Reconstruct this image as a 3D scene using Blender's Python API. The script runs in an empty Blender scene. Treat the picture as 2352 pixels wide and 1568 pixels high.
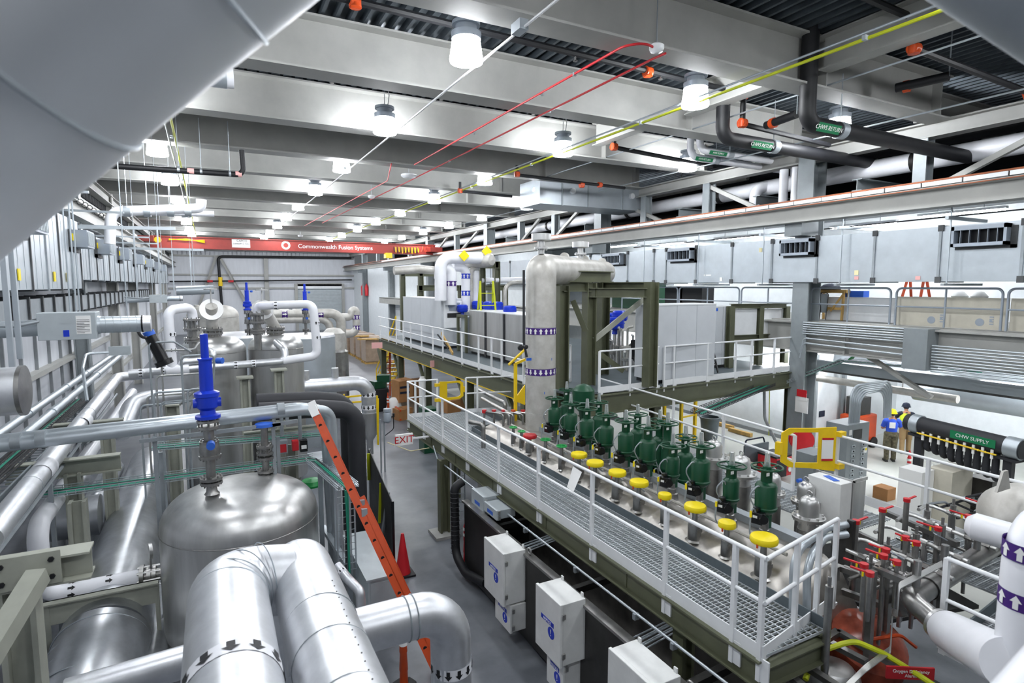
import bpy, math, random
from mathutils import Vector as V, Matrix
R = random.Random(7)
sc = bpy.context.scene
COL = sc.collection
PI = math.pi
# ---------------------------------------------------------------- camera
F, CX, CY, H = 1320.0, 1176.0, 784.0, 6.0
yaw, pit = math.radians(27.45), math.radians(5.58)
fw = V((math.sin(yaw)*math.cos(pit), math.cos(yaw)*math.cos(pit), -math.sin(pit)))
rt = V((math.cos(yaw), -math.sin(yaw), 0))
up = rt.cross(fw)
cd = bpy.data.cameras.new('camera'); cam = bpy.data.objects.new('camera', cd); COL.objects.link(cam)
cd.sensor_width = 36; cd.lens = F/2352*36; cd.clip_start = 0.05; cd.clip_end = 400
m = Matrix((rt, up, -fw)).transposed().to_4x4(); m.translation = (0, 0, H); cam.matrix_world = m
cd.dof.use_dof = True; cd.dof.focus_distance = 11; cd.dof.aperture_fstop = 1.8
sc.camera = cam
# ---------------------------------------------------------------- world and exposure
w = bpy.data.worlds.new('world'); sc.world = w; w.use_nodes = True
w.node_tree.nodes['Background'].inputs[0].default_value = (0.86, 0.93, 1, 1)
w.node_tree.nodes['Background'].inputs[1].default_value = 0.12
sc.view_settings.view_transform = 'Standard'; sc.view_settings.look = 'None'
sc.view_settings.exposure = 0.0; sc.view_settings.gamma = 1
sc.cycles.sample_clamp_indirect = 4
LAMP = 112.0      # emission of the high-bay diffusers
def at(px, py, X=None, Y=None, Z=None, D=None):
    d = fw + rt*((px-CX)/F) - up*((py-CY)/F)
    t = X/d.x if X is not None else Y/d.y if Y is not None else (Z-H)/d.z if Z is not None else D
    p = d*t; p.z += H
    return p
# ---------------------------------------------------------------- materials
def lin(h):
    h = h.lstrip('#'); c = [int(h[i:i+2], 16)/255 for i in (0, 2, 4)]
    return [x/12.92 if x <= .04045 else ((x+.055)/1.055)**2.4 for x in c]
M = {}
def mat(n, hexc, metal=0, rough=.5, vary=.08, scale=3, bump=0, bscale=40, stretch=None, hex2=None, emit=0, alpha=1, trans=0, coat=0):
    m = bpy.data.materials.new(n); m.use_nodes = True; t = m.node_tree; b = t.nodes['Principled BSDF']
    c = lin(hexc); b.inputs['Metallic'].default_value = metal; b.inputs['Roughness'].default_value = rough
    b.inputs['Base Color'].default_value = (*c, 1)
    if coat: b.inputs['Coat Weight'].default_value = coat
    if vary or hex2:
        tc = t.nodes.new('ShaderNodeTexCoord'); mp = t.nodes.new('ShaderNodeMapping'); nz = t.nodes.new('ShaderNodeTexNoise')
        mp.inputs['Scale'].default_value = stretch or (1, 1, 1)
        nz.inputs['Scale'].default_value = scale; nz.inputs['Detail'].default_value = 6; nz.inputs['Roughness'].default_value = .6
        t.links.new(tc.outputs['Object'], mp.inputs[0]); t.links.new(mp.outputs[0], nz.inputs['Vector'])
        rp = t.nodes.new('ShaderNodeValToRGB'); c2 = lin(hex2) if hex2 else [x*(1-vary*2.2) for x in c]
        rp.color_ramp.elements[0].position = .3; rp.color_ramp.elements[1].position = .7
        rp.color_ramp.elements[0].color = (*c2, 1); rp.color_ramp.elements[1].color = (*[min(1, x*(1+vary)) for x in c], 1)
        t.links.new(nz.outputs[0], rp.inputs[0]); t.links.new(rp.outputs[0], b.inputs['Base Color'])
        mr = t.nodes.new('ShaderNodeMapRange'); mr.inputs[3].default_value = rough*.85; mr.inputs[4].default_value = min(1, rough*1.2)
        t.links.new(nz.outputs[0], mr.inputs[0]); t.links.new(mr.outputs[0], b.inputs['Roughness'])
        if bump:
            n2 = t.nodes.new('ShaderNodeTexNoise'); n2.inputs['Scale'].default_value = bscale; bp = t.nodes.new('ShaderNodeBump')
            bp.inputs['Strength'].default_value = bump; bp.inputs['Distance'].default_value = .02
            t.links.new(mp.outputs[0], n2.inputs['Vector']); t.links.new(n2.outputs[0], bp.inputs['Height']); t.links.new(bp.outputs[0], b.inputs['Normal'])
    if emit:
        b.inputs['Emission Color'].default_value = (.93, .96, 1, 1); b.inputs['Emission Strength'].default_value = emit
    if trans:
        b.inputs['Transmission Weight'].default_value = trans
    M[n] = m
    return m
mat('floor', '#7b7e84', 0, .33, hex2='#5c6067', scale=.9, bump=.04, bscale=14)
mat('white_wall', '#e9eef1', 0, .6, .03)
mat('panel_wall', '#d3d6dc', 0, .5, .04, stretch=(1, 1, .2))
mat('grey_wall', '#8b8f92', 0, .6, .08)
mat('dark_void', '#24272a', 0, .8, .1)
mat('duct_near', '#e8ecf0', .3, .42, .03, scale=1.5)
mat('lit_floor', '#bcbeb8', 0, .45, .05, scale=1.2)
mat('beam', '#a9a9a5', 0, .6, .06, scale=1.2)
mat('deck', '#596168', .55, .5, .14, scale=2)
mat('galv', '#bcc4ca', .6, .38, .04, scale=2.5, bump=.02, bscale=6)
mat('galv_dull', '#a4abb0', .5, .5, .07, scale=4)
mat('alu', '#e0e2e6', .85, .4, .06, scale=5, bump=.05, bscale=5)
mat('alu_big', '#cdd0d4', .92, .33, .08, scale=4, bump=.025, bscale=4)
mat('stainless', '#cfcfce', .88, .36, .08, scale=4, stretch=(1, 1, .15), bump=.02, bscale=5)
mat('stainless_dark', '#a3a2a0', .9, .33, .12, scale=5)
mat('dull_pipe', '#c9c7c2', .3, .45, .1, scale=3, hex2='#b0ada6')
mat('vessel', '#c2beb8', .8, .38, .1, scale=2.2, hex2='#96928c', bump=.08, bscale=5)
mat('white_paint', '#eef0f2', 0, .35, .03)
mat('pvc', '#f2f3f8', 0, .32, .02)
mat('cabinet', '#c9cdd2', 0, .45, .02)
mat('box_white', '#e6e7e5', 0, .45, .05)
mat('olive', '#5c5f4a', 0, .42, .08)
mat('sage', '#a2a498', 0, .45, .07)
mat('steel_dark', '#4b4a49', .85, .36, .16, scale=2)
mat('grating', '#c3c9cd', .3, .42, .05)
mat('toe_grey', '#6a7479', .4, .5, .1)
mat('green', '#05452a', 0, .38, .06)
mat('green_light', '#12a04a', 0, .35, .04)
mat('green_cable', '#1f9277', 0, .5, .05)
mat('yellow', '#f5dc0c', 0, .42, .03)
mat('yellow_paint', '#f2cc14', 0, .4, .04)
mat('lime', '#c9d21e', 0, .45, .04)
mat('red', '#c8202a', 0, .4, .05)
mat('crane_red', '#97342c', 0, .45, .08)
mat('copper', '#9a5a3a', .3, .5, .08)
mat('orange', '#cc4a17', 0, .42, .06)
mat('blue', '#1338c4', 0, .32, .05)
mat('blue_tape', '#2c62c8', 0, .5, 0)
mat('purple', '#46237a', 0, .4, .03)
mat('black', '#15161a', 0, .55, .1)
mat('rubber', '#2b2c31', 0, .6, .12)
mat('black_gloss', '#101114', 0, .25, .05)
mat('grey_panel', '#8f9699', .1, .45, .05)
mat('grey_box', '#b4bcc0', .1, .45, .05)
mat('concrete', '#a8a8a4', 0, .8, .1)
mat('card', '#a9794c', 0, .8, .08)
mat('wood', '#d3ab63', 0, .6, .15, scale=4, stretch=(1, 1, .2))
mat('board', '#cfcabb', 0, .7, .05)
mat('film', '#ab9580', 0, .3, .12)
mat('orange_film', '#a8503a', 0, .25, .2, scale=5, hex2='#7a3a2c')
mat('lamp_cap', '#a4adb8', .3, .4, .03)
mat('skin', '#b98467', 0, .55, .04)
mat('cloth_blue', '#2f55c8', 0, .8, .05)
mat('cloth_camo', '#6d6650', 0, .85, .2, scale=16, hex2='#3f3c2f')
mat('cloth_tan', '#a58a62', 0, .85, .08)
mat('navy', '#1c2438', 0, .8, .05)
mat('hivis', '#d7f02a', 0, .6, .04)
mat('paper', '#f4f4f2', 0, .7, 0)
mat('sign_green', '#0f7a4c', 0, .5, 0)
mat('pink', '#f0b6b2', 0, .6, 0)
mat('sticker', '#f3e9b8', 0, .6, 0)
mat('duct_tape', '#57595b', .3, .6, .15)
mat('lamp_glow', '#ffffff', 0, .4, 0, emit=LAMP)
mat('tube_glow', '#ffffff', 0, .4, 0, emit=130)
mat('exit_glow', '#f04038', 0, .4, 0)
mat('clear', '#dfe6e6', 0, .15, 0, trans=.75)
# ---------------------------------------------------------------- mesh builder
WM = {}
def frame(d, upv=V((0, 0, 1))):
    d = V(d).normalized(); u = V(upv)
    if abs(d.dot(u)) > .98: u = V((0, 1, 0))
    s = d.cross(u).normalized(); return s, s.cross(d).normalized(), d
class MB:
    def __init__(s): s.v = []; s.f = []; s.mi = []; s.sm = []; s.k = 0
    def _add(s, vs, fs, smooth=False):
        o = len(s.v); s.v += [V(x) for x in vs]
        for f in fs: s.f.append([i+o for i in f]); s.mi.append(s.k); s.sm.append(smooth)
        return s
    def mat(s, k): s.k = k; return s
    def box(s, c, d, rz=0, T=None):
        c = V(c); x, y, z = d[0]/2, d[1]/2, d[2]/2
        vs = [V((a*x, b*y, e*z)) for a in (-1, 1) for b in (-1, 1) for e in (-1, 1)]
        Q = T if T is not None else Matrix.Rotation(rz, 3, 'Z')
        return s._add([c + Q @ v for v in vs], [(0, 1, 3, 2), (4, 6, 7, 5), (0, 4, 5, 1), (2, 3, 7, 6), (0, 2, 6, 4), (1, 5, 7, 3)])
    def bb(s, a, b):
        return s.box([(a[i]+b[i])/2 for i in range(3)], [abs(a[i]-b[i]) for i in range(3)])
    def bar(s, a, b, wd, ht, upv=(0, 0, 1)):
        a, b = V(a), V(b); x, y, d = frame(b-a, V(upv)); o = []
        for p in (a, b):
            for q, r in ((-1, -1), (1, -1), (1, 1), (-1, 1)): o.append(p + x*(q*wd/2) + y*(r*ht/2))
        return s._add(o, [(0, 3, 2, 1), (4, 5, 6, 7), (0, 1, 5, 4), (1, 2, 6, 5), (2, 3, 7, 6), (3, 0, 4, 7)])
    def cyl(s, a, b, r, r2=None, n=16, cap=True, smooth=True):
        a, b = V(a), V(b); r2 = r if r2 is None else r2; x, y, d = frame(b-a); o = []
        for p, q in ((a, r), (b, r2)):
            for i in range(n):
                t = 2*PI*i/n; o.append(p + x*(q*math.cos(t)) + y*(q*math.sin(t)))
        s._add(o, [(i, (i+1) % n, n+(i+1) % n, n+i) for i in range(n)], smooth)
        if cap:
            s._add(o[:n], [list(range(n))[::-1]]); s._add(o[n:], [list(range(n))])
        return s
    def tube(s, pts, r, n=12, bend=0, cap=True, bs=7):
        p = [V(x) for x in pts]; q = [p[0]]
        for i in range(1, len(p)-1):
            a, b, c = p[i-1], p[i], p[i+1]; u = (a-b); w_ = (c-b); lu, lw = u.length, w_.length; u.normalize(); w_.normalize()
            ang = u.angle(w_)
            if not bend or ang > PI-.05: q.append(b); continue
            t = min(bend/max(.02, math.tan(ang/2)), lu*.49, lw*.49); rr = t*math.tan(ang/2)
            ce = b + (u+w_).normalized()*(rr/math.sin(ang/2)); s0 = (b+u*t)-ce; s1 = (b+w_*t)-ce
            th = s0.angle(s1); ax = s0.cross(s1).normalized()
            for k in range(bs+1): q.append(ce + Matrix.Rotation(th*k/bs, 3, ax) @ s0)
        q.append(p[-1]); x = None; o = []
        for i, c in enumerate(q):
            d = (q[min(i+1, len(q)-1)]-q[max(i-1, 0)]).normalized()
            if x is None: x, y, _ = frame(d)
            else:
                x = (x - d*x.dot(d)).normalized(); y = x.cross(d)
            rr = r[i*(len(r)-1)//max(1, len(q)-1)] if isinstance(r, (list, tuple)) else r
            for k in range(n):
                t = 2*PI*k/n; o.append(c + x*(rr*math.cos(t)) + y*(rr*math.sin(t)))
        s._add(o, [(j*n+k, j*n+(k+1) % n, (j+1)*n+(k+1) % n, (j+1)*n+k) for j in range(len(q)-1) for k in range(n)], True)
        if cap: s._add(o[:n], [list(range(n))]); s._add(o[-n:], [list(range(n))])
        return s
    def lathe(s, base, prof, n=24, axis=(0, 0, 1), smooth=True, cap=True):
        base = V(base); x, y, d = frame(axis); o = []
        for r, z in prof:
            for i in range(n):
                t = 2*PI*i/n; o.append(base + d*z + x*(r*math.cos(t)) + y*(r*math.sin(t)))
        s._add(o, [(j*n+i, j*n+(i+1) % n, (j+1)*n+(i+1) % n, (j+1)*n+i) for j in range(len(prof)-1) for i in range(n)], smooth)
        if cap:
            s._add(o[:n], [list(range(n))]); s._add(o[-n:], [list(range(n))])
        return s
    def torus(s, c, R_, r, axis=(0, 0, 1), n=24, k=8):
        x, y, d = frame(axis); c = V(c); o = []
        for i in range(n):
            t = 2*PI*i/n; e = x*math.cos(t)+y*math.sin(t)
            for j in range(k):
                a = 2*PI*j/k; o.append(c + e*(R_+r*math.cos(a)) + d*(r*math.sin(a)))
        return s._add(o, [(i*k+j, ((i+1) % n)*k+j, ((i+1) % n)*k+(j+1) % k, i*k+(j+1) % k) for i in range(n) for j in range(k)], True)
    def ibeam(s, a, b, h, wd, t=.03, upv=(0, 0, 1)):
        a, b = V(a), V(b); _, y, _ = frame(b-a, V(upv))
        s.bar(a+y*(h/2-t/2), b+y*(h/2-t/2), wd, t, upv); s.bar(a-y*(h/2-t/2), b-y*(h/2-t/2), wd, t, upv)
        return s.bar(a, b, t*.8, h-2*t, upv)
    def poly(s, pts, ex):
        p = [V(x) for x in pts]; ex = V(ex); n = len(p); o = p + [q+ex for q in p]
        return s._add(o, [list(range(n))[::-1], list(range(n, 2*n))] + [(i, (i+1) % n, n+(i+1) % n, n+i) for i in range(n)])
    def quad(s, *p): return s._add(p, [list(range(len(p)))])
    def build(s, name, mats, parent=None, bevel=0):
        me = bpy.data.meshes.new(name); inv = WM[parent.name].inverted() if parent is not None and parent.name in WM else Matrix()
        me.from_pydata([inv @ v for v in s.v], [], s.f)
        for mm in (mats if isinstance(mats, (list, tuple)) else [mats]): me.materials.append(M[mm])
        me.polygons.foreach_set('material_index', s.mi); me.polygons.foreach_set('use_smooth', s.sm); me.update()
        if any(s.sm): me.set_sharp_from_angle(angle=.7)
        o = bpy.data.objects.new(name, me); COL.objects.link(o)
        if parent is not None:
            o.parent = parent; WM[o.name] = WM.get(parent.name, Matrix())
        if bevel:
            b = o.modifiers.new('bevel', 'BEVEL'); b.width = bevel; b.segments = 2; b.limit_method = 'ANGLE'
        return o
def tag(o, label, cat, group=None):
    o['label'] = label; o['category'] = cat
    if group: o['group'] = group
    return o
def thing(name, label, cat, loc=(0, 0, 0), rz=0, group=None):
    o = bpy.data.objects.new(name, None); COL.objects.link(o); o.empty_display_size = .1
    o.location = loc; o.rotation_euler = (0, 0, rz)
    WM[o.name] = Matrix.Translation(V(loc)) @ Matrix.Rotation(rz, 4, 'Z')
    return tag(o, label, cat, group)
KIDS = {}
def dup(root, loc, rz=0, label=None, scale=1):
    r = root.copy(); COL.objects.link(r); r.location = loc; r.rotation_euler = (0, 0, rz); r.scale = (scale,)*3
    if label: r['label'] = label
    if root.name not in KIDS: KIDS[root.name] = [(c, list(c.children)) for c in root.children]
    for c, gs in KIDS[root.name]:
        d = c.copy(); COL.objects.link(d); d.parent = r
        for g in gs:
            e = g.copy(); COL.objects.link(e); e.parent = d
    return r
def struct(name, mb, m_):
    o = mb.build(name, m_); o['kind'] = 'structure'; return o
def lettering(body, size, p, xdir, ydir, m_, parent, name='lettering', ext=.002, align='CENTER'):
    cu = bpy.data.curves.new(name, 'FONT'); cu.body = body; cu.size = size; cu.extrude = ext; cu.align_x = align; cu.align_y = 'CENTER'
    t = bpy.data.objects.new(name, cu); COL.objects.link(t)
    me = bpy.data.meshes.new_from_object(t); bpy.data.objects.remove(t)
    x, y = V(xdir).normalized(), V(ydir).normalized(); z = x.cross(y)
    T = Matrix((x, y, z)).transposed().to_4x4(); T.translation = V(p) + z*(ext+.001)
    inv = WM[parent.name].inverted() if parent is not None else Matrix()
    me.transform(inv @ T); me.materials.clear(); me.materials.append(M[m_])
    o = bpy.data.objects.new(name, me); COL.objects.link(o)
    if parent is not None: o.parent = parent
    return o
def marker(p, d, r, wd, n, cols, parent, fwd=1, name='arrow_band'):
    """a printed band round a pipe, arrows along the pipe"""
    d = V(d).normalized(); x, y, _ = frame(d); b = MB(); p = V(p); rr = r*1.012+.001
    b.cyl(p-d*wd/2, p+d*wd/2, rr, n=28, cap=False); b.mat(1); ra = rr*1.01+.001
    for k in range(n):
        t0 = 2*PI*k/n; hw = min(.36*2*PI/n, .5*wd/ra)
        def q(u, z): return p + d*(z*wd*fwd) + (x*math.cos(t0+u*hw)+y*math.sin(t0+u*hw))*ra
        b.quad(q(-.45, -.4), q(.45, -.4), q(.45, .02), q(-.45, .02)); b.quad(q(-1, .02), q(0, .02), q(1, .02), q(0, .42))
    return b.build(name, cols, parent)
OR = ['first', 'second', 'third', 'fourth', 'fifth', 'sixth', 'seventh', 'eighth', 'ninth', 'tenth', 'eleventh', 'twelfth', 'thirteenth', 'fourteenth', 'fifteenth', 'sixteenth', 'seventeenth', 'eighteenth', 'nineteenth', 'twentieth']
# ---------------------------------------------------------------- shell
b = MB(); b.bb((-6, -8, -.2), (24, 82, 0)); struct('floor', b, 'floor')
b = MB(); b.bb((11.5, -8, 0), (24.8, 31, .006)); struct('floor_bay', b, 'lit_floor')  # paler slab: the bay's brighter light is put into its colour
b = MB(); z0, z1, p = 11.28, 11.42, .28       # ribbed roof deck, ribs along the hall
x = -6.0; pts = []
while x < 26:
    pts += [(x, z0), (x+.07, z0), (x+.1, z1), (x+.25, z1)]; x += p
vs = []; fs = []
for X_, Z_ in pts: vs += [(X_, -8, Z_), (X_, 82, Z_)]
for i in range(len(pts)-1): fs.append((2*i, 2*i+1, 2*i+3, 2*i+2))
b._add(vs, fs); b.bb((-6, -8, 11.45), (26, 82, 11.55)); struct('ceiling', b, 'deck')
b = MB(); b.bb((-4.9, -4, 0), (-4.7, 81.2, 11.8))
struct('wall_left', b, 'panel_wall')
b = MB()
for zz in (1.6, 3.4, 5.0): b.bb((-4.7, 0, zz), (-4.45, 81, zz+.14))
struct('trim_1', b, 'beam')
b = MB()
for yy in [9.2+1.5*i for i in range(12)]: b.bb((-4.7, yy, 0), (-4.62, yy+.06, 5))
struct('trim_2', b, 'grey_wall')
# far wall, with the roller door let in
b = MB(); dx0, dx1, dz = 10.0, 15.7, 5.8
b.bb((-4.9, 81, 0), (dx0, 81.3, 9.75)); b.bb((dx1, 81, 0), (17.6, 81.3, 9.75)); b.bb((dx0, 81, dz), (dx1, 81.3, 9.75))
struct('wall_far', b, 'panel_wall')
b = MB()
for i in range(44): b.bb((-4.5+i*.5, 81, 9.75), (-4.5+i*.5+.36, 81.1, 10.5))
b.bb((-4.9, 81.2, 9.75), (17.6, 81.3, 11.8))
struct('wall_far_top', b, 'panel_wall').name = 'trim_3'
b = MB()
for z in (9.5, 7.2, 5.55): b.bb((-4.6, 80.7, z), (17.4, 81, z+.2))
b.bb((6.0, 80.5, 0), (6.5, 81, 9.7)); b.bb((dx0-.35, 80.6, 0), (dx0, 81, 6.2)); b.bb((dx1, 80.6, 0), (dx1+.35, 81, 6.2)); b.bb((10.0, 80.6, 5.9), (15.7, 81, 6.3))
struct('trim_4', b, 'beam')
b = MB()
for i in range(28): b.bb((dx0, 80.95, i*.2), (dx1, 81.02, i*.2+.185))
d1 = struct('door_1', b, 'grey_box')
b = MB(); b.bb((dx0, 80.6, 5.55), (dx1, 81, 6.15)); o = b.build('door_hood', 'white_paint', d1)
# wall bracing
for i, (x0, x1) in enumerate(((.6, -2.6), (1.0, 5.4))):
    b = MB(); b.ibeam((x0, 80.5, 9.5), (x1, 80.5, .4), .3, .3); o = b.build('wall_brace', 'beam')
    tag(o, ['pale diagonal brace on the far wall slanting down to the left', 'pale diagonal brace on the far wall slanting down to the right'][i], 'brace')
t = thing('sprinkler_main', 'black sprinkler main on the far wall with a riser dropping between the braces', 'pipe', (.8, 80.3, 9.3))
b = MB(); b.tube([(17.0, 80.3, 9.7), (.8, 80.3, 9.55), (1.0, 80.3, 2.5)], .17, 10, .5); b.build('pipe', 'black', t)
b = MB(); b.cyl((.93, 80.3, 5.9), (.95, 80.3, 7.0), .25); b.build('clamp', 'yellow_paint', t)
t = thing('branch_pipe', 'thin black sprinkler pipe running level across the far wall at mid height', 'pipe', (-4.4, 80.25, 6.5))
b = MB(); b.tube([(-4.5, 80.2, 6.45), (17, 80.2, 6.75)], .09, 8); b.build('pipe', 'black', t)
for x in (-.2, 2.1): b = MB(); b.cyl((x-.3, 80.2, 6.5), (x+.3, 80.2, 6.5), .15); b.build('coupling', 'red', t)
# right side wall (beyond the gallery), bay walls
b = MB(); b.bb((17.4, 30, 0), (17.6, 81.3, 8.5)); struct('wall_right_far', b, 'white_wall').name = 'wall_right'
b = MB(); b.bb((19.6, 13.6, 0), (19.8, 30, 4.0)); b.bb((19.6, 13.4, 0), (25, 13.6, 4.0)); b.bb((24.8, -8, 0), (25, 13.6, 4.0)); struct('wall_bay', b, 'white_wall').name = 'wall_right_lower'
b = MB(); b.bb((19.55, 13.6, 0), (19.6, 30, .15)); struct('baseboard_right', b, 'grey_wall')
b = MB(); b.bb((22, -8, 4.85), (22.2, 40, 8.8)); b.bb((17.6, 36, 4.85), (22, 36.2, 8.5)); struct('wall_gallery', b, 'white_wall').name = 'wall_right_upper'
b = MB(); b.bb((17, -8, 8.5), (22.2, 36, 8.6)); struct('ceiling_gallery', b, 'grey_wall').name = 'ceiling_gallery'
b = MB(); b.bb((17.3, -8, 4.6), (25, 30, 4.85)); struct('floor_gallery', b, 'concrete').name = 'floor_gallery'
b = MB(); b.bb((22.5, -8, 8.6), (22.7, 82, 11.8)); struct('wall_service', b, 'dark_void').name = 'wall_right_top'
# gallery edge girder
t = thing('edge_girder', 'deep grey steel girder carrying the edge of the gallery on the right', 'girder', (17.3, 4, 3.9))
b = MB(); b.ibeam((17.15, -6, 4.35), (17.15, 30, 4.35), .95, .45, .05); b.build('girder', 'beam', t)
for y in (1.5, 8.7, 10.7): b = MB(); b.bb((16.9, y, 3.9), (17.2, y+.06, 4.8)); b.build('stiffener', 'beam', t)
b = MB(); b.bb((16.6, 8.3, 3.75), (17.2, 8.9, 4.85)); o = b.build('gallery_pillar_casing', 'grey_panel'); tag(o, 'grey steel box casing bolted over the gallery girder between the two conduit racks', 'casing')
def conduits(n, y0, y1, z0, dz, lab, grp, x=16.75, r=.022):
    for i in range(n):
        b = MB(); b.cyl((x, y0, z0-i*dz), (x, y1, z0-i*dz), r, n=8, cap=False)
        o = b.build('conduit', 'galv'); tag(o, lab % OR[i], 'conduit', grp)
conduits(6, 8.95, 12.0, 4.82, .07, '%s conduit from the top on the girder left of the grey casing', 'upper conduits on the gallery girder')
conduits(10, 2.5, 8.25, 4.42, .075, '%s conduit from the top on the girder right of the grey casing', 'lower conduits on the gallery girder')
for i, (zz, n) in enumerate(((4.32, 'upper'), (4.16, 'lower'))):
    b = MB(); b.tube([(16.8, 8.9, zz-.06), (16.8, 12.0, zz), (16.8, 12.1, zz-.5)], .03, 8, .15); o = b.build('conduit', 'galv'); tag(o, n+' of two bent conduits below the rack on the gallery girder', 'conduit')
# columns on the crane line
def hcol(x, y, z0, z1, wd, m_='grey_panel', ax=0):
    b = MB(); b.ibeam((x, y, z0), (x, y, z1), wd, wd*.9, .05, (1, 0, 0)); return b
for i, y in enumerate((12.2, 23.3, 36.3, 48.5, 61, 73)):
    t = thing('crane_column', OR[i]+' grey steel column under the crane rail from the camera', 'column', (17.1, y, 0), 0, 'crane columns')
    b = hcol(17.1, y, 0, 10.2, .62); b.build('shaft', 'grey_panel', t)
    b = MB(); b.bb((16.3, y-.3, 7.55), (17.1, y+.3, 8.0)); b.build('bracket', 'grey_panel', t)
    if i == 0:
        b = MB(); b.bb((16.74, 11.7, 1.9), (16.76, 12.15, 2.4)); b.bb((16.73, 11.75, 2.3), (16.75, 12.1, 2.55)); b.build('notice', 'paper', t)
        b = MB(); b.bb((16.72, 11.75, 2.42), (16.74, 12.1, 2.65)); b.build('notice_heading', 'red', t)
# truss over the rail: posts, braces, top chord
b = MB(); b.ibeam((17, -4, 10.05), (17, 81, 10.05), .4, .4, .04); o = b.build('edge_truss_chord', 'beam'); tag(o, 'long grey steel chord above the crane rail carrying the ends of the roof beams', 'beam')
for i, y in enumerate((8.9, 16.4, 20.0, 27.5, 31.5, 42, 54, 66)):
    b = hcol(17, y, 8.6, 9.9, .36); o = b.build('truss_post', 'grey_panel'); tag(o, OR[i]+' short steel post above the crane rail from the camera', 'post', 'truss posts')
for i, (y0, y1) in enumerate(((5.6, 8.2), (14.2, 16.6), (19.0, 21.9), (25.2, 27.4), (29.2, 31.4), (38, 41), (44, 47))):
    b = MB(); b.bar((17, y0 if i < 1 or i > 2 else y1, 9.85), (17, y1 if i < 1 or i > 2 else y0, 8.7), .14, .14); o = b.build('truss_brace', 'beam'); tag(o, OR[i]+' slanting brace above the crane rail from the camera', 'brace', 'truss braces')
# crane rail girders
t = thing('crane_runway', 'pale crane runway girder along the right side topped by white insulator blocks', 'girder', (16.3, 10, 8.2))
b = MB(); b.ibeam((16.22, -3, 8.18), (16.22, 81, 8.18), .5, .5, .05); b.build('girder', 'beam', t)
b = MB(); b.bar((16.2, -3, 8.53), (16.2, 81, 8.53), .08, .1); b.build('rail', 'steel_dark', t)
b = MB(); b.bar((15.95, -3, 8.4), (15.95, 81, 8.4), .02, .025); b.build('conductor', 'copper', t)
b = MB(); y = 3.0
while y < 60: b.bb((15.98, y, 8.46), (16.02, y+.86, 8.56)); y += .9
b.build('insulator_strip', 'white_paint', t)
b = MB(); b.bb((16.0, -3, 8.57), (16.06, 81, 8.61)); b.build('cover_strip', 'copper', t); b = MB(); b.bb((16.0, -3, 8.41), (16.05, 81, 8.455)); b.build('shadow_gap_rail', 'steel_dark', t).name = 'shadow_gap_bar'  # last dark bar stands in for the shadow gap below the insulators
t = thing('crane_runway', 'pale crane runway girder high on the left wall hung with black hooks', 'girder', (-3.9, 20, 8.5))
b = MB(); b.ibeam((-3.95, 2, 8.5), (-3.95, 81, 8.5), .55, .4, .04); b.build('girder', 'beam', t)
for i in range(26):
    b = MB(); y = 14+i*.8; b.torus((-3.72, y, 8.72), .09, .012, (0, 1, 0), 10, 4); b.build('hook', 'black', t)
b = MB(); b.bb((-4.6, 2, 9.1), (-4.3, 81, 9.35)); o = struct('trim_5', b, 'beam')
b = MB()
for i in range(120): b.bb((-4.35, 14+i*.26, 9.4), (-4.28, 14+i*.26+.08, 10.4))
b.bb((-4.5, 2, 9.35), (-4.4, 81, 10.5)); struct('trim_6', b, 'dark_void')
b = MB(); b.ibeam((-4.15, -3, 9.95), (-4.15, 81, 9.95), .45, .35, .03); o = b.build('eave_beam', 'beam'); tag(o, 'grey eave beam along the top of the left wall', 'beam')
# ---------------------------------------------------------------- roof beams
k = 0
BY = [-3.55+3.92*i for i in range(22)]
for i, y in enumerate(BY):
    if y < 3: lab = 'pale grey roof beam overhead behind the camera, number %s back' % OR[2-i] if i < 2 else 'pale grey roof beam directly overhead'
    else: lab = OR[i-2]+' pale grey roof beam counted from above the camera' if i-2 < 20 else 'last pale grey roof beam by the far wall'
    t = thing('roof_beam', lab, 'beam', (7, y+.3, 10.2), 0, 'roof beams')
    b = MB(); b.ibeam((-4.4, y+.3, 10.72), (16.8, y+.3, 10.72), 1.05, .58, .042); b.build('girder', 'beam', t)
    if i > 2 and i < 14:
        for x in (11.9, 16.4): b = MB(); b.bb((x, y+.06, 10.25), (x+.03, y+.54, 11.2)); b.build('stiffener', 'beam', t)
for i, y in enumerate((4.6, 8.8, 13.0)):   # beams carried on over the service bay
    b = MB(); b.ibeam((17.2, y+.33, 10.8), (22.4, y+.33, 10.8), .8, .4, .04); o = b.build('bay_beam', 'beam'); tag(o, OR[i]+' grey beam over the pipe bay beyond the crane rail', 'beam', 'bay beams')
# cross purlins along the hall at the top right
for i, (y0, y1, x) in enumerate(((4.9, 8.2, 11.7), (8.85, 11.9, 11.5), (12.8, 15.8, 11.3))):
    b = MB(); b.ibeam((x, y0, 10.85), (x, y1, 10.85), .7, .35, .03); o = b.build('tie_beam', 'beam'); tag(o, OR[i]+' tie beam from the camera spanning between two roof beams', 'beam', 'tie beams')
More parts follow.
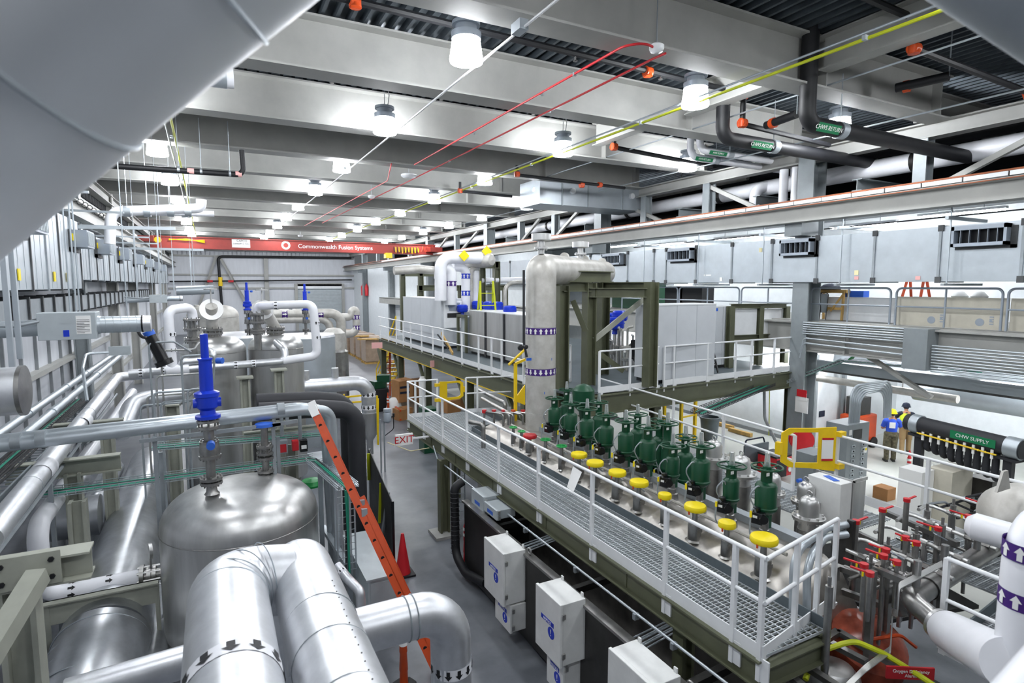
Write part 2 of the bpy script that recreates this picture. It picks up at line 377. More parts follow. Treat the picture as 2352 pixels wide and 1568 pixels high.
# ---------------------------------------------------------------- high-bay lamps
def make_lamp(label, loc):
    t = thing('high_bay_lamp', label, 'lamp', loc, 0, 'high-bay lamps'); x, y, z = loc
    b = MB(); b.lathe((x, y, z), [(.0, 0), (.29, .0), (.3, .03), (.245, .42)], 20, cap=False); b.build('diffuser', 'lamp_glow', t)
    b = MB(); b.lathe((x, y, z+.42), [(.2, -.03), (.26, -.03), (.27, .08), (.19, .1), (.19, .2), (.25, .2), (.25, .26), (.02, .27)], 20); b.build('housing', 'lamp_cap', t)
    b = MB(); b.tube([(x, y, z+.66), (x, y, z+1.3)], .008, 5); b.build('hanger', 'galv_dull', t)
    b = MB(); b.tube([(x+.08, y, z+.66), (x+.14, y, z+1.05), (x+.02, y, z+1.2), (x-.1, y, z+1.32)], .012, 5, .2); b.build('power_cord', 'white_paint', t)
    return t
LX = [-1.3, 4.2, 9.7, 14.8]; LYs = [-1.3, 4.3, 9.85, 15.3, 21.0, 26.8, 32.5, 38.0, 43.5, 49.2, 54.9, 60.6, 66.3, 72]
rown = ['leftmost lamp row', 'lamp row along the white conduit', 'lamp row along the yellow conduit', 'rightmost lamp row by the crane rail']
L0 = None
for i, x in enumerate(LX):
    for j, y in enumerate(LYs):
        lab = '%s glowing high-bay lamp from the camera in the %s' % (OR[j-2], rown[i]) if j > 1 else 'high-bay lamp %s, %s' % (['behind the camera', 'above the camera'][j], rown[i])
        if L0 is None: L0 = make_lamp(lab, (x, y, 9.95))
        else: dup(L0, (x, y, 9.95), 0, lab)
dup(L0, (12.2, 21.0, 9.85), 0, 'glowing high-bay lamp hung against the end of the galvanised ceiling duct')
# ---------------------------------------------------------------- conduits and cables under the roof
def run(name, label, cat, pts, r, m_, n=8, bend=.15, clips=None, clipm='galv'):
    t = thing(name, label, cat, pts[0]); b = MB(); b.tube(pts, r, n, bend); b.build('pipe' if 'pipe' in name else 'conduit_run', m_, t)
    for c, rr, ln in clips or []:
        b = MB(); c = V(c); b.box(c, (rr*2.6, ln, rr*2.6)); b.build('clip', clipm, t)
    return t
cl = lambda x, z, r, ys, ln=.06: [((x, y, z), r, ln) for y in ys]
run('conduit', 'yellow conduit running the length of the roof beside the lamp row', 'conduit', [(9.62, 1.5, 9.98), (9.35, 60, 9.98)], .03, 'lime', clips=cl(9.55, 9.98, .03, (6, 11.5, 17, 22)))
run('conduit', 'thin white conduit running right next to the yellow one', 'conduit', [(9.52, 1.5, 10.04), (9.26, 60, 10.04)], .022, 'galv')
run('conduit', 'thin bright conduit running under the roof from the lamp at the top centre', 'conduit', [(4.55, 3, 10.02), (4.12, 60, 10.02)], .022, 'white_paint', clips=[((4.5, 8.4, 10.06), .06, .3), ((4.3, 15.6, 10.02), .03, .1), ((4.25, 20.7, 10.02), .03, .1)])
run('conduit', 'yellow conduit running along the roof at the far left', 'conduit', [(-.68, 13, 10.0), (-1.02, 60, 10.0)], .03, 'lime', clips=cl(-.8, 10, .03, (18.5, 25.6)))
run('conduit', 'thin grey conduit beside the yellow one at the far left', 'conduit', [(-.83, 13, 10.02), (-1.2, 60, 10.02)], .022, 'white_paint')
run('conduit', 'bright grey conduit crossing under the roof on the right below the black pipes', 'conduit', [(14.95, 4, 10.0), (14.6, 50, 10.0)], .022, 'galv')
run('conduit', 'grey conduit under the roof between the yellow one and the rightmost lamp row', 'conduit', [(12.0, 4.5, 10.3), (12.0, 22, 10.3)], .02, 'galv')
run('alarm_conduit', 'thin red alarm conduit of the pair that bends to a detector', 'conduit', [at(1520, 118, Z=10.1), at(1480, 98, Z=10.1), at(1432, 106, Z=10.1), at(952, 378, Z=10.1)], .022, 'red', bend=.4, clips=[(at(x, y, Z=10.1), .025, .05) for x, y in ((1245, 216), (1088, 305), (1320, 170))])
run('alarm_conduit', 'thin red alarm conduit, right one of the pair under the roof', 'conduit', [at(1515, 128, Z=10.08), at(1540, 118, Z=10.08), at(1500, 135, Z=10.08), at(935, 418, Z=10.1), at(740, 512, Z=10.1)], .022, 'red', bend=.1, clips=[(at(x, y, Z=10.1), .025, .05) for x, y in ((1262, 256), (1150, 312), (1032, 370))])
run('alarm_conduit', 'thin red alarm conduit farther off, rising to a beam beside the flat detector', 'conduit', [at(899, 376, Z=10.18), at(890, 415, Z=10.08), at(700, 518, Z=10.08)], .02, 'red', bend=.05)
def detector(label, p, r=.12):
    t = thing('smoke_detector', label, 'detector', p); b = MB(); b.lathe(p, [(r*.3, -.08), (r*.8, -.05), (r, 0), (r, .05), (r*.5, .09)], 14); b.build('sensor_head', 'white_paint', t)
    b = MB(); b.cyl(V(p)+V((0, 0, .09)), (p[0], p[1], 11.3), .012, n=6); b.build('stem', 'galv', t)
detector('round white detector between the ends of the two red conduits', at(1508, 112, Z=10.1), .13)
detector('flat grey detector hanging below a beam near the middle of the roof', at(939, 404, Z=10.1), .3)
detector('small white detector on a beam beyond the flat grey one', at(853, 452, Z=10.1), .16)
detector('small white detector above the middle of the red crane', at(690, 542, Z=9.9), .2)
# sprinkler pipes
def sprinkler(label, pts, r=.055, heads=(), cps=()):
    sf = lambda p: V((p[0]*.945, p[1]*.94, 6+(p[2]-6)*.94)); pts = [sf(p) for p in pts]; heads = [sf(p) for p in heads]; cps = [sf(p) for p in cps]
    t = thing('sprinkler_pipe', label, 'pipe', pts[0]); b = MB(); b.tube(pts, r, 8, .12); b.build('pipe', 'black', t)
    for q in cps:
        b = MB(); q = V(q); b.cyl(q-V((.08, 0, 0)), q+V((.08, 0, 0)), r*1.7, n=10); b.cyl(q-V((0, 0, .1)), q+V((0, 0, .06)), r*1.6, n=10); b.build('coupling', 'orange', t)
    for q in heads:
        b = MB(); q = V(q); b.cyl(q, q-V((0, 0, .12)), .02, n=6); b.cyl(q-V((0, 0, .12)), q-V((0, 0, .14)), .05, n=8); b.build('sprinkler_head', 'stainless_dark', t)
y = 11.4; sprinkler('black sprinkler pipe above the first roof beam with an orange coupling at top left', [(1.6, y, 11.3), (12.9, y, 11.15), (12.9, y, 10.35), (16.6, y, 10.2)], .07, [(x, y, 11.2) for x in (5, 7.5, 10)], [(2.6, y, 11.28), (9.6, y, 11.17), (12.9, y, 11.12), (12.9, y, 10.38)])
y = 16.0; sprinkler('black sprinkler pipe above the second lamp row with an orange elbow at its right end', [(-3.5, y, 11.5), (12.1, y, 11.35), (12.1, y, 10.6), (16.6, y, 10.4)], .07, [(x, y, 11.4) for x in (0, 3, 6, 9)], [(12.1, y, 11.33), (12.1, y, 10.62), (4.6, y, 11.42)])
y = 20.1; sprinkler('short black sprinkler branch beyond the third lamp row', [(10.6, y, 10.6), (10.6, y, 10.25), (15.8, y, 10.15)], .06, (), [(10.6, y, 10.28), (14.5, y, 10.18), (13.6, y, 10.1)])
y = 24.4; sprinkler('black sprinkler branch left of the galvanised ceiling duct', [(10.0, y, 10.6), (10.0, y, 10.2), (12.6, y, 10.15)], .06, (), [(10.0, y, 10.22)])
y = 7.0; sprinkler('black sprinkler pipe high at the top right with two orange couplings', [(9.8, y, 11.4), (12.7, y, 11.3), (12.7, y, 10.75), (20, y, 10.55)], .065, (), [(12.7, y, 11.28), (12.7, y, 10.75), (17.6, y, 10.6)])
for i, (p0, p1, c, lab) in enumerate((((1760, 288, 10.1), (1830, 262, 10.1), (1772, 284), 'black capped pipe stub below the first large black elbow'), ((2058, 202, 10.4), (2180, 175, 10.4), (2075, 200), 'black capped pipe stub at the right under the roof deck'))):
    q0, q1 = at(p0[0], p0[1], Z=p0[2]), at(p1[0], p1[1], Z=p1[2]); t = thing('pipe_stub', lab, 'pipe', q0); b = MB(); b.cyl(q1, (q1.x, q1.y, 11.46), .014, n=5); b.build('hanger', 'galv', t)
    b = MB(); b.cyl(q0, q1, .1, n=12); b.build('pipe', 'black', t)
    q = at(c[0], c[1], Z=p0[2]); b = MB(); b.cyl(q, q+(q1-q0).normalized()*.12, .13, n=12); b.build('coupling', 'orange', t)
# ---------------------------------------------------------------- foreground round ducts (out of focus, close to the lens)
t = thing('round_duct', 'huge blurred galvanised round duct crossing the top left corner close by', 'duct', at(80, 120, D=1.5))
q = [at(-699, 614, D=1.4), at(-8, 36, D=1.4), at(336, -243, D=1.4), at(1040, -800, D=1.4)]
for i in range(3):
    b = MB(); b.tube([q[i], q[i+1]], .385, 48); b.build('duct_segment', 'duct_near', t)
    if i: b = MB(); b.torus(q[i], .386, .008, (q[i+1]-q[i-1]), 48, 6); b.build('seam', 'galv', t)
t = thing('round_duct', 'blurred pale pipe close by in the bottom right corner', 'pipe', at(2330, 1560, D=1.6))
b = MB(); b.cyl(at(2270, 1800, D=1.5), at(2590, 1440, D=1.5), .12, n=28); b.build('duct_segment', 'pvc', t)
t = thing('round_duct', 'blurred pale duct edge close by in the top right corner', 'duct', at(2340, 0, D=1.6))
b = MB(); b.cyl(at(2230, -130, D=1.7), at(2520, 60, D=1.7), .16, n=28); b.build('duct_segment', 'galv_dull', t)
# ---------------------------------------------------------------- left wall ducts
t = thing('supply_duct', 'tall galvanised duct of many sections along the upper left wall with side grilles', 'duct', (-4.1, 14, 5.9))
y = 11.0; i = 0
while y < 62:
    big = y < 22; z0, z1 = (5.9, 7.95) if big else (6.18, 7.72); L = 1.42
    b = MB(); b.bb((-4.55, y, z0), (-3.62, y+L-.03, z1))
    for s in range(2): b.bb((-3.63, y+.4+s*.5, z0+.02), (-3.613, y+.41+s*.5, z1-.02))
    b.build('duct_section', 'galv', t)
    b = MB(); b.bb((-4.57, y+L-.05, z0-.04), (-3.59, y+L+.01, z1+.04)); b.build('duct_flange', 'duct_tape' if i % 2 else 'galv_dull', t); y += L; i += 1
for y in (15.9, 21.6, 25.7, 31.2, 36.8, 42.4, 48, 53.6):
    g = MB(); g.bb((-3.62, y-.62, 7.12), (-3.2, y+.5, 7.62)); o = g.build('vent_grille', 'lamp_cap', t)
    g = MB()
    for s in range(8): g.bb((-3.19, y-.55+s*.13, 7.17), (-3.17, y-.5+s*.13, 7.57))
    g.build('louvre', 'grey_box', o)
    g = MB(); g.bb((-3.61, y-.8, 6.98), (-3.55, y-.62, 7.62)); g.bb((-3.61, y-.8, 6.98), (-3.55, y+.4, 7.1)); g.build('sealant_tape', 'duct_tape', t)
    g = MB(); g.bb((-3.55, y-.72, 7.3), (-3.52, y-.6, 7.5)); g.build('tag', 'yellow', t)
for y in (15.5, 18.6, 20.1): g = MB(); g.bb((-3.6, y, 6.1), (-3.58, y+.16, 6.35)); g.build('sticker', 'yellow', t)
t = thing('return_duct', 'low rectangular duct with dark joints below the tall duct on the left wall', 'duct', (-4.3, 14, 5.2))
y = 9.0
while y < 48:
    b = MB(); b.bb((-4.6, y, 5.16), (-4.0, y+1.2, 5.66)); b.build('duct_section', 'galv_dull', t)
    b = MB(); b.bb((-4.63, y+1.18, 5.1), (-3.95, y+1.27, 5.72)); b.build('duct_joint', 'duct_tape', t); y += 1.27
for y in (12.5, 25.5, 33.5, 41.5, 54, 67):
    o = hcol(-4.25, y, 0, 10.3, .45).build('wall_column', 'beam' if y != 25.5 else 'grey_panel')
    tag(o, 'steel wall column on the left wall, '+{12.5: 'nearest the camera', 25.5: 'second from the camera', 33.5: 'third from the camera', 41.5: 'fourth from the camera', 54: 'fifth from the camera', 67: 'farthest'}[y], 'column', 'left wall columns')
def strut(label, pts, wdt=.06):
    b = MB()
    for a_, c_ in zip(pts[:-1], pts[1:]): b.bar(a_, c_, wdt, wdt)
    return tag(b.build('strut_channel', 'galv'), label, 'strut')
for i, (y, x1, z) in enumerate(((13.9, -2.9, 8.25), (17.0, -2.5, 8.2), (20.5, -2.2, 8.12), (24, -2.2, 8.0), (28, -2.2, 7.95), (32, -2.2, 7.95), (36.5, -2.2, 7.95))):
    strut(OR[i]+' strut from the camera sticking out over the tall left duct', [(-4.4, y, z), (x1, y, z)])
for i, (px, y0, px1, Y_) in enumerate(((180, 521, 403, 19.0), (300, 570, 468, 27.5))):
    p0, p1 = at(px, y0, Y=Y_), at(px1, y0+4, Y=Y_)
    t = thing('strut_trapeze', ['long level strut trapeze left of the crane held on two rods, upper one', 'long level strut trapeze left of the crane held on two rods, lower one'][i], 'strut', p0)
    b = MB(); b.bar(p0, p1, .07, .09); b.build('crosspiece', 'galv', t)
    for f in (.55, .8):
        q = p0.lerp(p1, f); b = MB(); b.bar(q, q-V((0, 0, 1.9)), .04, .04); b.build('drop_leg', 'galv', t); b = MB(); b.cyl(q, q+V((0, 0, 11.3-q.z)), .007, n=5); b.build('rod', 'galv', t)
for i, (px, y1, Y_) in enumerate(((10, 790, 9.0), (28, 770, 9.4))):
    p1 = at(px+14, y1, Y=Y_); strut(['left of two upright struts at the far left edge', 'right of two upright struts at the far left edge'][i], [p1+V((0, 0, -.3)), V((p1.x, p1.y, 7.7))], .055)
for i, (px, Y_) in enumerate(((150, 11.5), (164, 11.5), (172, 12.2), (282, 16))):
    q = at(px, 560, Y=Y_); b = MB(); b.cyl((q.x, q.y, 5.3), (q.x, q.y, 11.3), .012, n=6); tag(b.build('hanger_rod', 'galv'), OR[i]+' thin hanger rod from the left, dropping past the tall left duct', 'rod')
# air boxes
def airbox(label, Y_, xl, xr, zt, zb, near):
    t = thing('air_box', label, 'air box', ((xl+xr)/2, Y_, zb)); d = zt-zb; zc = (zt+zb)/2; xc = (xl+xr)/2
    b = MB(); b.bb((xl, Y_, zb), (xr, Y_+d, zt)); b.build('casing', 'grey_box', t, .006)
    if near:
        b = MB(); b.bb((xl+d*1.15, Y_-.004, zb+d*.2), (xl+d*1.6, Y_, zt-d*.12)); lb = b.build('data_label', 'paper', t)
        b = MB()
        for k in range(9): b.bb((xl+d*1.17, Y_-.007, zb+d*(.24+.06*k)), (xl+d*(1.56 if k % 3 else 1.4), Y_-.004, zb+d*(.255+.06*k)))
        b.build('print', 'black', lb)
        b = MB(); b.bb((xl+d*.75, Y_-.004, zb+d*.12), (xl+d*.93, Y_, zb+d*.36)); b.build('sticker', 'blue', t)
        b = MB(); b.bb((xl+d*.7, Y_-.004, zb+d*.62), (xl+d*1.0, Y_, zb+d*.8)); b.build('plate', 'grey_box', t)
    r = d*.32
    b = MB(); b.cyl((xr, Y_+d/2, zc), (xr+d*.1, Y_+d/2, zc), r*1.1, r, 20); b.cyl((xr, Y_+d/2, zc), (xr+d*1.4, Y_+d/2, zc), r, n=24)
    for k in range(5): b.torus((xr+d*(.2+.25*k), Y_+d/2, zc), r, .006, (1, .25, 0), 20, 4)
    b.build('spiral_duct', 'galv', t)
    b = MB(); b.cyl((xr+d*1.4, Y_+d/2, zc), (xr+d*1.46, Y_+d/2, zc), r*1.05, n=20); b.build('duct_collar', 'black', t); b = MB(); b.cyl((xr+d*1.46, Y_+d/2, zc), (xr+d*1.72, Y_+d/2, zc), r*1.02, r*.98, n=20); b.build('foil_end', 'alu', t)
    b = MB(); b.cyl((xl, Y_+d/2, zc-.02), (xl-d*2.6, Y_+d/2, zc-.06), r*.95, n=20); b.build('inlet_duct', 'galv', t)
    b = MB(); b.tube([(xl+.03, Y_+.02, zc+d*.2), (xl-d*.6, Y_-.05, zc+d*.05), (xl-d*1.5, Y_-.02, zc+d*.12), (xl-d*2.6, Y_, zc+d*.3)], .025, 8, .2); b.build('flexible_conduit', 'galv_dull', t)
    return t
airbox('grey air box with a printed label and spiral duct at the left edge', 10.5, -2.27, -1.57, 5.6, 5.2, True)
p0, p1 = at(342, 677, Y=24), at(384, 695, Y=24)
ab = airbox('smaller grey air box farther off below the tall left duct', 24, p0.x, p1.x, p0.z, p1.z, False); 
for x in (p0.x+.1, p1.x-.1): b = MB(); b.cyl((x, 24.2, p0.z), (x, 24.2, 10.3), .01, n=5); b.build('hanger', 'galv', ab)
q = at(405, 668, Y=25); b = MB(); b.cyl(q, q+V((1.25, 0, .05)), .17, n=20); b.cyl(q+V((.6, 0, .1)), (q.x+.6, q.y, 11.46), .012, n=5); o = b.build('spiral_duct', 'galv'); tag(o, 'short open spiral duct end above the smaller air box', 'duct')
t = thing('capped_duct', 'short insulated duct end with a flat metal cap poking in at the left edge', 'duct', at(20, 896, Y=7.6))
q = at(56, 896, Y=7.6); b = MB(); b.cyl(q-V((2.2, 0, 0)), q, .25, n=28); b.build('jacket', 'alu', t)
b = MB(); b.lathe(q, [(.262, -.03), (.262, .01), (.02, .03)], 28, (1, 0, 0)); b.build('end_cap', 'stainless_dark', t)
# white drain pipe under the roof at left
t = thing('roof_drain', 'white insulated drain pipe hung under the roof at the left end of the beams', 'pipe', at(300, 480, Y=22))
b = MB(); Y_ = 22.5; b.tube([at(252, 560, Y=Y_), at(255, 485, Y=Y_), at(340, 483, Y=Y_), at(462, 478, Y=Y_), at(462, 458, Y=Y_)], .16, 14, .35); b.build('pipe', 'pvc', t)
b = MB(); b.cyl(at(300, 487, Y=23.3), at(492, 491, Y=23.3), .1, n=12); b.build('branch_pipe', 'pvc', t)
for x in (292, 338, 392, 432): b = MB(); q = at(x, 484, Y=Y_); b.cyl(q-V((.1, 0, .02)), q+V((.1, 0, -.02)), .175, n=14); b.build('saddle', 'galv', t); b = MB(); b.cyl(q, (q.x, q.y, 10.6), .01, n=5); b.build('hanger', 'galv', t)
t = thing('copper_line', 'black insulated pipe hung below a roof beam at the left, turning up at its end', 'pipe', at(300, 385, Y=18))
Y_ = 18.2; b = MB(); b.tube([at(170, 375, Y=Y_), at(560, 402, Y=Y_), at(555, 345, Y=Y_)], .075, 12, .2); b.build('pipe', 'black', t)
for x, y in ((438, 393), (548, 400)): b = MB(); q = at(x, y, Y=Y_); b.cyl(q-V((.08, 0, 0)), q+V((.08, 0, 0)), .08, n=12); b.build('bare_joint', 'pink', t)
for x, y in ((410, 390), (462, 394), (528, 399)): b = MB(); q = at(x, y, Y=Y_); b.cyl(q, (q.x, q.y, 10.52), .012, n=5); b.cyl(q-V((.03, 0, 0)), q+V((.03, 0, 0)), .085, n=10); b.build('hanger', 'galv', t)
t = thing('wall_unit_pipe', 'white pipe with a grey saddle hung under the roof beside the big blurred duct', 'pipe', at(440, 165, Y=13))
b = MB(); Y_ = 13.3; b.tube([at(470, 120, Y=Y_), at(468, 165, Y=Y_), at(400, 170, Y=Y_)], .16, 14, .3); b.cyl(at(470, 172, Y=Y_-.2), at(536, 180, Y=Y_-.2), .2, n=14); b.build('pipe', 'pvc', t)
b = MB(); b.cyl(at(474, 172, Y=Y_-.2), at(520, 178, Y=Y_-.2), .21, n=14, cap=False); b.build('saddle', 'galv', t)
# ---------------------------------------------------------------- pipe field, left
for i, (a_, c_) in enumerate((((-40, 1022), (264, 812)), ((40, 1012), (277, 816)))):
    t = thing('galvanised_pipe', ['left of two pale galvanised conduit pipes running away along the left wall', 'right of two pale galvanised conduit pipes running away along the left wall'][i], 'pipe', at(*a_, Z=3.3))
    p0, p1 = at(*a_, Z=3.3), at(*c_, Z=3.3); b = MB(); b.cyl(p0, p1, .085, n=14); b.build('pipe', 'galv', t)
    for f in (.18, .42, .6): b = MB(); q = p0.lerp(p1, f); b.cyl(q, q.lerp(p1, .02), .1, n=14); b.build('coupling', 'galv', t)
for i in range(2):
    Y_ = 10.9+.25*i; p0, p1 = at(-60, 1030-14*i, Y=Y_), at(700-15*i, 940-6*i, Y=Y_)
    t = thing('galvanised_pipe', ['thick pale galvanised pipe crossing level in front of the two tall tanks', 'galvanised pipe running close behind the thick level one'][i], 'pipe', p0)
    e = p1+V((.5, .3, -.15)); b = MB(); b.tube([p0, p1, e, V((e.x+.15, e.y+.3, 0))], .105-.02*i, 16, .3); b.build('pipe', 'galv', t)
    for x in (38, 95, 645): b = MB(); q = at(x, 1018-(x*.12), Y=Y_); b.cyl(q-V((.06, 0, 0)), q+V((.06, 0, 0)), .125-.02*i, n=16); b.build('coupling', 'galv_dull', t)
for i, (x, yy) in enumerate(((355, 985), (625, 955))):
    t = thing('pipe_stand', ['slotted strut stand with a level arm under the left of the thick galvanised pipe', 'slotted strut stand with a level arm under the right of the thick galvanised pipe'][i], 'stand', at(x, yy, Y=10.85))
    q = at(x, yy, Y=10.85); b = MB(); b.bar((q.x, 10.75, 0), (q.x, 10.75, q.z-.1), .06, .06); b.build('upright', 'galv_dull', t)
    b = MB(); b.bar((q.x-.2, 10.7, q.z-.14), (q.x+(1.9 if i == 0 else .4), 10.7, q.z-.2+.1), .06, .06); b.build('arm', 'galv_dull', t)
def insul(name, label, pts, r, m_, bend=.3, n=18, rings=(), parent=None):
    t = thing(name, label, 'pipe', pts[0]); b = MB(); b.tube(pts, r, n, bend, bs=9); b.build('jacket', m_, t)
    for f in rings:
        pass
    return t
# cable ladder between the conduit pipes
t = thing('cable_ladder', 'dark wire cable ladder with black cables running away between the pipes at left', 'cable ladder', at(120, 960, Z=3.0))
p0, p1, p2 = at(-70, 1180, Z=2.95), at(258, 850, Z=2.95), at(150, 960, Z=2.95); x0 = p2.x
b = MB()
for s in (-.3, .3): b.bar((x0+s, 6.5, 2.95), (x0+s, 19, 2.95), .03, .08)
b.build('side_rail', 'galv_dull', t)
b = MB()
for k in range(60): b.bar((x0-.3, 6.6+.2*k, 2.93), (x0+.3, 6.6+.2*k, 2.93), .02, .02)
b.build('rungs', 'galv_dull', t).name = 'rung_grid'
for k in range(7): b = MB(); b.tube([(x0-.22+.06*k+R.uniform(-.02, .02), 6.5+3*j, 2.99+R.uniform(0, .04)) for j in range(5)], .02, 6); tag_ = b.build('cable', 'black' if k not in (2,) else 'green_cable', t)
# silver and white pipes running toward the camera
za = 3.2; p0, p1 = at(-30, 1240, Z=za), at(270, 866, Z=za)
t = thing('insulated_pipe', 'silver clad pipe running away from the left edge to an elbow by the cable ladder', 'pipe', p0)
b = MB(); b.tube([p0, p1, p1+V((.9, .2, .02))], .145, 18, .28); b.build('jacket', 'alu', t)
for x, y in ((190, 970), (100, 1080)): q = at(x, y, Z=za); b = MB(); b.cyl(q-V((0, .22, 0)), q+V((0, .22, 0)), .149, n=18, cap=False); b.build('white_label_wrap', 'pvc', t)
for f in (.15, .35, .55, .75, .9): q = p0.lerp(p1, f); b = MB(); b.torus(q, .146, .005, (0, 1, 0), 18, 4); b.build('seam', 'galv_dull', t)
zb = 2.35; p1, p2 = at(305, 900, Z=zb), at(84, 1208, Z=zb); zz = at(92, 1388, Y=p2.y).z; p4 = at(322, 1326, Y=p2.y)
t = thing('white_pipe', 'thick white pipe coming toward the camera, dropping and turning right to the big tank', 'pipe', p2)
b = MB(); b.tube([p1, p2, V((p2.x, p2.y, p4.z)), p4], .135, 20, .3); b.build('pipe', 'pvc', t)
for x, y, d in ((210, 1028, (0, -1, 0)), (150, 1110, (0, -1, 0))): marker(at(x, y, Z=zb), d, .135, .2, 8, ['pvc', 'black'], t)
for f in (.3, .68): marker(V((p2.x, p2.y, p4.z)).lerp(p4, f), (1, 0, 0), .135, .12, 8, ['pvc', 'black'], t)
q = p4; b = MB()
for k, r in ((0, .2), (.1, .17), (.17, .17), (.3, .2)): b.cyl(q+V((k, 0, 0)), q+V((k+.06, 0, 0)), r, n=18)
b.cyl(q, q+V((.75, 0, 0)), .1, n=14); b.build('flange_stack', 'stainless_dark', t)
b = MB()
for k in range(8):
    a_ = PI*k/4; c_ = V((0, .16*math.cos(a_), .16*math.sin(a_))); b.cyl(q+c_-V((.03, 0, 0)), q+c_+V((.4, 0, 0)), .018, n=6)
b.build('bolts', 'stainless', t).name = 'bolt_circle'
b = MB(); b.cyl(q+V((.16, 0, .1)), q+V((.16, 0, .42)), .02, n=8); b.lathe(q+V((.14, 0, .42)), [(.02, 0), (.13, 0), (.13, .05), (.02, .05)], 12, (1, .2, 0)); b.build('valve_handle', 'stainless', t)
p0 = at(20, 985, Z=2.8)
for i, (x0_, y0_, x1_, y1_, lab) in enumerate(((-60, 1340, 268, 905, 'thin bare pipe running beside the silver clad pipe at the left'), (20, 1150, 255, 900, 'thin bare pipe close to the cable ladder at the left'))):
    run('thin_pipe', lab, 'pipe', [at(x0_, y0_, Z=2.9), at(x1_, y1_, Z=2.9)], .03, 'galv_dull')
# sage steel pipe rack
def post(label, x, y, z0, z1, wd=.2, name='rack_post'):
    o = hcol(x, y, z0, z1, wd).build(name, 'sage'); return tag(o, label, 'post', 'sage rack posts')
def rbeam(label, a_, c_, h=.22, wd=.2): b = MB(); b.ibeam(a_, c_, h, wd, .022); return tag(b.build('rack_beam', 'sage'), label, 'beam', 'sage rack beams')
Y_ = 7.3; q0, q1 = at(25, 1312, Y=Y_), at(212, 1285, Y=Y_)
rbeam('sage steel beam end with a bolted splice plate in the bottom left foreground', q0-V((1.6, 0, 0)), q1, .3, .28)
b = MB(); q = at(62, 1312, Y=Y_-.16); b.box(q, (.55, .02, .34)); o = b.build('splice_plate', 'sage'); tag(o, 'sage splice plate with four dark bolts on the foreground beam', 'plate')
for dx in (-.2, .2):
    for dz in (-.09, .09): b = MB(); b.cyl(q+V((dx, -.03, dz)), q+V((dx, .01, dz)), .028, n=6); bb_ = b.build('bolt', 'black', o)
o_ = at(88, 1320, Y=Y_-.25); b = MB(); b.bar(o_, at(-60, 1560, Y=Y_-1.2), .17, .17); tag(b.build('rack_brace', 'sage'), 'sage square tube slanting down to the left from the foreground beam', 'brace')
q = at(48, 1400, Y=Y_); post('sage steel post in the bottom left corner', q.x, Y_, 0, q0.z-.15, .3)
for i, (x, y, Y_, lab) in enumerate(((178, 1150, 11.4, 'sage post in front of the white pipe at left'), (246, 985, 14.6, 'sage post beside the white pipe, second from the camera'), (168, 1085, 12.2, 'sage post carrying the beam end behind the white pipe'), (395, 930, 16.3, 'sage post left of the two tall tanks'), (640, 850, 16.3, 'sage post in front of the right tall tank'), (668, 1020, 12.6, 'sage post behind the top of the big tank'), (562, 868, 16.4, 'sage post between the two tall tanks'))):
    q = at(x, y, Y=Y_); post(lab, q.x, Y_, 0, q.z, .24 if i != 3 else .3)
    if i in (1, 2): rbeam('sage cross beam on the rack at left, '+['', 'farther from the camera', 'nearer the camera'][i], (q.x-.9, Y_, q.z+.1), (q.x+[.15, .3, .7][i], Y_, q.z+.1), .2 if i != 2 else .3)
    if i in (3, 4, 6): b = MB(); b.bb((q.x-.2, Y_-.2, q.z), (q.x+.2, Y_+.2, q.z+.04)); tag(b.build('saddle_plate', 'sage'), 'sage saddle plate on the post '+{3: 'left of the tall tanks', 4: 'in front of the right tall tank', 6: 'between the tall tanks'}[i], 'plate')
rbeam('long sage beam passing behind the big blue valve', at(560, 998, Y=12.4), at(770, 975, Y=12.4), .1, .1)
# big clad ducts low at left
zc = .66; p0, p1 = at(335, 1118, Z=zc), at(238, 1480, Z=zc)
t = thing('clad_duct', 'very large aluminium clad duct lying along the floor left of the big tank', 'duct', p1)
b = MB(); b.tube([p0+V((0, 2, 0)), p1], .6, 40); b.build('jacket', 'alu_big', t)
b = MB(); b.tube([p1+V((0, .05, 0)), p1-V((.05, .5, .1)), p1-V((.12, 1.1, .35)), p1-V((.2, 1.6, .7))], .62, 36); b.build('elbow', 'alu_big', t)
for k in range(5): b = MB(); b.torus(p1-V((.02+.04*k, .05+.27*k, .02+.08*k)), .62, .012, (.05, 1, .25), 40, 5); b.build('seam', 'galv_dull', t)
b = MB(); q = p1+V((0, .25, 0)); b.bb((q.x-.72, q.y, q.z+.35), (q.x+.72, q.y+.03, q.z+.72)); b.bb((q.x-.72, q.y-.12, q.z+.7), (q.x+.72, q.y+.03, q.z+.72)); b.bb((q.x-.72, q.y-.01, .3), (q.x-.66, q.y+.03, q.z+.7)); b.bb((q.x+.66, q.y-.01, .3), (q.x+.72, q.y+.03, q.z+.7)); b.build('angle_bracket', 'sage', t)
q = at(232, 1180, Z=1.2); b = MB(); b.lathe(q-V((.9, 0, 0)), [(.02, 0), (.4, .05), (.42, .9), (.02, .92)], 28, (1, 0, 0)); tag(b.build('clad_vessel', 'alu_big'), 'short clad cylinder lying crossways behind the large floor duct', 'vessel')
p0, p1 = at(385, 1290, Z=.35), at(345, 1560, Z=.35); insul('clad_pipe', 'thinner clad pipe on the floor between the large duct and the big tank', [p0, p1], .22, 'alu_big')
p0, p1 = at(150, 1600, Y=6.5), at(470, 1505, Y=6.5); insul('clad_pipe', 'clad pipe crossing level at the bottom edge beside the large floor duct', [p0, p1], .16, 'alu')
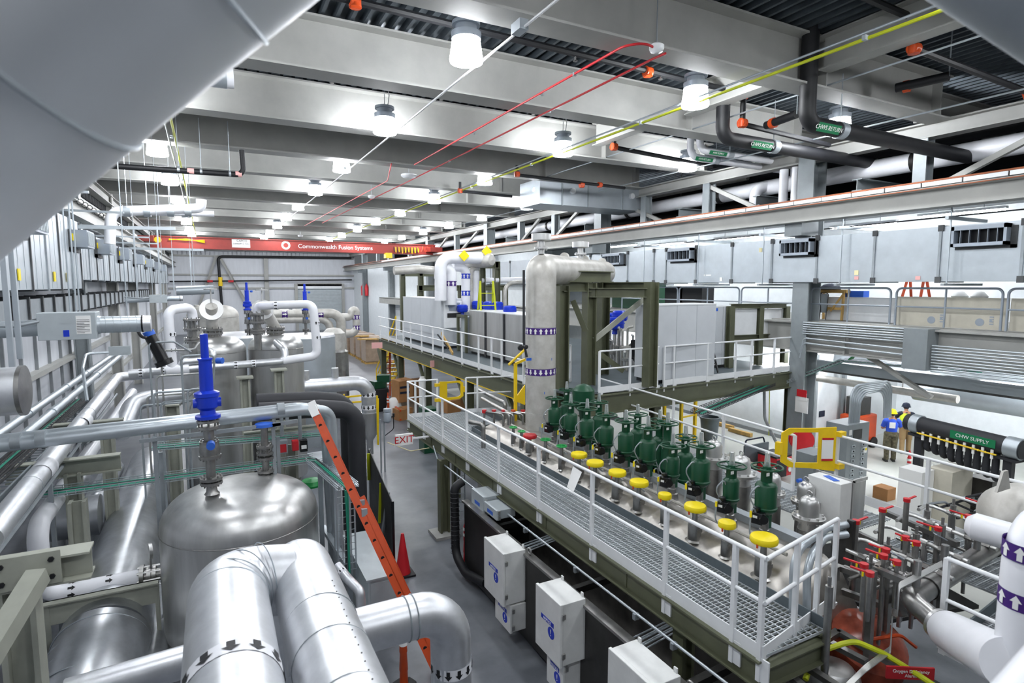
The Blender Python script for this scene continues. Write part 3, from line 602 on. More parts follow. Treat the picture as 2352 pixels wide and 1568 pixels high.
for i, (x, y, Z_) in enumerate(((120, 1190, .9), (215, 1160, 1.0))): q = at(x, y, Z=Z_); insul('clad_pipe', ['clad pipe under the white pipe at the left', 'ribbed clad pipe behind the sage post at left'][i], [q+V((0, 3, 0)), q, q-V((0, .6, 1.2))], .25, 'alu_big', .3)
b = MB(); b.tube([at(388, 1440, Z=.03), at(376, 1470, Z=.03), at(386, 1495, Z=.03), at(378, 1520, Z=.03), at(395, 1535, Z=.03)], .02, 6, .1); tag(b.build('hose', 'yellow'), 'yellow cord lying on the floor beside the big tank', 'cord')
# ---------------------------------------------------------------- tanks
def tank(label, c, r, zb, zt, name='storage_tank', m_='stainless', dome=.32, n=48):
    t = thing(name, label, 'tank', (c[0], c[1], 0)); h = zt-dome*r*1.5
    b = MB(); b.cyl((c[0], c[1], zb), (c[0], c[1], h), r, n=n, cap=False); b.build('shell', m_, t)
    pr_ = [(r*math.cos(a_)**.6 if a_ < PI/2-.01 else .001, (zt-h)*math.sin(a_)) for a_ in [PI/2*k/14 for k in range(15)]]
    b = MB(); b.lathe((c[0], c[1], h), pr_, n, cap=False); b.build('domed_head', m_, t)
    b = MB(); b.torus((c[0], c[1], h-.03), r*1.001, .008, (0, 0, 1), n, 5); b.build('weld_seam', 'stainless_dark', t)
    for k in range(4): b = MB(); a_ = PI/4+PI/2*k; b.bar((c[0]+r*.8*math.cos(a_), c[1]+r*.8*math.sin(a_), 0), (c[0]+r*.8*math.cos(a_), c[1]+r*.8*math.sin(a_), zb+.3), .15, .15); b.build('leg', 'sage', t)
    return t
bx = at(552, 1100, Y=10.35).x; BT = tank('big domed stainless tank in the left foreground under the blue relief valve', (bx, 10.35), 1.2, .25, 2.72)
b = MB(); b.torus((bx, 10.35, .45), 1.202, .01, (0, 0, 1), 48, 5); b.build('weld_seam', 'stainless_dark', BT)
def flange(b, p, r, h, n=12, bolts=8, br=.014):
    b.cyl(p, V(p)+V((0, 0, h)), r, n=20)
    for k in range(bolts):
        a_ = 2*PI*k/bolts; q = V(p)+V((r*.82*math.cos(a_), r*.82*math.sin(a_), -h*.8)); b.cyl(q, q+V((0, 0, h*2.6)), br, n=6)
def relief(label, p, s, low=True):
    """blue spring relief valve on a flanged stack; p is the nozzle foot"""
    t = thing('relief_valve', label, 'valve', p); x, y, z = p; P_ = lambda h: (x, y, z+h*s)
    b = MB(); b.lathe(p, [(.14*s, 0), (.1*s, .05*s), (.085*s, .2*s), (.085*s, .95*s), (.1*s, 1.35*s)], 18)
    for h in (.2, .28, .72, 1.0, 1.3, 1.42): flange(b, P_(h), .2*s if h != 1.0 else .17*s, .05*s)
    b.lathe(P_(.75), [(.17*s, 0), (.19*s, .12*s), (.17*s, .25*s)], 12); b.build('flanged_stack', 'stainless_dark', t)
    b = MB(); b.lathe(P_(1.5), [(.22*s, 0), (.22*s, .06*s), (.14*s, .08*s), (.13*s, .16*s), (.19*s, .22*s), (.2*s, .42*s), (.22*s, .43*s), (.22*s, .5*s), (.12*s, .54*s), (.115*s, 1.12*s), (.13*s, 1.13*s), (.13*s, 1.16*s), (.07*s, 1.17*s), (.068*s, 1.62*s), (.01, 1.63*s)], 22); b.cyl((x-.24*s, y, z+1.8*s), (x+.24*s, y, z+1.8*s), .09*s, n=14); b.build('spring_housing', 'blue', t)
    b = MB(); b.cyl((x+.02, y-.15*s, z+1.02*s), (x+.02, y-.34*s, z+1.02*s), .075*s, n=14); b.build('transmitter', 'blue_tape', t)
    b = MB(); b.cyl((x+.2*s, y, z+2.6*s), (x+.3*s, y-.06*s, z+2.6*s), .06*s, n=12); b.build('pilot_cap', 'blue_tape', t)
    return t
q = at(487, 1133, Y=10.0); relief('tall bright blue relief valve standing on the big domed tank', q, .81)
t = thing('gate_valve', 'slim flanged valve with a pale blue handwheel on the back of the big tank', 'valve', at(612, 1106, Y=10.75))
q = at(612, 1106, Y=10.75); b = MB(); b.cyl(q-V((0, 0, .1)), q+V((0, 0, 1.0)), .06, n=14)
for h in (.1, .18, .42, .5, .62): flange(b, q+V((0, 0, h)), .14, .04)
b.build('flanged_stack', 'stainless_dark', t); b = MB(); b.lathe(q+V((0, 0, 1.0)), [(.02, 0), (.16, .0), (.15, .05), (.03, .07)], 10); b.build('handwheel', 'blue_tape', t)
def tall(label, px, Y_, r, ytop):
    q = at(px, ytop, Y=Y_); return tank(label, (q.x, Y_), r, .3, q.z, 'process_tank'), q
Y1, Y2 = 18.1, 18.3
T1, q1 = tall('left of the two tall stainless tanks with domed heads', 489, Y1, .83, 772); T2, q2 = tall('right of the two tall stainless tanks with domed heads', 633, Y2, .76, 768)
for T_, q, dx, dy in ((T1, q1, 0, -.25), (T2, q2, -.35, -.25)):
    b = MB(); q = V(q); b.tube([q-V((0, 0, .1)), q+V((0, 0, .2)), q+V((dx*.5, dy*.5, .55)), q+V((dx, dy-.1, .85))], .15, 16, .2); b.build('nozzle', 'dull_pipe', T_)
    b = MB(); flange(b, q+V((0, 0, .06)), .26, .06, bolts=10, br=.02); flange(b, q+V((0, 0, .16)), .26, .06); b.build('nozzle_flange', 'stainless_dark', T_)
    e = q+V((dx, dy, .75)); b = MB(); b.lathe(e, [(.17, -.02), (.3, -.02), (.3, .04), (.17, .04)], 22, (0, -1, .35)); b.build('manway_flange', 'stainless', T_)
    b = MB(); b.cyl(e+V((0, 0, .2)), e+V((0, 0, .62)), .02, n=6); b.lathe(e+V((0, 0, .55)), [(.02, 0), (.17, 0), (.17, .03), (.02, .04)], 12); b.build('vent_stem', 'stainless', T_)
for i, (px, y, Y_, r, lab) in enumerate(((548, 768, 23, 1.24, 'left of two big smooth pale tanks behind the tall stainless ones'), (700, 770, 23, 1.1, 'right of two big smooth pale tanks behind the tall stainless ones'))):
    q = at(px, y, Y=Y_); t = thing('buffer_tank', lab, 'tank', (q.x, Y_, 0)); b = MB(); b.cyl((q.x, Y_, 0), (q.x, Y_, q.z-.03), r, n=40, cap=False); b.build('shell', 'galv', t); b = MB(); b.lathe((q.x, Y_, q.z-.05), [(r*1.01, 0), (r*.98, .08), (.02, .14)], 40); b.build('lid', 'alu', t)
q = at(488, 700, Y=29); t = tank('wide domed tank far behind the left tall tank', (q.x, 29), 1.05, .3, q.z, 'distant_tank', 'dull_pipe')
for x, y in ((452, 708), (476, 702)): e = at(x, y, Y=28.8); b = MB(); b.cyl(e-V((0, 0, .2)), e+V((0, 0, .15)), .1, n=10); b.build('nozzle', 'dull_pipe', t)
# white pipe frames around the tanks
Y_ = 16.7
t = thing('white_pipe', 'white pipe rising in a square bend left of the left tall tank', 'pipe', at(394, 845, Y=Y_))
b = MB(); b.tube([at(396, 845, Y=Y_), at(385, 712, Y=Y_), at(442, 705, Y=Y_+.5), at(443, 745, Y=Y_+.5)], .115, 16, .2); b.build('pipe', 'pvc', t)
for y in (767, 803): marker(at(390+(y-712)*.05, y, Y=Y_), (0, 0, 1), .115, .1, 8, ['pvc', 'black'], t)
t = thing('white_pipe', 'white pipe looping over and down round the right tall tank', 'pipe', at(657, 828, Y=Y_))
b = MB(); b.tube([at(589, 745, Y=Y_+1), at(589, 702, Y=Y_+.9), at(719, 698, Y=Y_), at(729, 817, Y=Y_), at(650, 828, Y=Y_)], .115, 16, .2); b.build('pipe', 'pvc', t)
for x in (634, 667): marker(at(x, 701, Y=Y_+.5), (1, -.2, 0), .115, .1, 8, ['pvc', 'black'], t)
for y in (741, 774): marker(at(721+(y-700)*.085, y, Y=Y_), (0, 0, 1), .115, .1, 8, ['pvc', 'black'], t)
t = thing('insulated_pipe', 'level white clad pipe crossing in front of the two tall tanks', 'pipe', at(295, 857, Y=Y_))
p0, p1 = at(296, 858, Y=Y_), at(655, 829, Y=Y_); b = MB(); b.tube([p0, p1, p1+V((0, .1, .3)), p1+V((-.15, 1.2, .45))], .1, 16, .15); b.build('jacket', 'alu', t)
for f in (.07, .2, .66, .78): marker(p0.lerp(p1, f), (1, 0, 0), .1, .1, 8, ['pvc', 'black'], t)
b = MB(); q0, q1 = p0.lerp(p1, .22), p0.lerp(p1, .36); b.cyl(q0, q1, .14, n=18); b.build('thick_jacket', 'pvc', t)
t = thing('insulated_pipe', 'short silver branch pipe stepping up to the side of the left tall tank', 'pipe', at(420, 845, Y=Y_))
b = MB(); b.tube([at(415, 848, Y=Y_), at(418, 832, Y=Y_), at(488, 824, Y=Y_), at(489, 812, Y=Y_), at(482, 806, Y=Y_+.6)], .09, 14, .1); b.build('jacket', 'alu', t)
for i, (x, y, Y_, s) in enumerate(((571, 770, 17.2, .46), (703, 768, 17.2, .46))): relief(['smaller blue relief valve left of the white loop over the right tall tank', 'smaller blue relief valve inside the right leg of the white loop'][i], at(x, y, Y=Y_), s)
for i, (x, y0, y1) in enumerate(((443, 735, 790), (592, 722, 770))):
    t = thing('flanged_valve', ['flanged bellows valve under the white pipe left of the left tall tank', 'flanged bellows valve under the left end of the white loop'][i], 'valve', at(x, y1, Y=17.1)); q = at(x, y1, Y=17.1); h = at(x, y0, Y=17.1).z-q.z
    b = MB(); b.cyl(q-V((0, 0, .4)), q+V((0, 0, h)), .1, n=14)
    for f in (.1, .2, .6, .98): flange(b, q+V((0, 0, h*f)), .2, .05)
    for k in range(6): a_ = PI*k/3; b.cyl(q+V((.16*math.cos(a_), .16*math.sin(a_), h*.6)), q+V((.16*math.cos(a_), .16*math.sin(a_), h)), .02, n=6)
    b.build('flange_stack', 'stainless_dark', t)
Y_ = 20.0; p0, p1 = at(310, 918, Y=Y_), at(846, 877, Y=Y_)
t = thing('clad_pipe', 'thick aluminium clad pipe behind the tall tanks with an elbow dropping at its right end', 'pipe', p1)
pd = V((p1.x, p1.y, 1.55)); b = MB(); b.tube([p0+V((-.2, -1.6, -.6)), p0, p1, pd], .25, 24, .5); b.build('jacket', 'alu', t)
for z in (2.2, 1.75): marker((p1.x, p1.y, z), (0, 0, -1), .25, .16, 10, ['pvc', 'black'], t)
b = MB(); b.lathe(pd-V((0, 0, 1.5)), [(.12, 0), (.12, .5), (.3, .75), (.3, 1.5)], 24); b.build('pump_cone', 'stainless', t)
for i, (x, y) in enumerate(((703, 855), (770, 848))): q = at(x, y+30, Y=Y_); b = MB(); b.cyl(q, q+V((0, 0, .5)), .12, n=16); b.build('stub', 'alu', t)
# thick grey pipes with purple bands near the far door
t = thing('grey_pipe', 'pair of grey pipes with purple bands bending down near the far roller door', 'pipe', at(700, 720, Y=34))
for k, (y, x1, yb) in enumerate(((719, 782, 758), (732, 757, 750))): b = MB(); g_ = at(x1+4, yb, Y=34); b.tube([at(600, y+2, Y=34), at(x1, y, Y=34), (g_.x, 34, 0)], .27-.05*k, 14, .6); b.build('pipe', 'dull_pipe', t)
for x in (653, 735): marker(at(x, 721, Y=34), (1, 0, 0), .27, .3, 8, ['purple', 'paper'], t)
t = thing('grey_pipe', 'grey gooseneck pipe with purple bands by the far right wall', 'pipe', at(815, 740, Y=40))
b = MB(); b.tube([at(780, 728, Y=40), at(806, 728, Y=40), at(808, 712, Y=40), at(818, 712, Y=40), at(819, 766, Y=40), at(780, 768, Y=40)], .26, 12, .5); g_ = at(785, 770, Y=40); b.cyl((g_.x, 40, 0), (g_.x, 40, g_.z), .12, n=10); b.build('pipe', 'dull_pipe', t); marker(at(818, 728, Y=40), (0, 0, 1), .26, .3, 8, ['purple', 'paper'], t); marker(at(819, 752, Y=40), (0, 0, 1), .26, .3, 8, ['purple', 'paper'], t)
q = at(766, 752, Y=27); t = thing('filter_vessel', 'small domed grey vessel with a dark lower body right of the pale tanks', 'vessel', (q.x, 27, 0)); b = MB(); b.lathe((q.x, 27, q.z-1.0), [(.5, 0), (.5, .75), (.3, .95), (.02, 1.0)], 24); b.build('head', 'dull_pipe', t); b = MB(); b.lathe((q.x, 27, 0), [(.3, 0), (.3, .5), (.62, .8), (.62, q.z-1.1), (.5, q.z-1.0)], 24); b.build('body', 'stainless_dark', t)
# ---------------------------------------------------------------- foreground clad pipes
p1 = at(690, 1305, Z=3.2); t = thing('foreground_pipe', 'very thick aluminium clad pipe in the bottom foreground running toward the camera, right of the banded one', 'pipe', p1)
t['label'] = 'very thick clad pipe running toward the camera at bottom centre, no arrow band'
b = MB(); b.tube([V((p1.x+.06, .8, 3.2)), p1+V((0, .22, 0)), p1+V((0, .22, -2.6))], .29, 40, .3, bs=10); b.mat(1)
for k in range(36): q = V((p1.x+.15, 1.4+k*.1, 3.2+.272)); b.cyl(q, q+V((0, 0, .006)), .006, n=5)
b.build('jacket', ['alu', 'steel_dark'], t)
for y in (4.7, 4.2, 3.6): b = MB(); b.torus((p1.x+.02, y, 3.2), .291, .004, (.0, 1, 0), 36, 4); b.build('seam', 'galv_dull', t)
z2 = 3.3; r2 = .315; p2 = at(528, 1440, Z=z2); q0 = V((p2.x, .8, z2)); ye = p1.y-.2
t = thing('foreground_pipe', 'very thick clad pipe at bottom with black arrows on a white band', 'pipe', p2)
b = MB(); b.tube([q0, V((p2.x, ye, z2)), V((p1.x-.12, ye, 3.22))], r2, 40, .42, bs=10); b.build('jacket', 'alu', t)
for k in range(4):
    a_ = .15+.38*k; c_ = V((p2.x+.42-.42*math.cos(a_), ye-.42+.42*math.sin(a_), z2)); b = MB(); b.torus(c_, r2*1.0, .006, (math.sin(a_), math.cos(a_), 0), 40, 4); b.build('seam', 'galv', t)
marker((p2.x, at(530, 1505, Z=z2+.25).y, z2), (0, -1, 0), r2, .14, 12, ['pvc', 'black'], t)
p3 = at(890, 1432, D=5.75); e = at(1034, 1440, Y=p3.y)
t = thing('foreground_pipe', 'thick clad pipe with an elbow turning down at bottom centre, arrow band below the bend', 'pipe', e)
b = MB(); b.tube([V((p1.x-.2, p3.y, p3.z)), V((e.x, p3.y, p3.z)), V((e.x+.02, p3.y, .3))], .215, 32, .36, bs=10); b.build('jacket', 'alu', t)
for x in (.48, .4): b = MB(); b.torus((e.x-x, p3.y, p3.z), .217, .008, (1, 0, 0), 32, 5); b.build('seam', 'galv_dull', t)
marker(at(1037, 1522, Y=p3.y-.0), (0, 0, -1), .215, .12, 12, ['pvc', 'black'], t)
# ---------------------------------------------------------------- railings and gratings
def railing(label, a, c, zf, posts, h=1.05, m_='white_paint', toe=True, r=.024, group=None, posts_below=.0, name='railing', ends=(0, 0)):
    """a, c: (x, y) ends; zf: floor height; posts: fractions along"""
    a, c = V((a[0], a[1], zf)), V((c[0], c[1], zf)); t = thing(name, label, 'railing', a, 0, group); u = V((0, 0, 1))
    b = MB(); b.cyl(a+u*h, c+u*h, r, n=10); b.build('top_rail', m_, t); b = MB(); b.cyl(a+u*h*.55, c+u*h*.55, r*.95, n=10); b.build('mid_rail', m_, t)
    if toe: b = MB(); b.bar(a+u*.03, c+u*.03, .012, .16); b.build('toe_board', m_, t)
    for f in posts:
        q = a.lerp(c, f); b = MB(); b.bar(q-u*posts_below, q+u*h, .05, .05, (c-a)); b.build('post', m_, t)
        if posts_below: 
            d = (c-a).normalized(); s = V((d.y, -d.x, 0)); b = MB(); b.bar(q-u*posts_below+d*.06, q-u*.02+d*.06, .12, .02, s); b.build('bracket', m_, t)
    return t
def grating(label, x0, y0, x1, y1, z, pitch=.055, rod=.1, along='x', grp=None, step=1):
    b = MB()
    def lines(n, f):
        for i in range(n): f(i)
    nx, ny = int((x1-x0)/rod), int((y1-y0)/pitch)
    if along == 'x':
        for i in range(ny+1): b.bb((x0, y0+i*pitch, z-.03), (x1, y0+i*pitch+.008, z))
        for i in range(nx+1): b.bb((x0+i*rod, y0, z-.012), (x0+i*rod+.011, y1, z+.001))
    else:
        nx, ny = int((x1-x0)/pitch), int((y1-y0)/rod)
        for i in range(nx+1): b.bb((x0+i*pitch, y0, z-.03), (x0+i*pitch+.008, y1, z))
        for i in range(ny+1): b.bb((x0, y0+i*rod, z-.012), (x1, y0+i*rod+.011, z+.001))
    return tag(b.build('grating_panel', 'grating'), label, 'grating', grp)
WX, WZ = 4.85, 2.2
ya, yb_ = 3.75, 15.85
ys = [ya, 5.95, 8.1, 10.2, 12.2, 13.9, yb_]
for i in range(len(ys)-1): grating(OR[i]+' steel grating panel of the lower walkway from the camera', WX, ys[i]+.005, 5.86, ys[i+1]-.005, WZ, grp='lower walkway gratings')
grating('grating panel at the far end of the lower walkway by the yellow gate', 5.87, 13.7, 7.0, 15.85, WZ, along='y', grp='lower walkway gratings')
t = thing('walkway_frame', 'olive steel beam frame carrying the lower walkway', 'frame', (WX, 9, 1.9))
b = MB(); b.ibeam((WX+.02, ya, 2.0), (WX+.02, yb_, 2.0), .3, .16, .02); b.build('edge_beam', 'olive', t)
b = MB(); b.ibeam((5.86, ya, 2.0), (5.86, yb_, 2.0), .3, .14, .02); b.build('edge_beam', 'olive', t)
for y in ys: b = MB(); b.ibeam((WX, y, 1.98), (5.86, y, 1.98), .24, .12, .015); b.build('cross_beam', 'olive', t)
t = thing('kick_plate', 'dark grey kick plate along the valve side of the lower walkway', 'kick plate', (5.88, 8, 2.2)); b = MB(); b.bb((5.87, ya, 2.17), (5.885, 13.6, 2.32)); b.bb((5.87, 13.59, 2.17), (6.4, 13.6, 2.32)); b.build('plate', 'toe_grey', t)
pf = [(at(px, 876.5+.487*(px-931), Z=3.25).y-yb_)/(ya-yb_) for px in (968, 1012, 1069, 1143, 1236, 1361, 1533, 1693)]
railing('long white railing along the aisle side of the lower walkway', (WX, yb_), (WX, ya), WZ, [0.003]+pf+[.997], posts_below=.28)
railing('short white railing across the near end of the lower walkway', (WX, ya), (6.45, 4.05), WZ, [.4, .72, .99], posts_below=.05)
railing('white railing across the far end of the lower walkway left of the yellow gate', (WX, yb_), (5.75, yb_-.05), WZ, [.25, .98])
railing('white railing beyond the yellow gate at the far end of the lower walkway', (6.6, 15.7), (9.4, 15.0), WZ, [0, .12, .55, .98])
def gate(label, p, d, s=1.0):
    """yellow swing gate: p = lower hinge corner, d = direction away from the hinge"""
    t = thing('safety_gate', label, 'gate', p); p, d = V(p), V(d).normalized(); u = V((0, 0, 1)); w_, h = .78*s, .56*s
    n = d.cross(u).normalized()*.03
    def P2(a, c): return p + d*(a*w_) + u*(c*h)
    b = MB(); pts = [P2(0, 0), P2(.3, -.02), P2(.3, .0), P2(0, 0)]
    out = [(0, -.05), (.45, .03), (.8, .05), (.95, .18), (.95, .9), (.82, 1.02), (.35, 1.02), (0, 1.05)]; inn = [(.3, .16), (.5, .16), (.74, .17), (.84, .25), (.84, .84), (.74, .92), (.45, .92), (.3, .92)]
    for k in range(len(out)):
        k2 = (k+1) % len(out); b.poly([P2(*out[k]), P2(*out[k2]), P2(*inn[k2]), P2(*inn[k])], n)
    b.bb(P2(.93, .38)-V((.02, .02, 0)), P2(1.06, .68)+V((.02, .02, 0))); b.build('panel', 'yellow_paint', t)
    for c in (.08, .88): b = MB(); b.box(P2(-.08, c), (.16, .1, .09)); b.build('hinge', 'yellow_paint', t)
    b = MB(); q = P2(.14, .3); b.poly([P2(.05, .22)-n*.3, P2(.25, .22)-n*.3, P2(.25, .78)-n*.3, P2(.05, .78)-n*.3], -n*.15); lb = b.build('warning_label', 'paper', t)
    b = MB()
    for c in (.22, .74): b.poly([P2(.05, c)-n*.5, P2(.25, c)-n*.5, P2(.25, c+.05)-n*.5, P2(.05, c+.05)-n*.5], -n*.1)
    b.build('label_edge', 'red', lb)
    return t
gate('yellow swing gate at the far end of the lower walkway', (5.8, yb_-.05, 2.6), (1, -.03, 0), 1.0)
# right-hand railing and gate
r0, r1, r2, r3 = at(1376, 868, Z=3.25), at(1826, 1000, Z=3.25), at(1925, 1000, Z=3.25), at(2360, 1112, Z=3.25)
railing('long white railing behind the green valves on the far side of the vessel', r0.xy, r1.xy, WZ, [0, .2, .5, .74, 1])
railing('white railing right of the yellow gate in front of the grey breaker cabinet', r2.xy, r3.xy, WZ, [0, .55, .995])
g0 = at(1912, 1072, Z=2.62); gate('yellow swing gate in the right railing in front of the grey breaker cabinet', V((r2.x-.05, r2.y, 2.62)), (r1-r2), 1.35)
grating('grating panel behind the valves left of the white instrument box', 8.5, 5.2, 9.7, 9.4, WZ, along='y', grp='far side gratings')
grating('grating panel in the bottom right corner under the white pipe, nearer the camera', 7.2, 1.2, 9.6, 3.3, 2.0, along='y', grp='far side gratings')
grating('grating panel at the right behind the bare manifold pipe', 8.9, 3.35, 10.4, 5.0, 2.0, along='y', grp='far side gratings')
# walkway columns
for i, (x, y, lab) in enumerate(((4.72, 12.65, 'olive column on a concrete pad under the lower walkway'),)):
    t = thing('walkway_column', lab, 'column', (x, y, 0)); b = hcol(x, y, .08, 1.86, .24); b.build('shaft', 'olive', t)
    b = MB(); b.bb((x-.3, y-.3, 0), (x+.3, y+.3, .07)); b.build('pad', 'concrete', t)
    b = MB(); b.bar((x+.32, y-.1, 0), (x+.32, y-.1, 1.8), .03, .03); b.bar((x+.5, y-.1, 0), (x+.5, y-.1, 1.8), .03, .03)
    for k in range(8): b.bar((x+.32, y-.1, .1+.22*k), (x+.5, y-.1, .1+.22*k), .014, .014)
    tag(b.build('wire_ladder_tray', 'galv'), 'narrow wire tray standing upright beside the olive walkway column', 'tray')
for i, (x, y) in enumerate(((5.0, 5.0), (5.9, 14.8))): t = thing('walkway_column', ['olive column under the near part of the lower walkway', 'olive column under the far end of the lower walkway'][i], 'column', (x, y, 0)); b = hcol(x, y, 0, 1.86, .2); b.build('shaft', 'olive', t)
run('hung_conduit', 'thin bright conduit hung on clamps below the edge of the lower walkway', 'conduit', [(4.74, 13.4, 2.0), (4.74, 13.1, 1.72), (4.74, 3.0, 1.72)], .018, 'galv', clips=[((4.74, y, 1.68), .03, .05) for y in (12.8, 10.6, 8.6, 7.0, 5.6, 4.9)])
run('cord', 'thin yellow cord drooping from the walkway to the upright struts', 'cord', [(4.7, 13.6, 1.9), (4.4, 14.2, 1.7), (3.9, 14.6, 1.9)], .012, 'sticker')
# ---------------------------------------------------------------- cold box under the walkway
t = thing('cold_box', 'dark steel box side below the walkway studded with small test ports', 'vessel', (4.45, 7, 0)); CB = t
b = MB(); b.bb((4.4, 2.2, .1), (4.46, 10.6, 1.58)); b.build('side_panel', 'steel_dark', t)
b = MB(); b.bb((4.36, 2.2, 1.56), (4.5, 10.65, 1.6)); b.build('top_rim', 'stainless_dark', t)
b = MB(); b.bb((4.46, 10.54, .1), (9.3, 10.6, 1.5)); b.build('end_panel', 'steel_dark', t)
b = MB(); b.bb((4.46, 2.2, .05), (9.3, 10.55, .15)); b.build('bottom', 'black', t)
for y in (9.6, 7.0, 4.6, 3.4): b = MB(); b.bar((4.46, y, 1.35), (6.3, y+.1, 1.35), .1, .1); b.build('cross_member', 'steel_dark', t)
for y in (8.5, 5.4):
    for k in range(6): b = MB(); b.cyl((4.46, y+.05*k, 1.3+.02*(k % 2)), (6.0, y+.1+.04*k, 1.45), .012, n=6); b.build('cable', 'galv', t)
for k in range(28):
    cl_, kk = divmod(k, 14); y = (6.98 if cl_ == 0 else 5.02)-.16*(kk % 4)+R.uniform(-.03, .03)-(.08 if kk > 7 else 0); z = 1.3-.24*(kk//4)-.02*(kk % 2)
    b = MB(); b.cyl((4.4, y, z), (4.27, y, z), .012, n=8); b.cyl((4.27, y, z), (4.25, y, z), .034, n=10); b.box((4.3, y-.04, z-.03), (.03, .1, .02)); b.build('test_port', 'stainless', CB)
for y in (7.9, 4.3): b = MB(); b.torus((4.43, y, 1.66), .05, .015, (1, 0, 0), 12, 6); b.build('lifting_eye', 'stainless_dark', CB)
def enclosure(label, y0, y1, z0, z1, x1=4.4, d=.42, m_='box_white', notice=True, grp=None):
    """wall box on the cold box side; door faces the aisle"""
    x0 = x1-d; t = thing('electrical_enclosure', label, 'enclosure', (x0, (y0+y1)/2, z0), 0, grp)
    b = MB(); b.bb((x0+.05, y0, z0), (x1, y1, z1)); b.build('housing', m_, t, .006)
    b = MB(); b.bb((x0, y0-.012, z0-.012), (x0+.045, y1+.012, z1+.012)); dr = b.build('door', m_, t, .008)
    for z in (z0+(z1-z0)*.18, z0+(z1-z0)*.82): b = MB(); b.box((x0+.05, y0-.02, z), (.05, .03, .07)); b.build('latch', 'stainless', dr)
    for y in (y0+.07, y1-.07): b = MB(); b.bb((x1-.02, y-.025, z1), (x1, y+.025, z1+.06)); b.build('mounting_lug', m_, t)
    if notice:
        w_ = min(.34, (y1-y0)*.55); yc = (y0+y1)/2; zc = z0+(z1-z0)*.46
        b = MB(); b.bb((x0-.003, yc-w_/2, zc+.07), (x0, yc+w_/2, zc+.135)); s_ = b.build('notice_strip', 'blue', dr)
        lettering('NOTICE', .055, (x0-.003, yc, zc+.1), (0, -1, 0), (0, 0, 1), 'paper', dr)
        b = MB(); b.cyl((x0-.003, yc-w_*.3, zc-.03), (x0, yc-w_*.3, zc-.03), .085, n=24); b.build('symbol', 'blue', dr)
        lettering('!', .14, (x0-.003, yc-w_*.3, zc-.03), (0, -1, 0), (0, 0, 1), 'paper', dr, 'symbol_mark')
    return t
E1 = at(1155, 1274, X=3.98); E1b = at(1158, 1396, X=3.98); e1l = at(1112, 1236, X=3.98)
G = 'white enclosures on the steel box'
enclosure('tall white enclosure on the dark steel box, farthest of the large ones', E1.y, e1l.y, E1b.z, E1.z, grp=G)
E2 = at(1286, 1392, X=3.98); E2b = at(1287, 1536, X=3.98); e2l = at(1231, 1340, X=3.98)
enclosure('tall white enclosure on the dark steel box, middle of the large ones', E2.y, e2l.y, E2b.z, E2.z, grp=G)
e3l = at(1398, 1490, X=3.98); enclosure('tall white enclosure on the dark steel box, cut by the bottom edge of the picture', e3l.y-.75, e3l.y, E2b.z, e3l.z, grp=G)
s1 = at(1165, 1456, X=4.05); s1l = at(1132, 1425, X=4.05); enclosure('small white enclosure hanging below the farthest tall one', s1.y, s1l.y, s1.z, E1b.z-.03, d=.3, grp=G)
s2 = at(1250, 1500, X=4.05); enclosure('small white enclosure hanging below the middle tall one', s2.y-.42, s2.y, E2b.z-.55, E2b.z-.03, d=.3, grp=G)
for i, (xa, ya_, xb, yb2) in enumerate(((1083, 1122, 1110, 1190), (1112, 1152, 1140, 1200))):
    q0, q1 = at(xa, ya_, X=4.5), at(xb, yb2, X=4.5); t = enclosure(['grey white box with blue tape under the walkway, left of two', 'grey white box with blue tape under the walkway, right of two'][i], q1.y, q0.y, q1.z+.05, q0.z, x1=4.9, d=.4, m_='grey_box', notice=False)
    b = MB(); yc = (q0.y+q1.y)/2; zc = (q0.z+q1.z)/2; b.bb((4.495, yc-.12, zc-.03), (4.499, yc+.12, zc+.04)); b.build('tape', 'blue_tape', t)
t = thing('black_hose_loop', 'thick black cable bundle hanging down in a loop beside the steel box', 'cable', (4.35, 10.8, 1))
b = MB(); b.tube([(4.5, 10.9, 1.9), (4.3, 10.9, 1.8), (4.3, 10.85, .35), (4.3, 10.3, .2), (4.42, 9.6, .3)], .09, 10, .3); b.build('bundle', 'black', t)
b = MB()
for k in range(14): b.torus((4.3, 10.87, .4+.1*k), .094, .006, (0, 0, 1), 10, 4)
b.build('wrap', 'rubber', t)
q = at(1092, 1310, Z=.0); 
def delineator(label, p, h=1.1, m_='orange'):
    t = thing('delineator_post', label, 'traffic post', p); b = MB(); b.lathe(p, [(.2, 0), (.19, .05), (.06, .06)], 8); b.build('base', 'black', t)
    b = MB(); b.lathe(p, [(.065, .05), (.058, h*.25), (.066, h*.26), (.052, h*.5), (.06, h*.51), (.045, h*.78), (.055, h*.79), (.03, h*.86), (.02, h*.9), (.035, h*.93), (.015, h)], 14); b.build('post', m_, t)
    for z in (.6, .72): b = MB(); b.cyl(V(p)+V((0, 0, h*z)), V(p)+V((0, 0, h*(z+.06))), .062, n=14, cap=False); b.build('reflective_band', 'paper', t)
    return t
delineator('red traffic post standing behind the black cable loop under the walkway', (4.62, 11.05, 0), 1.05, 'red')
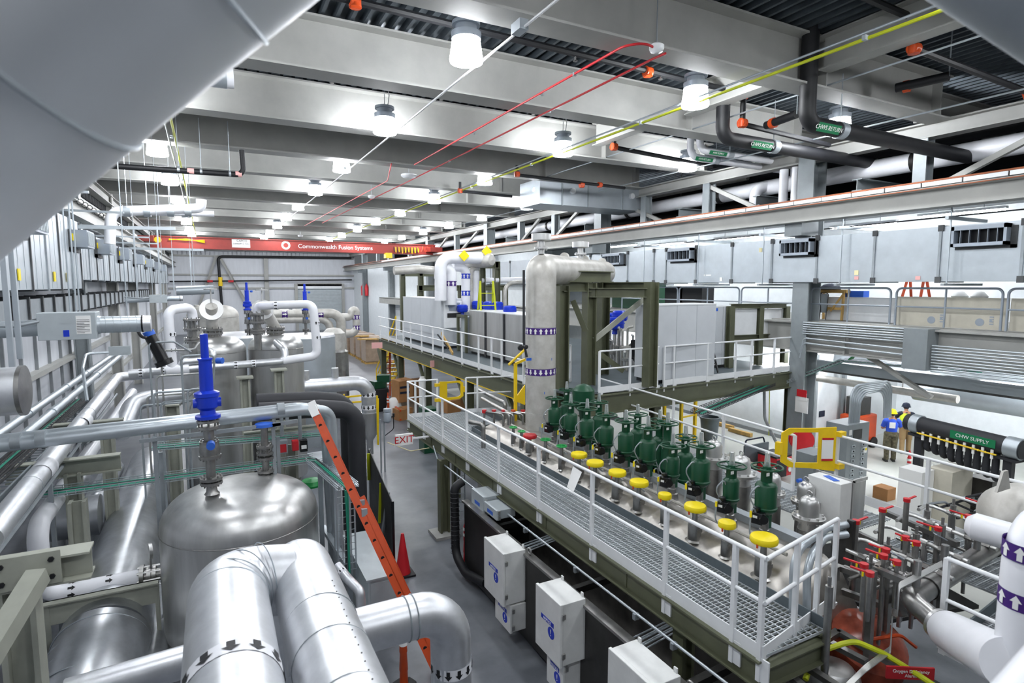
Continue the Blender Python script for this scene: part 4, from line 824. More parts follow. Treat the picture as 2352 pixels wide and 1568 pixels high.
# ---------------------------------------------------------------- vessel top
prof = [(5.9, .2), (5.9, 2.02), (5.95, 2.17), (6.12, 2.34), (6.4, 2.45), (6.9, 2.5), (7.15, 2.4), (7.3, 2.15), (7.36, 1.8), (7.36, .2)]
b = MB(); rows = [(4.22, .7), (4.26, .85), (4.4, .95), (4.65, 1), (6, 1), (9, 1), (13.3, 1)]; vs = []; fs = []; n = len(prof)
for y, s in rows: vs += [(x, y, z*s if z > 1 else z) for x, z in prof]
for j in range(len(rows)-1):
    for i in range(n-1): fs.append((j*n+i, j*n+i+1, (j+1)*n+i+1, (j+1)*n+i))
fs += [list(range(n)), [n*(len(rows)-1)+i for i in range(n)][::-1]]
b._add(vs, fs, True); t = thing('vessel_top', 'long mottled steel vessel top carrying the green valves and yellow caps', 'vessel', (7, 8, 0)); b.build('shell', 'vessel', t)
def vz(x):
    for (x0, z0), (x1, z1) in zip(prof[1:], prof[2:]):
        if x0 <= x <= x1: return z0+(z1-z0)*(x-x0)/max(1e-6, x1-x0)
    return 2.1
b = MB(); b.bb((6.86, 4.75, 2.48), (7.02, 12.0, 2.6)); tag(b.build('steel_channel', 'galv_dull'), 'pale steel channel lying along the vessel top between the valve rows', 'channel')
b = MB(); b.tube([(6.32, 4.6, 2.6), (6.32, 12.2, 2.62)], .025, 8); tag(b.build('header_tube', 'dull_pipe'), 'long thin tube running along the vessel top beside the yellow caps', 'tube')
# capped stubs
def cap_stub(label, px, py, wpx, col, ztop=2.78, wheel=False):
    p = at(px, py, X=6.1); r = wpx/1320*(p-V((0, 0, H))).dot(fw)
    t = thing('capped_stub' if not wheel else 'stub_valve', label, 'pipe stub', (6.1, p.y, vz(6.1)), 0); z0 = vz(6.1)-.03; z = p.z
    b = MB(); b.lathe((6.1, p.y, z0), [(r*.85, 0), (r*.62, .02), (r*.6, .24)], 18); b.lathe((6.1, p.y, z0), [(.045, .2), (.035, z-z0-.03)], 10); b.box((6.1, p.y-r*.6, z0+.17), (.1, .01, .05)); b.build('stub', 'stainless_dark', t)
    if not wheel:
        b = MB(); b.lathe((6.1, p.y, z-.04), [(r*.96, 0), (r, .015), (r, .055), (r*.93, .075), (.01, .082)], 26); b.box((6.1+r, p.y, z-.015), (.05, .04, .02)); b.build('cap', col, t)
        b = MB(); b.box((6.1-r*.95, p.y-r*.2, z-.05), (.015, .02, .05)); b.build('tag', 'orange', t)
    else:
        b = MB(); b.torus((6.1, p.y, z), r*.9, .014, (0, 0, 1), 20, 6)
        for k in range(3): a_ = k*PI/3; b.bar((6.1-r*.9*math.cos(a_), p.y-r*.9*math.sin(a_), z), (6.1+r*.9*math.cos(a_), p.y+r*.9*math.sin(a_), z), .016, .012)
        b.build('handwheel', 'green_light', t)
for i, (px, py, w_) in enumerate(((1755, 1237, 31), (1670, 1203, 20), (1597, 1164, 25), (1527, 1138, 15.5), (1468, 1108, 22), (1418, 1085, 20.5), (1367, 1063, 20), (1330, 1044, 19))):
    cap_stub(OR[i]+' yellow capped stub from the camera beside the lower walkway', px, py, w_, 'yellow')
cap_stub('red capped stub beside the lower walkway near the thick grey riser', 1217, 1001, 16, 'red')
for i, (px, py) in enumerate(((1290, 1024), (1253, 1009), (1198, 990), (1179, 981))): cap_stub(OR[i]+' small bright green handwheel from the camera beside the lower walkway', px, py, 12.5 if i < 2 else 9, 'green_light', wheel=True)
# green control valves
def valve(label, px, py, X_, big, rw=.2):
    p = at(px, py, X=X_); x, y, z = p; zb = vz(x)-.02; t = thing('control_valve', label, 'valve', (x, y, zb), 0, 'green control valves'); hh = z-zb; s = 1.0 if big else .8
    b = MB(); b.lathe((x, y, zb), [(.14, 0), (.11, .03), (.1, .12), (.07, .13), (.07, .2), (.055, .21), (.055, .36)], 16); b.build('stem_pipe', 'stainless_dark', t)
    b = MB(); o = .0
    b.lathe((x, y, z-.02), [(.05, -hh*.72), (.06, -hh*.6), (.12*s, -hh*.56), (.155*s, -hh*.52), (.155*s, -hh*.5), (.14*s, -hh*.49), (.145*s, -hh*.22), (.12*s, -hh*.19), (.075, -hh*.17), (.075, -.03), (.09, -.01), (.03, 0)], 20)
    b.bar((x+.05, y, zb+.22), (x+.05, y, z-hh*.5), .05, .1); b.build('actuator', 'green', t)
    b = MB(); b.torus((x, y, z), rw, .013, (0, 0, 1), 28, 8)
    for k in range(5): a_ = 2*PI*k/5+x*7; b.bar((x+.04*math.cos(a_), y+.04*math.sin(a_), z-.02), (x+rw*math.cos(a_), y+rw*math.sin(a_), z), .022, .012)
    b.lathe((x, y, z-.03), [(.06, 0), (.055, .04), (.03, .06)], 12); b.build('handwheel', 'green', t)
    b = MB(); b.lathe((x, y, z+.02), [(.042, 0), (.03, .18), (.01, .185)], 12); b.build('stem_cover', 'clear', t)
    b = MB(); px_ = x-.17; b.box((px_, y-.03, z-hh*.62), (.13, .15, .16), .3); b.cyl((px_, y-.1, z-hh*.62), (px_-.02, y-.14, z-hh*.62), .06, n=14); b.cyl((px_, y, z-hh*.62+.08), (px_, y, z-hh*.62+.13), .05, n=10); ps = b.build('positioner', 'black_gloss', t, .008)
    b = MB(); b.box((px_-.068, y-.03, z-hh*.6), (.004, .06, .035), .3); b.build('name_plate', 'paper', ps)
    b = MB(); b.tube([(px_, y, z-hh*.55), (px_-.1, y+.06, z-hh*.35), (px_+.02, y, z-hh*.2), (x-.1, y, z-hh*.3)], .011, 6, .12); b.tube([(px_, y-.02, z-hh*.62), (px_-.16, y-.04, z-hh*.4), (px_-.2, y-.06, z-hh*.8), (px_-.05, y-.2, zb+.04)], .012, 6, .14); b.build('air_hose', 'galv_dull', t)
    b = MB(); b.cyl((px_-.17, y-.045, z-hh*.5), (px_-.175, y-.05, z-hh*.58), .016, n=8); b.build('hose_tag', 'yellow', t)
    b = MB(); b.box((x-.06, y-.066, z-.08), (.06, .004, .045)); b.build('label_plate', 'paper', t)
fr = ((1762, 1072, 1), (1681, 1069, 0), (1611, 1022, 1), (1546, 1023, 0), (1489, 981, 1), (1438, 966, 1), (1393, 952, 1), (1349, 938, 1), (1311, 926, 1), (1274, 914, 1))
for i, (px, py, bg) in enumerate(fr): valve(OR[i]+' green handwheel valve from the camera in the front row', px, py, 6.62, bg)
for i, (px, py, bg) in enumerate(((1575, 1003, 1), (1534, 972, 0), (1516, 965, 1), (1465, 951, 1), (1376, 923, 1), (1302, 895, 1))): valve(OR[i]+' green handwheel valve from the camera in the back row', px, py, 7.35, bg, .19)
q = at(1340, 905, X=7.3); t = thing('diaphragm_valve', 'large domed green valve without a handwheel near the thick grey riser', 'valve', (q.x, q.y, vz(7.3))); b = MB(); b.lathe((q.x, q.y, q.z-.3), [(.06, -.4), (.1, -.1), (.25, .05), (.26, .12), (.29, .13), (.29, .17), (.26, .18), (.25, .4), (.15, .5), (.02, .54)], 24); b.build('dome', 'green', t)
b = MB(); b.cyl((q.x, q.y, vz(7.3)-.02), (q.x, q.y, q.z-.6), .08, n=12); b.build('stem_pipe', 'stainless_dark', t); b = MB(); b.torus((q.x, q.y, q.z-.14), .3, .01, (0, 0, 1), 20, 4); b.build('air_line', 'galv_dull', t)
# small domed vessels behind the valves
def pot(label, px, py, X_, r, cols='stainless'):
    p = at(px, py, X=X_); zb = p.z-.52; t = thing('domed_pot', label, 'vessel', (p.x, p.y, zb)); h = p.z-zb
    b = MB(); b.lathe((p.x, p.y, zb), [(r*1.0, 0), (r*1.0, h*.3), (r*1.6, h*.31), (r*1.65, h*.4), (r*1.05, h*.42), (r, h*.43), (r, h*.78), (r*.85, h*.9), (r*.45, h*.98), (.01, h)], 26); b.build('body', cols, t)
    b = MB(); b.torus((p.x, p.y, zb+h+.03), .04, .012, (1, 0, 0), 12, 5); b.build('lifting_eye', cols, t)
    b = MB()
    for k in range(10): a_ = PI*k/5; b.cyl((p.x+r*1.4*math.cos(a_), p.y+r*1.4*math.sin(a_), zb+h*.26), (p.x+r*1.4*math.cos(a_), p.y+r*1.4*math.sin(a_), zb+h*.46), .018, n=6)
    b.torus((p.x, p.y, zb+h*.36), r*1.45, .02, (0, 0, 1), 24, 5); b.build('bolted_ring', 'stainless', t)
    b = MB(); b.cyl((p.x, p.y, 1.6), (p.x, p.y, zb+.01), r*1.1, n=20); b.build('nozzle', 'stainless_dark', t)
for px, py, X_, r, lab in ((1860, 1138, 7.75, .14, 'small domed steel pot in front by the end railing'), (1852, 1105, 8.25, .13, 'small domed steel pot with a blue plug behind the front one'), (1937, 1128, 8.9, .12, 'small steel pot beside the white instrument box'), (1703, 1045, 7.95, .16, 'domed steel pot behind the second green valve'), (1640, 1010, 7.9, .15, 'tall steel pot behind the third green valve'), (1778, 1085, 7.75, .11, 'small steel pot behind the nearest green valve')): pot(lab, px, py, X_, r)
q = at(1832, 1104, X=8.1); b = MB(); b.cyl(q, q+V((.08, 0, 0)), .03, n=10); tag(b.build('plug', 'blue_tape'), 'blue plastic plug on the side of the small domed pot', 'plug')
# ---------------------------------------------------------------- thick grey riser and crossover
c = at(1241, 985, Z=2.45); rr = .37; zt = at(1240, 617, Y=c.y).z; e = at(1388, 621, D=18.6); e.z = zt
t = thing('grey_riser', 'thick weathered grey riser pipe with two purple arrow bands', 'pipe', c)
hd = (e-V((c.x, c.y, zt))).normalized()
b = MB(); b.tube([(c.x, c.y, 1.6), (c.x, c.y, zt-.05), V((c.x, c.y, zt))+hd*.12, e], rr, 40, .3, bs=6); b.build('pipe', 'dull_pipe', t)
b = MB(); b.lathe(e, [(rr, 0), (rr*.8, .14), (rr*.4, .22), (.01, .24)], 28, hd); b.build('domed_end', 'dull_pipe', t)
for y, s in ((762, 1), (857, -1)): marker((c.x, c.y, at(1241, y, Y=c.y-rr).z), (0, 0, s), rr, .16, 18, ['purple', 'paper'], t)
for px, py in ((1262, 765+60), (1255, 902), (1215, 825)): q = at(px, py, Y=c.y-rr*.95); b = MB(); b.box(q, (.13, .012, .06)); b.build('tape', 'blue_tape', t)
for z in (2.9, 4.0, 5.0): b = MB(); b.torus((c.x, c.y, z), rr, .004, (0, 0, 1), 40, 4); b.build('weld', 'stainless_dark', t)
for i, f in enumerate((.0, .55)):
    q = V((c.x, c.y, zt+rr-.02)).lerp(e+V((0, 0, rr-.02)), f); b = MB(); b.cyl(q, q+V((0, 0, .3)), .08, n=14); flange(b, q+V((0, 0, .12)), .17, .04); b.lathe(q+V((0, 0, .3)), [(.08, 0), (.24, .03), (.24, .18), (.06, .2)], 18); b.build('vent_cap', 'stainless', t)
for f in (.3, .62, .95):
    q = V((c.x, c.y, zt+rr-.02)).lerp(e+V((0, 0, rr-.02)), f); b = MB(); b.lathe(q, [(.12, -.03), (.12, .08), (.02, .09)], 12, hd); b.build('lifting_lug', 'dull_pipe', t)
t = thing('pressure_gauge_mast', 'thin black conduit with gauges strapped to the left of the thick grey riser', 'conduit', at(1203, 700, Y=c.y-.3)); b = MB(); q0 = at(1203, 620, Y=c.y-.3); q1 = at(1203, 785, Y=c.y-.3); b.tube([q0, q1, at(1210, 820, Y=c.y-.35)], .03, 8, .1); b.build('conduit_run', 'rubber', t); b = MB(); q = at(1195, 798, Y=c.y-.4); b.lathe(q, [(.07, 0), (.07, .04), (.02, .05)], 14, (0, -1, 0)); b.lathe(q+V((.14, 0, .01)), [(.05, 0), (.05, .04), (.02, .05)], 14, (0, -1, 0)); b.build('gauge', 'black', t)
# yellow swing handrails by the riser
run('yellow_handrail', 'yellow slanting handrails leading down beside the thick grey riser', 'handrail', [at(1168, 838, Y=12.9), at(1205, 803, Y=12.9)], .035, 'yellow_paint')
t = thing('yellow_post', 'yellow post and gusset plate standing left of the thick grey riser', 'post', at(1183, 930, Y=13)); b = MB(); q = at(1184, 835, Y=13); b.bar((q.x, 13, 2.2), q, .07, .07); b.bar(q, at(1206, 825, Y=13), .06, .06); b.build('post', 'yellow_paint', t); b = MB(); b.poly([at(1180, 920, Y=13), at(1206, 884, Y=13), at(1206, 930, Y=13)], (0, .04, 0)); b.build('gusset_plate', 'yellow_paint', t)
# ---------------------------------------------------------------- crane
t = thing('overhead_crane', 'red overhead bridge crane spanning the hall with white lettering', 'crane', (6, 45, 8.5))
b = MB(); b.bb((-3.5, 44.7, 8.5), (16.2, 45.3, 9.22)); b.bb((-3.5, 44.6, 9.2), (16.2, 45.4, 9.25)); b.bb((-3.5, 44.6, 8.46), (16.2, 45.4, 8.52)); b.build('girder', 'crane_red', t)
b = MB(); b.bb((15.4, 43.6, 8.65), (16.4, 46.4, 9.0)); b.build('end_truck', 'crane_red', t); b = MB(); b.bb((-4.05, 43.6, 8.8), (-3.2, 46.4, 9.15)); b.build('end_truck', 'crane_red', t)
lettering('Commonwealth Fusion Systems', .42, (8.4, 44.69, 8.83), (1, 0, 0), (0, 0, 1), 'paper', t)
b = MB(); lc = V((4.85, 44.685, 8.87))
for k in range(24): a_ = 2*PI*k/24; u = V((math.cos(a_), 0, math.sin(a_))); b.bar(lc+u*.17, lc+u*.31, .035, .008, (0, 1, 0))
b.build('ray_emblem', 'paper', t)
b = MB(); b.bb((1.35, 44.66, 8.62), (2.5, 44.69, 9.18)); pl = b.build('capacity_plate', 'paper', t)
lettering('CAPCO', .2, (1.98, 44.65, 9.07), (1, 0, 0), (0, 0, 1), 'steel_dark', t, 'plate_print'); lettering('CAPACITY 5 TON', .13, (1.93, 44.65, 8.87), (1, 0, 0), (0, 0, 1), 'navy', t, 'plate_print')
for k in range(16): b = MB(); x = 12.7+.13*k; b.tube([(x, 44.5, 9.0), (x+.04, 44.4, 8.3-.1*(k % 3)), (x+.1, 44.5, 8.98)], .02, 5, .1); b.build('festoon_loop', 'yellow_paint' if k % 2 else 'black', t)
for k in range(3): b = MB(); x = 14.7+.4*k; b.tube([(x, 44.5, 9.1), (x+.2, 44.4, 8.45), (x+.4, 44.5, 9.1)], .02, 5, .1); b.build('festoon_loop', 'orange', t)
b = MB(); b.bb((12.0, 44.2, 8.1), (12.5, 44.8, 8.5)); b.build('trolley_box', 'yellow_paint', t); b = MB(); b.cyl((-3.0, 44.4, 8.95), (-3.0, 44.1, 8.95), .2, n=14); b.build('reel', 'yellow_paint', t)
for k in range(5): b = MB(); b.tube([(-2.4, 44.6, 8.98+.02*k), (-1.4, 44.55, 9.1-.03*k), (-.3, 44.6, 8.85+.05*k)], .015, 5, .5); b.build('cable', 'yellow_paint', t)
# ---------------------------------------------------------------- right duct
t = thing('supply_duct', 'long galvanised duct with side grilles running along the right under the crane rail', 'duct', (16.9, 8, 6.1))
sy = [3.4] + [at(px, 600, X=16.7).y for px in (2347, 2157, 2007, 1876, 1773, 1681, 1599, 1530, 1502, 1442)]; yy = sy[-1]
while yy < 36: yy += 2.9; sy.append(yy)
for i in range(len(sy)-1):
    b = MB(); b.bb((16.7, sy[i]+.02, 6.1), (17.9, sy[i+1]-.02, 7.5)); b.build('duct_section', 'galv', t)
    b = MB(); b.bb((16.67, sy[i+1]-.03, 6.07), (17.92, sy[i+1]+.03, 7.53)); b.build('duct_flange', 'galv_dull', t)
    for z in (6.06, 7.38): b = MB(); b.bb((16.66, sy[i+1]-.07, z), (16.7, sy[i+1]+.06, z+.16)); b.build('corner_sealant', 'duct_tape', t)
for x0, x1, y0 in ((2193, 2320, 525), (1797, 1868, 560), (1537, 1592, 580), (1387, 1430, 590)):
    q0, q1 = at(x1, y0, X=16.6), at(x0, y0, X=16.6); g = MB(); g.bb((16.45, q0.y, 6.95), (16.7, q1.y, 7.03)); g.bb((16.45, q0.y, 7.35), (16.7, q1.y, 7.45)); g.bb((16.45, q0.y, 6.95), (16.7, q0.y+.06, 7.45)); g.bb((16.45, q1.y-.06, 6.95), (16.7, q1.y, 7.45)); v_ = g.build('vent_grille', 'lamp_cap', t)
    g = MB(); g.bb((16.66, q0.y, 6.96), (16.69, q1.y, 7.44)); g.build('vent_opening', 'black', v_); g = MB(); n = 6
    for k in range(1, n): g.bar((16.47, q0.y+(q1.y-q0.y)*k/n, 7.19), (16.66, q0.y+(q1.y-q0.y)*(k/n)+.05, 7.19), .01, .34)
    g.build('louvre', 'lamp_cap', v_)
    g = MB(); g.bb((16.67, q0.y-.12, 6.88), (16.705, q0.y, 7.4)); g.bb((16.67, q0.y-.12, 6.88), (16.705, q1.y, 6.96)); g.build('sealant_tape', 'duct_tape', t)
for px, py, m_ in ((1967, 626, 'sticker'), (1967, 638, 'pink'), (2108, 638, 'pink'), (1747, 574, 'sticker'), (1656, 641, 'paper')): q = at(px, py, X=16.69); b = MB(); b.box(q, (.01, .12, .14 if m_ != 'pink' else .1)); b.build('sticker', m_, t)
q = at(1618, 632, X=16.69); b = MB(); b.box(q, (.01, .06, .06)); b.box(q+V((0, -.2, 0)), (.01, .26, .05)); b.build('printed_mark', 'paper', t)
# fluorescent tubes and trapeze struts above the gallery
for i, (px, py) in enumerate(((2205, 492), (1980, 520), (1690, 548), (1535, 562), (1430, 566))):
    q = at(px, py, X=20.0); t = thing('strip_light', OR[i]+' glowing strip light from the right above the gallery', 'lamp', q, 0, 'gallery strip lights'); b = MB(); b.bb((q.x-.06, q.y-1.1, q.z), (q.x+.06, q.y+1.1, q.z+.05)); b.build('tube', 'tube_glow', t); b = MB(); b.bb((q.x-.09, q.y-1.15, q.z+.05), (q.x+.09, q.y+1.15, q.z+.12)); b.build('housing', 'white_paint', t); b = MB(); b.cyl(q+V((0, .6, .1)), (q.x, q.y+.6, 8.55), .01, n=5); b.build('hanger', 'galv', t); b = MB(); b.cyl(q+V((0, -.6, .1)), (q.x, q.y-.6, 8.55), .01, n=5); b.build('hanger', 'galv', t)
for i, (y, x) in enumerate(((5.5, 20), (10.5, 20), (8, 22), (14.2, 18.4), (19, 18.6), (2.5, 19), (24, 18.4), (12.4, 20.5), (7, 19))):  # strip lights added to brighten the dark floor under the gallery
    z = 3.9 if i < 3 else 3.7; t = thing('strip_light', OR[i]+' added strip light brightening the space under the gallery floor', 'lamp', (x, y, z), 0, 'added strip lights under the gallery'); b = MB(); b.bb((x-.06, y-1, z), (x+.06, y+1, z+.05)); b.build('tube', 'tube_glow', t); b = MB(); b.bb((x-.1, y-1.05, z+.05), (x+.1, y+1.05, 4.62)); b.build('housing', 'white_paint', t)
for i, px in enumerate((2185, 1935, 1755, 1605, 1480)):
    q = at(px, 500+(2185-px)*.09, X=16.5); t = thing('duct_hanger', OR[i]+' strut hanger from the right holding the right duct', 'strut', q, 0, 'right duct hangers'); b = MB(); b.bar((16.3, q.y, 7.68), (18.2, q.y, 7.68), .08, .08); b.build('crosspiece', 'galv', t); b = MB(); b.bar((16.5, q.y, 6.0), (16.5, q.y, 8.0), .03, .03); b.build('rod', 'galv', t)
    b = MB(); b.bar((16.3, q.y, 6.02), (18.2, q.y, 6.02), .08, .06); b.build('bottom_strut', 'galv_dull', t)
run('sagging_cable', 'thin black cable strung above the right duct', 'cable', [(19, 4, 8.5), (19, 5.5, 8.0), (18.5, 12, 7.9), (18, 22, 7.8)], .02, 'black')
# pipes in the pipe bay above the rail
for i, (x, z, r, m_, y0, y1, lab) in enumerate(((18.2, 9.55, .27, 'pvc', 3, 60, 'thick white pipe running along the pipe bay above the crane rail'), (19.2, 10.3, .24, 'black', 3, 40, 'thick black pipe running along the pipe bay behind the white one'), (18.6, 10.15, .1, 'dull_pipe', 16, 60, 'thin grey pipe high in the pipe bay'), (19, 9.9, .12, 'dull_pipe', 18, 60, 'second thin grey pipe in the pipe bay'), (19.8, 9.3, .2, 'black', 14, 60, 'black pipe low in the pipe bay behind the white one'), (20.2, 10.6, .3, 'grey_panel', 4, 60, 'grey duct high at the back of the pipe bay'))):
    b = MB(); b.cyl((x, y0, z), (x, y1, z), r, n=18)
    if i in (2, 3): b.cyl((x, 20, z), (x, 20, 11.46), .012, n=5); b.cyl((x, 30, z), (x, 30, 11.46), .012, n=5)
    tag(b.build('bay_pipe', m_), lab, 'pipe')
for i, y in enumerate((9.6, 16.8, 22.5, 30)):
    b = MB(); b.cyl((18.2, y, 9.55), (18.2, y+.18, 9.55), .31, n=18); tag(b.build('pipe_coupling', 'steel_dark'), OR[i]+' dark coupling from the camera on the thick white bay pipe', 'coupling', 'white bay pipe couplings')
for i, y in enumerate((6.0, 10.8, 14.4, 18.2, 25, 34)): b = MB(); b.ibeam((17.2, y, 8.98), (22.4, y, 8.98), .35, .3, .03); tag(b.build('bay_support', 'grey_panel'), OR[i]+' grey support beam from the camera under the bay pipes', 'beam', 'bay support beams')
t = thing('white_pipe', 'white pipe turning down beside the grey column in the pipe bay', 'pipe', at(1740, 440, X=18)); b = MB(); q = at(1742, 430, X=17.9); b.tube([(18.2, q.y-.3, 9.6), (17.75, q.y, 9.5), (17.75, q.y, 8.6)], .2, 14, .3); b.build('pipe', 'pvc', t)
for i, px in enumerate((1800, 1828)): q = at(px, 420, X=16.95); b = MB(); b.cyl((q.x, q.y, 8.5), (q.x, q.y, 9.8), .14, n=14); tag(b.build('drop_pipe', 'pvc'), ['left of two white pipes dropping beside the first grey column', 'right of two white pipes dropping beside the first grey column'][i], 'pipe')
def bands(t, p, d, r, s, body): 
    d = V(d).normalized(); n = V((-.5, -.8, -.4)); n = (n-d*n.dot(d)).normalized(); q = V(p)+n*(r+.012); x = d; y_ = n.cross(x); y_ = -y_ if y_.z < 0 else y_
    b = MB(); b.poly([q-x*s*.5-y_*r*.55, q+x*s*.5-y_*r*.55, q+x*s*.5+y_*r*.55, q-x*s*.5+y_*r*.55], n*.004); pl = b.build('pipe_label', 'sign_green', t)
    xx = x if y_.cross(n).dot(x) > 0 else -x
    lettering(body, r*.75, q+n*.006, xx, y_, 'paper', t, 'label_lettering')
for i, (pts, r, m_, lab, lp, body) in enumerate(((((1662, 222), (1668, 318), (1935, 378)), .17, 'black', 'large black insulated pipe dropping from the roof and turning right, left of two', (1752, 338), 'CHWS RETURN'), (((1856, 212), (1862, 285), (2070, 340)), .17, 'black', 'large black insulated pipe dropping from the roof and turning right, right of two', (1905, 300), 'CHWS RETURN'),
        (((1608, 303), (1612, 345), (1815, 380)), .11, 'pvc', 'upper white insulated pipe turning right below the rightmost lamp row', (1650, 358), 'HWS SUPPLY'), (((1587, 303), (1588, 360), (1800, 393)), .11, 'pvc', 'lower white insulated pipe turning right below the rightmost lamp row', (1618, 368), 'HWS RETURN'))):
    X0 = 14.6 if i < 2 else 15.0; Y0 = [10.9, 8.3, 13.6, 14.05][i]
    q0 = at(*pts[0], Y=Y0); q1 = at(*pts[1], Y=Y0); q1.x = q0.x; q2 = at(*pts[2], Y=Y0+.1); q2.z = q1.z+.02; q2 = V((max(q2.x, 18.2), q2.y, q1.z))
    t = thing('insulated_pipe', lab, 'pipe', q1); b = MB(); b.tube([V((q0.x, q0.y, 11.5)), q1, q2], r, 20, .3); b.build('jacket', m_, t)
    q = at(*lp, Y=Y0-r); q.z = q1.z; q.y = q1.y; bands(t, q, (1, 0, 0), r, .75, body)
    q = q+V((.62, 0, 0)); b = MB(); b.cyl(q-V((.1, 0, .01)), q+V((.1, 0, -.01)), r*1.08, n=18); b.build('saddle', 'galv', t); b = MB(); b.cyl(q+V((0, 0, r)), q+V((0, 0, 1.2)), .012, n=5); b.build('hanger', 'galv', t)
    if i in (2, 3): b = MB(); b.tube([q2-V((.6, 0, 0)), q2, q2-V((0, 0, .8))], r*1.05, 14, .2); b.build('elbow', m_, t)
# galvanised box duct at the ceiling
c0 = at(1258, 435, Y=20.6); t = thing('ceiling_duct', 'boxy galvanised duct hanging from the roof beams with a lamp at its left end', 'duct', c0)
p0, p1 = at(1240, 455, Y=20.5), at(1467, 462, Y=20.6); b = MB(); b.bb((p0.x, 20.5, 9.3), (p1.x+.2, 22.2, 10.3)); b.build('casing', 'galv', t)
for f in (.2, .45, .8): b = MB(); x = p0.x+(p1.x-p0.x)*f; b.bb((x, 20.46, 9.28), (x+.06, 20.5, 10.32)); b.build('seam', 'galv_dull', t)
for f in (.3, .9): b = MB(); x = p0.x+(p1.x-p0.x)*f; b.cyl((x, 20.5, 9.9), (x, 20.38, 9.9), .12, n=14); b.build('detector', 'white_paint', t)
run('alarm_conduit', 'short red conduit fixed along the front of the boxy ceiling duct', 'conduit', [at(1320, 412, Y=20.4), at(1430, 428, Y=20.4)], .025, 'red')
# ---------------------------------------------------------------- gallery furniture
def grail(label, y0, y1):
    t = thing('gallery_railing', label, 'railing', (17.35, y0, 4.85), 0, 'gallery railings'); b = MB(); b.tube([(17.35, y0, 4.87), (17.35, y0, 5.92), (17.35, y1, 5.92), (17.35, y1, 4.87)], .03, 10, .15); b.build('frame', 'lamp_cap', t)
    b = MB(); b.cyl((17.35, y0, 5.4), (17.35, y1, 5.4), .024, n=8); b.build('mid_rail', 'lamp_cap', t); ym = (y0+y1)/2; b = MB(); b.cyl((17.35, ym, 4.87), (17.35, ym, 5.92), .026, n=8); b.build('post', 'lamp_cap', t)
gy = [at(px, 700, X=17.35).y for px in (1862, 2045, 2058, 2302, 2315)]
grail('grey gallery railing panel in front of the wooden sawhorse', gy[1], gy[0]); grail('grey gallery railing panel in front of the pale sheet with round stamps', gy[3], gy[2]); grail('grey gallery railing panel cut by the right edge', 3.6, gy[4])
grail('grey gallery railing panel left of the first grey column', 12.7, 15.0); grail('grey gallery railing panel second left of the first grey column', 15.1, 18.2); grail('grey gallery railing panel third left of the first grey column', 18.3, 22)
for i, (a_, c_) in enumerate(((2057, 2318), (2322, 2420))):
    y0, y1 = at(c_, 720, X=17.6).y, at(a_, 720, X=17.6).y; t = thing('sheet_board', ['pale sheet board leaning behind the gallery railing with two round stamps', 'pale sheet board behind the gallery railing at the right edge'][i], 'board', (17.6, y0, 4.9)); b = MB(); b.bb((17.56, y0, 4.87), (17.6, y1, 5.68)); b.build('board', 'board', t)
    if i == 0:
        for f in (.36, .78): b = MB(); yq = y1+(y0-y1)*f; b.cyl((17.553, yq, 5.05), (17.556, yq, 5.05), .1, n=18); b.cyl((17.553, yq-.24, 5.1), (17.556, yq-.24, 5.1), .03, n=8); b.build('round_stamp', 'lamp_cap', t)
        b = MB()
        for f in (.36, .78):
            for k in range(4): yq = y1+(y0-y1)*f-.24-.0; b.bb((17.552, yq-.06, 5.0+.06*k), (17.557, yq+.03, 5.03+.06*k))
        b.build('printed_text', 'lamp_cap', t)
q = at(1912, 725, X=18.3); t = thing('sawhorse', 'wooden sawhorse on the gallery with dark clothing lying on top', 'sawhorse', (18.3, q.y, 4.85)); y0 = q.y
b = MB(); b.bb((18.2, y0-.5, 5.75), (18.4, y0+.5, 5.86)); b.build('top_rail', 'wood', t)
for s in (-.42, .42):
    for d in (-.22, .22): b = MB(); b.bar((18.3+d, y0+s*1.1, 4.86), (18.3+d*.5, y0+s, 5.8), .08, .05); b.build('leg', 'wood', t)
for d in (-.16, .16): b = MB(); b.bb((18.28+d, y0-.46, 5.2), (18.32+d, y0+.46, 5.28)); b.build('brace', 'wood', t)
b = MB(); b.bar((18.1, y0+.45, 5.7), (18.1, y0+.05, 5.15), .02, .06); b.bar((18.1, y0-.45, 5.7), (18.1, y0-.05, 5.15), .02, .06); b.build('brace', 'wood', t)
b = MB(); b.lathe((18.3, y0+.12, 5.86), [(.3, 0), (.32, .06), (.22, .16), (.05, .2)], 12); tag(b.build('folded_jacket', 'navy'), 'dark blue jacket heaped on the wooden sawhorse', 'jacket')
q = at(1967, 676, X=18.6); b = MB(); b.bb((18.4, q.y-.35, 5.62), (18.7, q.y+.35, 5.82)); o = b.build('tool_bag', 'blue_tape'); tag(o, 'blue bag lying on the pale table behind the gallery railing', 'bag')
b = MB(); b.bb((18.3, q.y-2.2, 5.56), (19.1, q.y+.9, 5.62)); b.bb((18.32, q.y-2.15, 4.86), (18.36, q.y+.85, 5.56)); tag(b.build('folding_table', 'white_paint'), 'long white table behind the gallery railing', 'table')
for i in range(2):
    q = at(1872+14*i, 735, X=17.9); t = thing('folding_chair', ['folded grey chair leaning by the first grey column, left one', 'folded grey chair leaning by the first grey column, right one'][i], 'chair', (17.9, q.y, 4.85)); b = MB(); b.tube([(17.9, q.y+.2, 4.87), (18.0, q.y+.2, 5.75), (18.0, q.y-.15, 5.75), (17.9, q.y-.15, 4.87)], .015, 6, .1); b.build('frame', 'steel_dark', t); b = MB(); b.bb((17.94, q.y-.14, 5.1), (17.98, q.y+.19, 5.72)); b.build('seat', 'grey_panel', t)
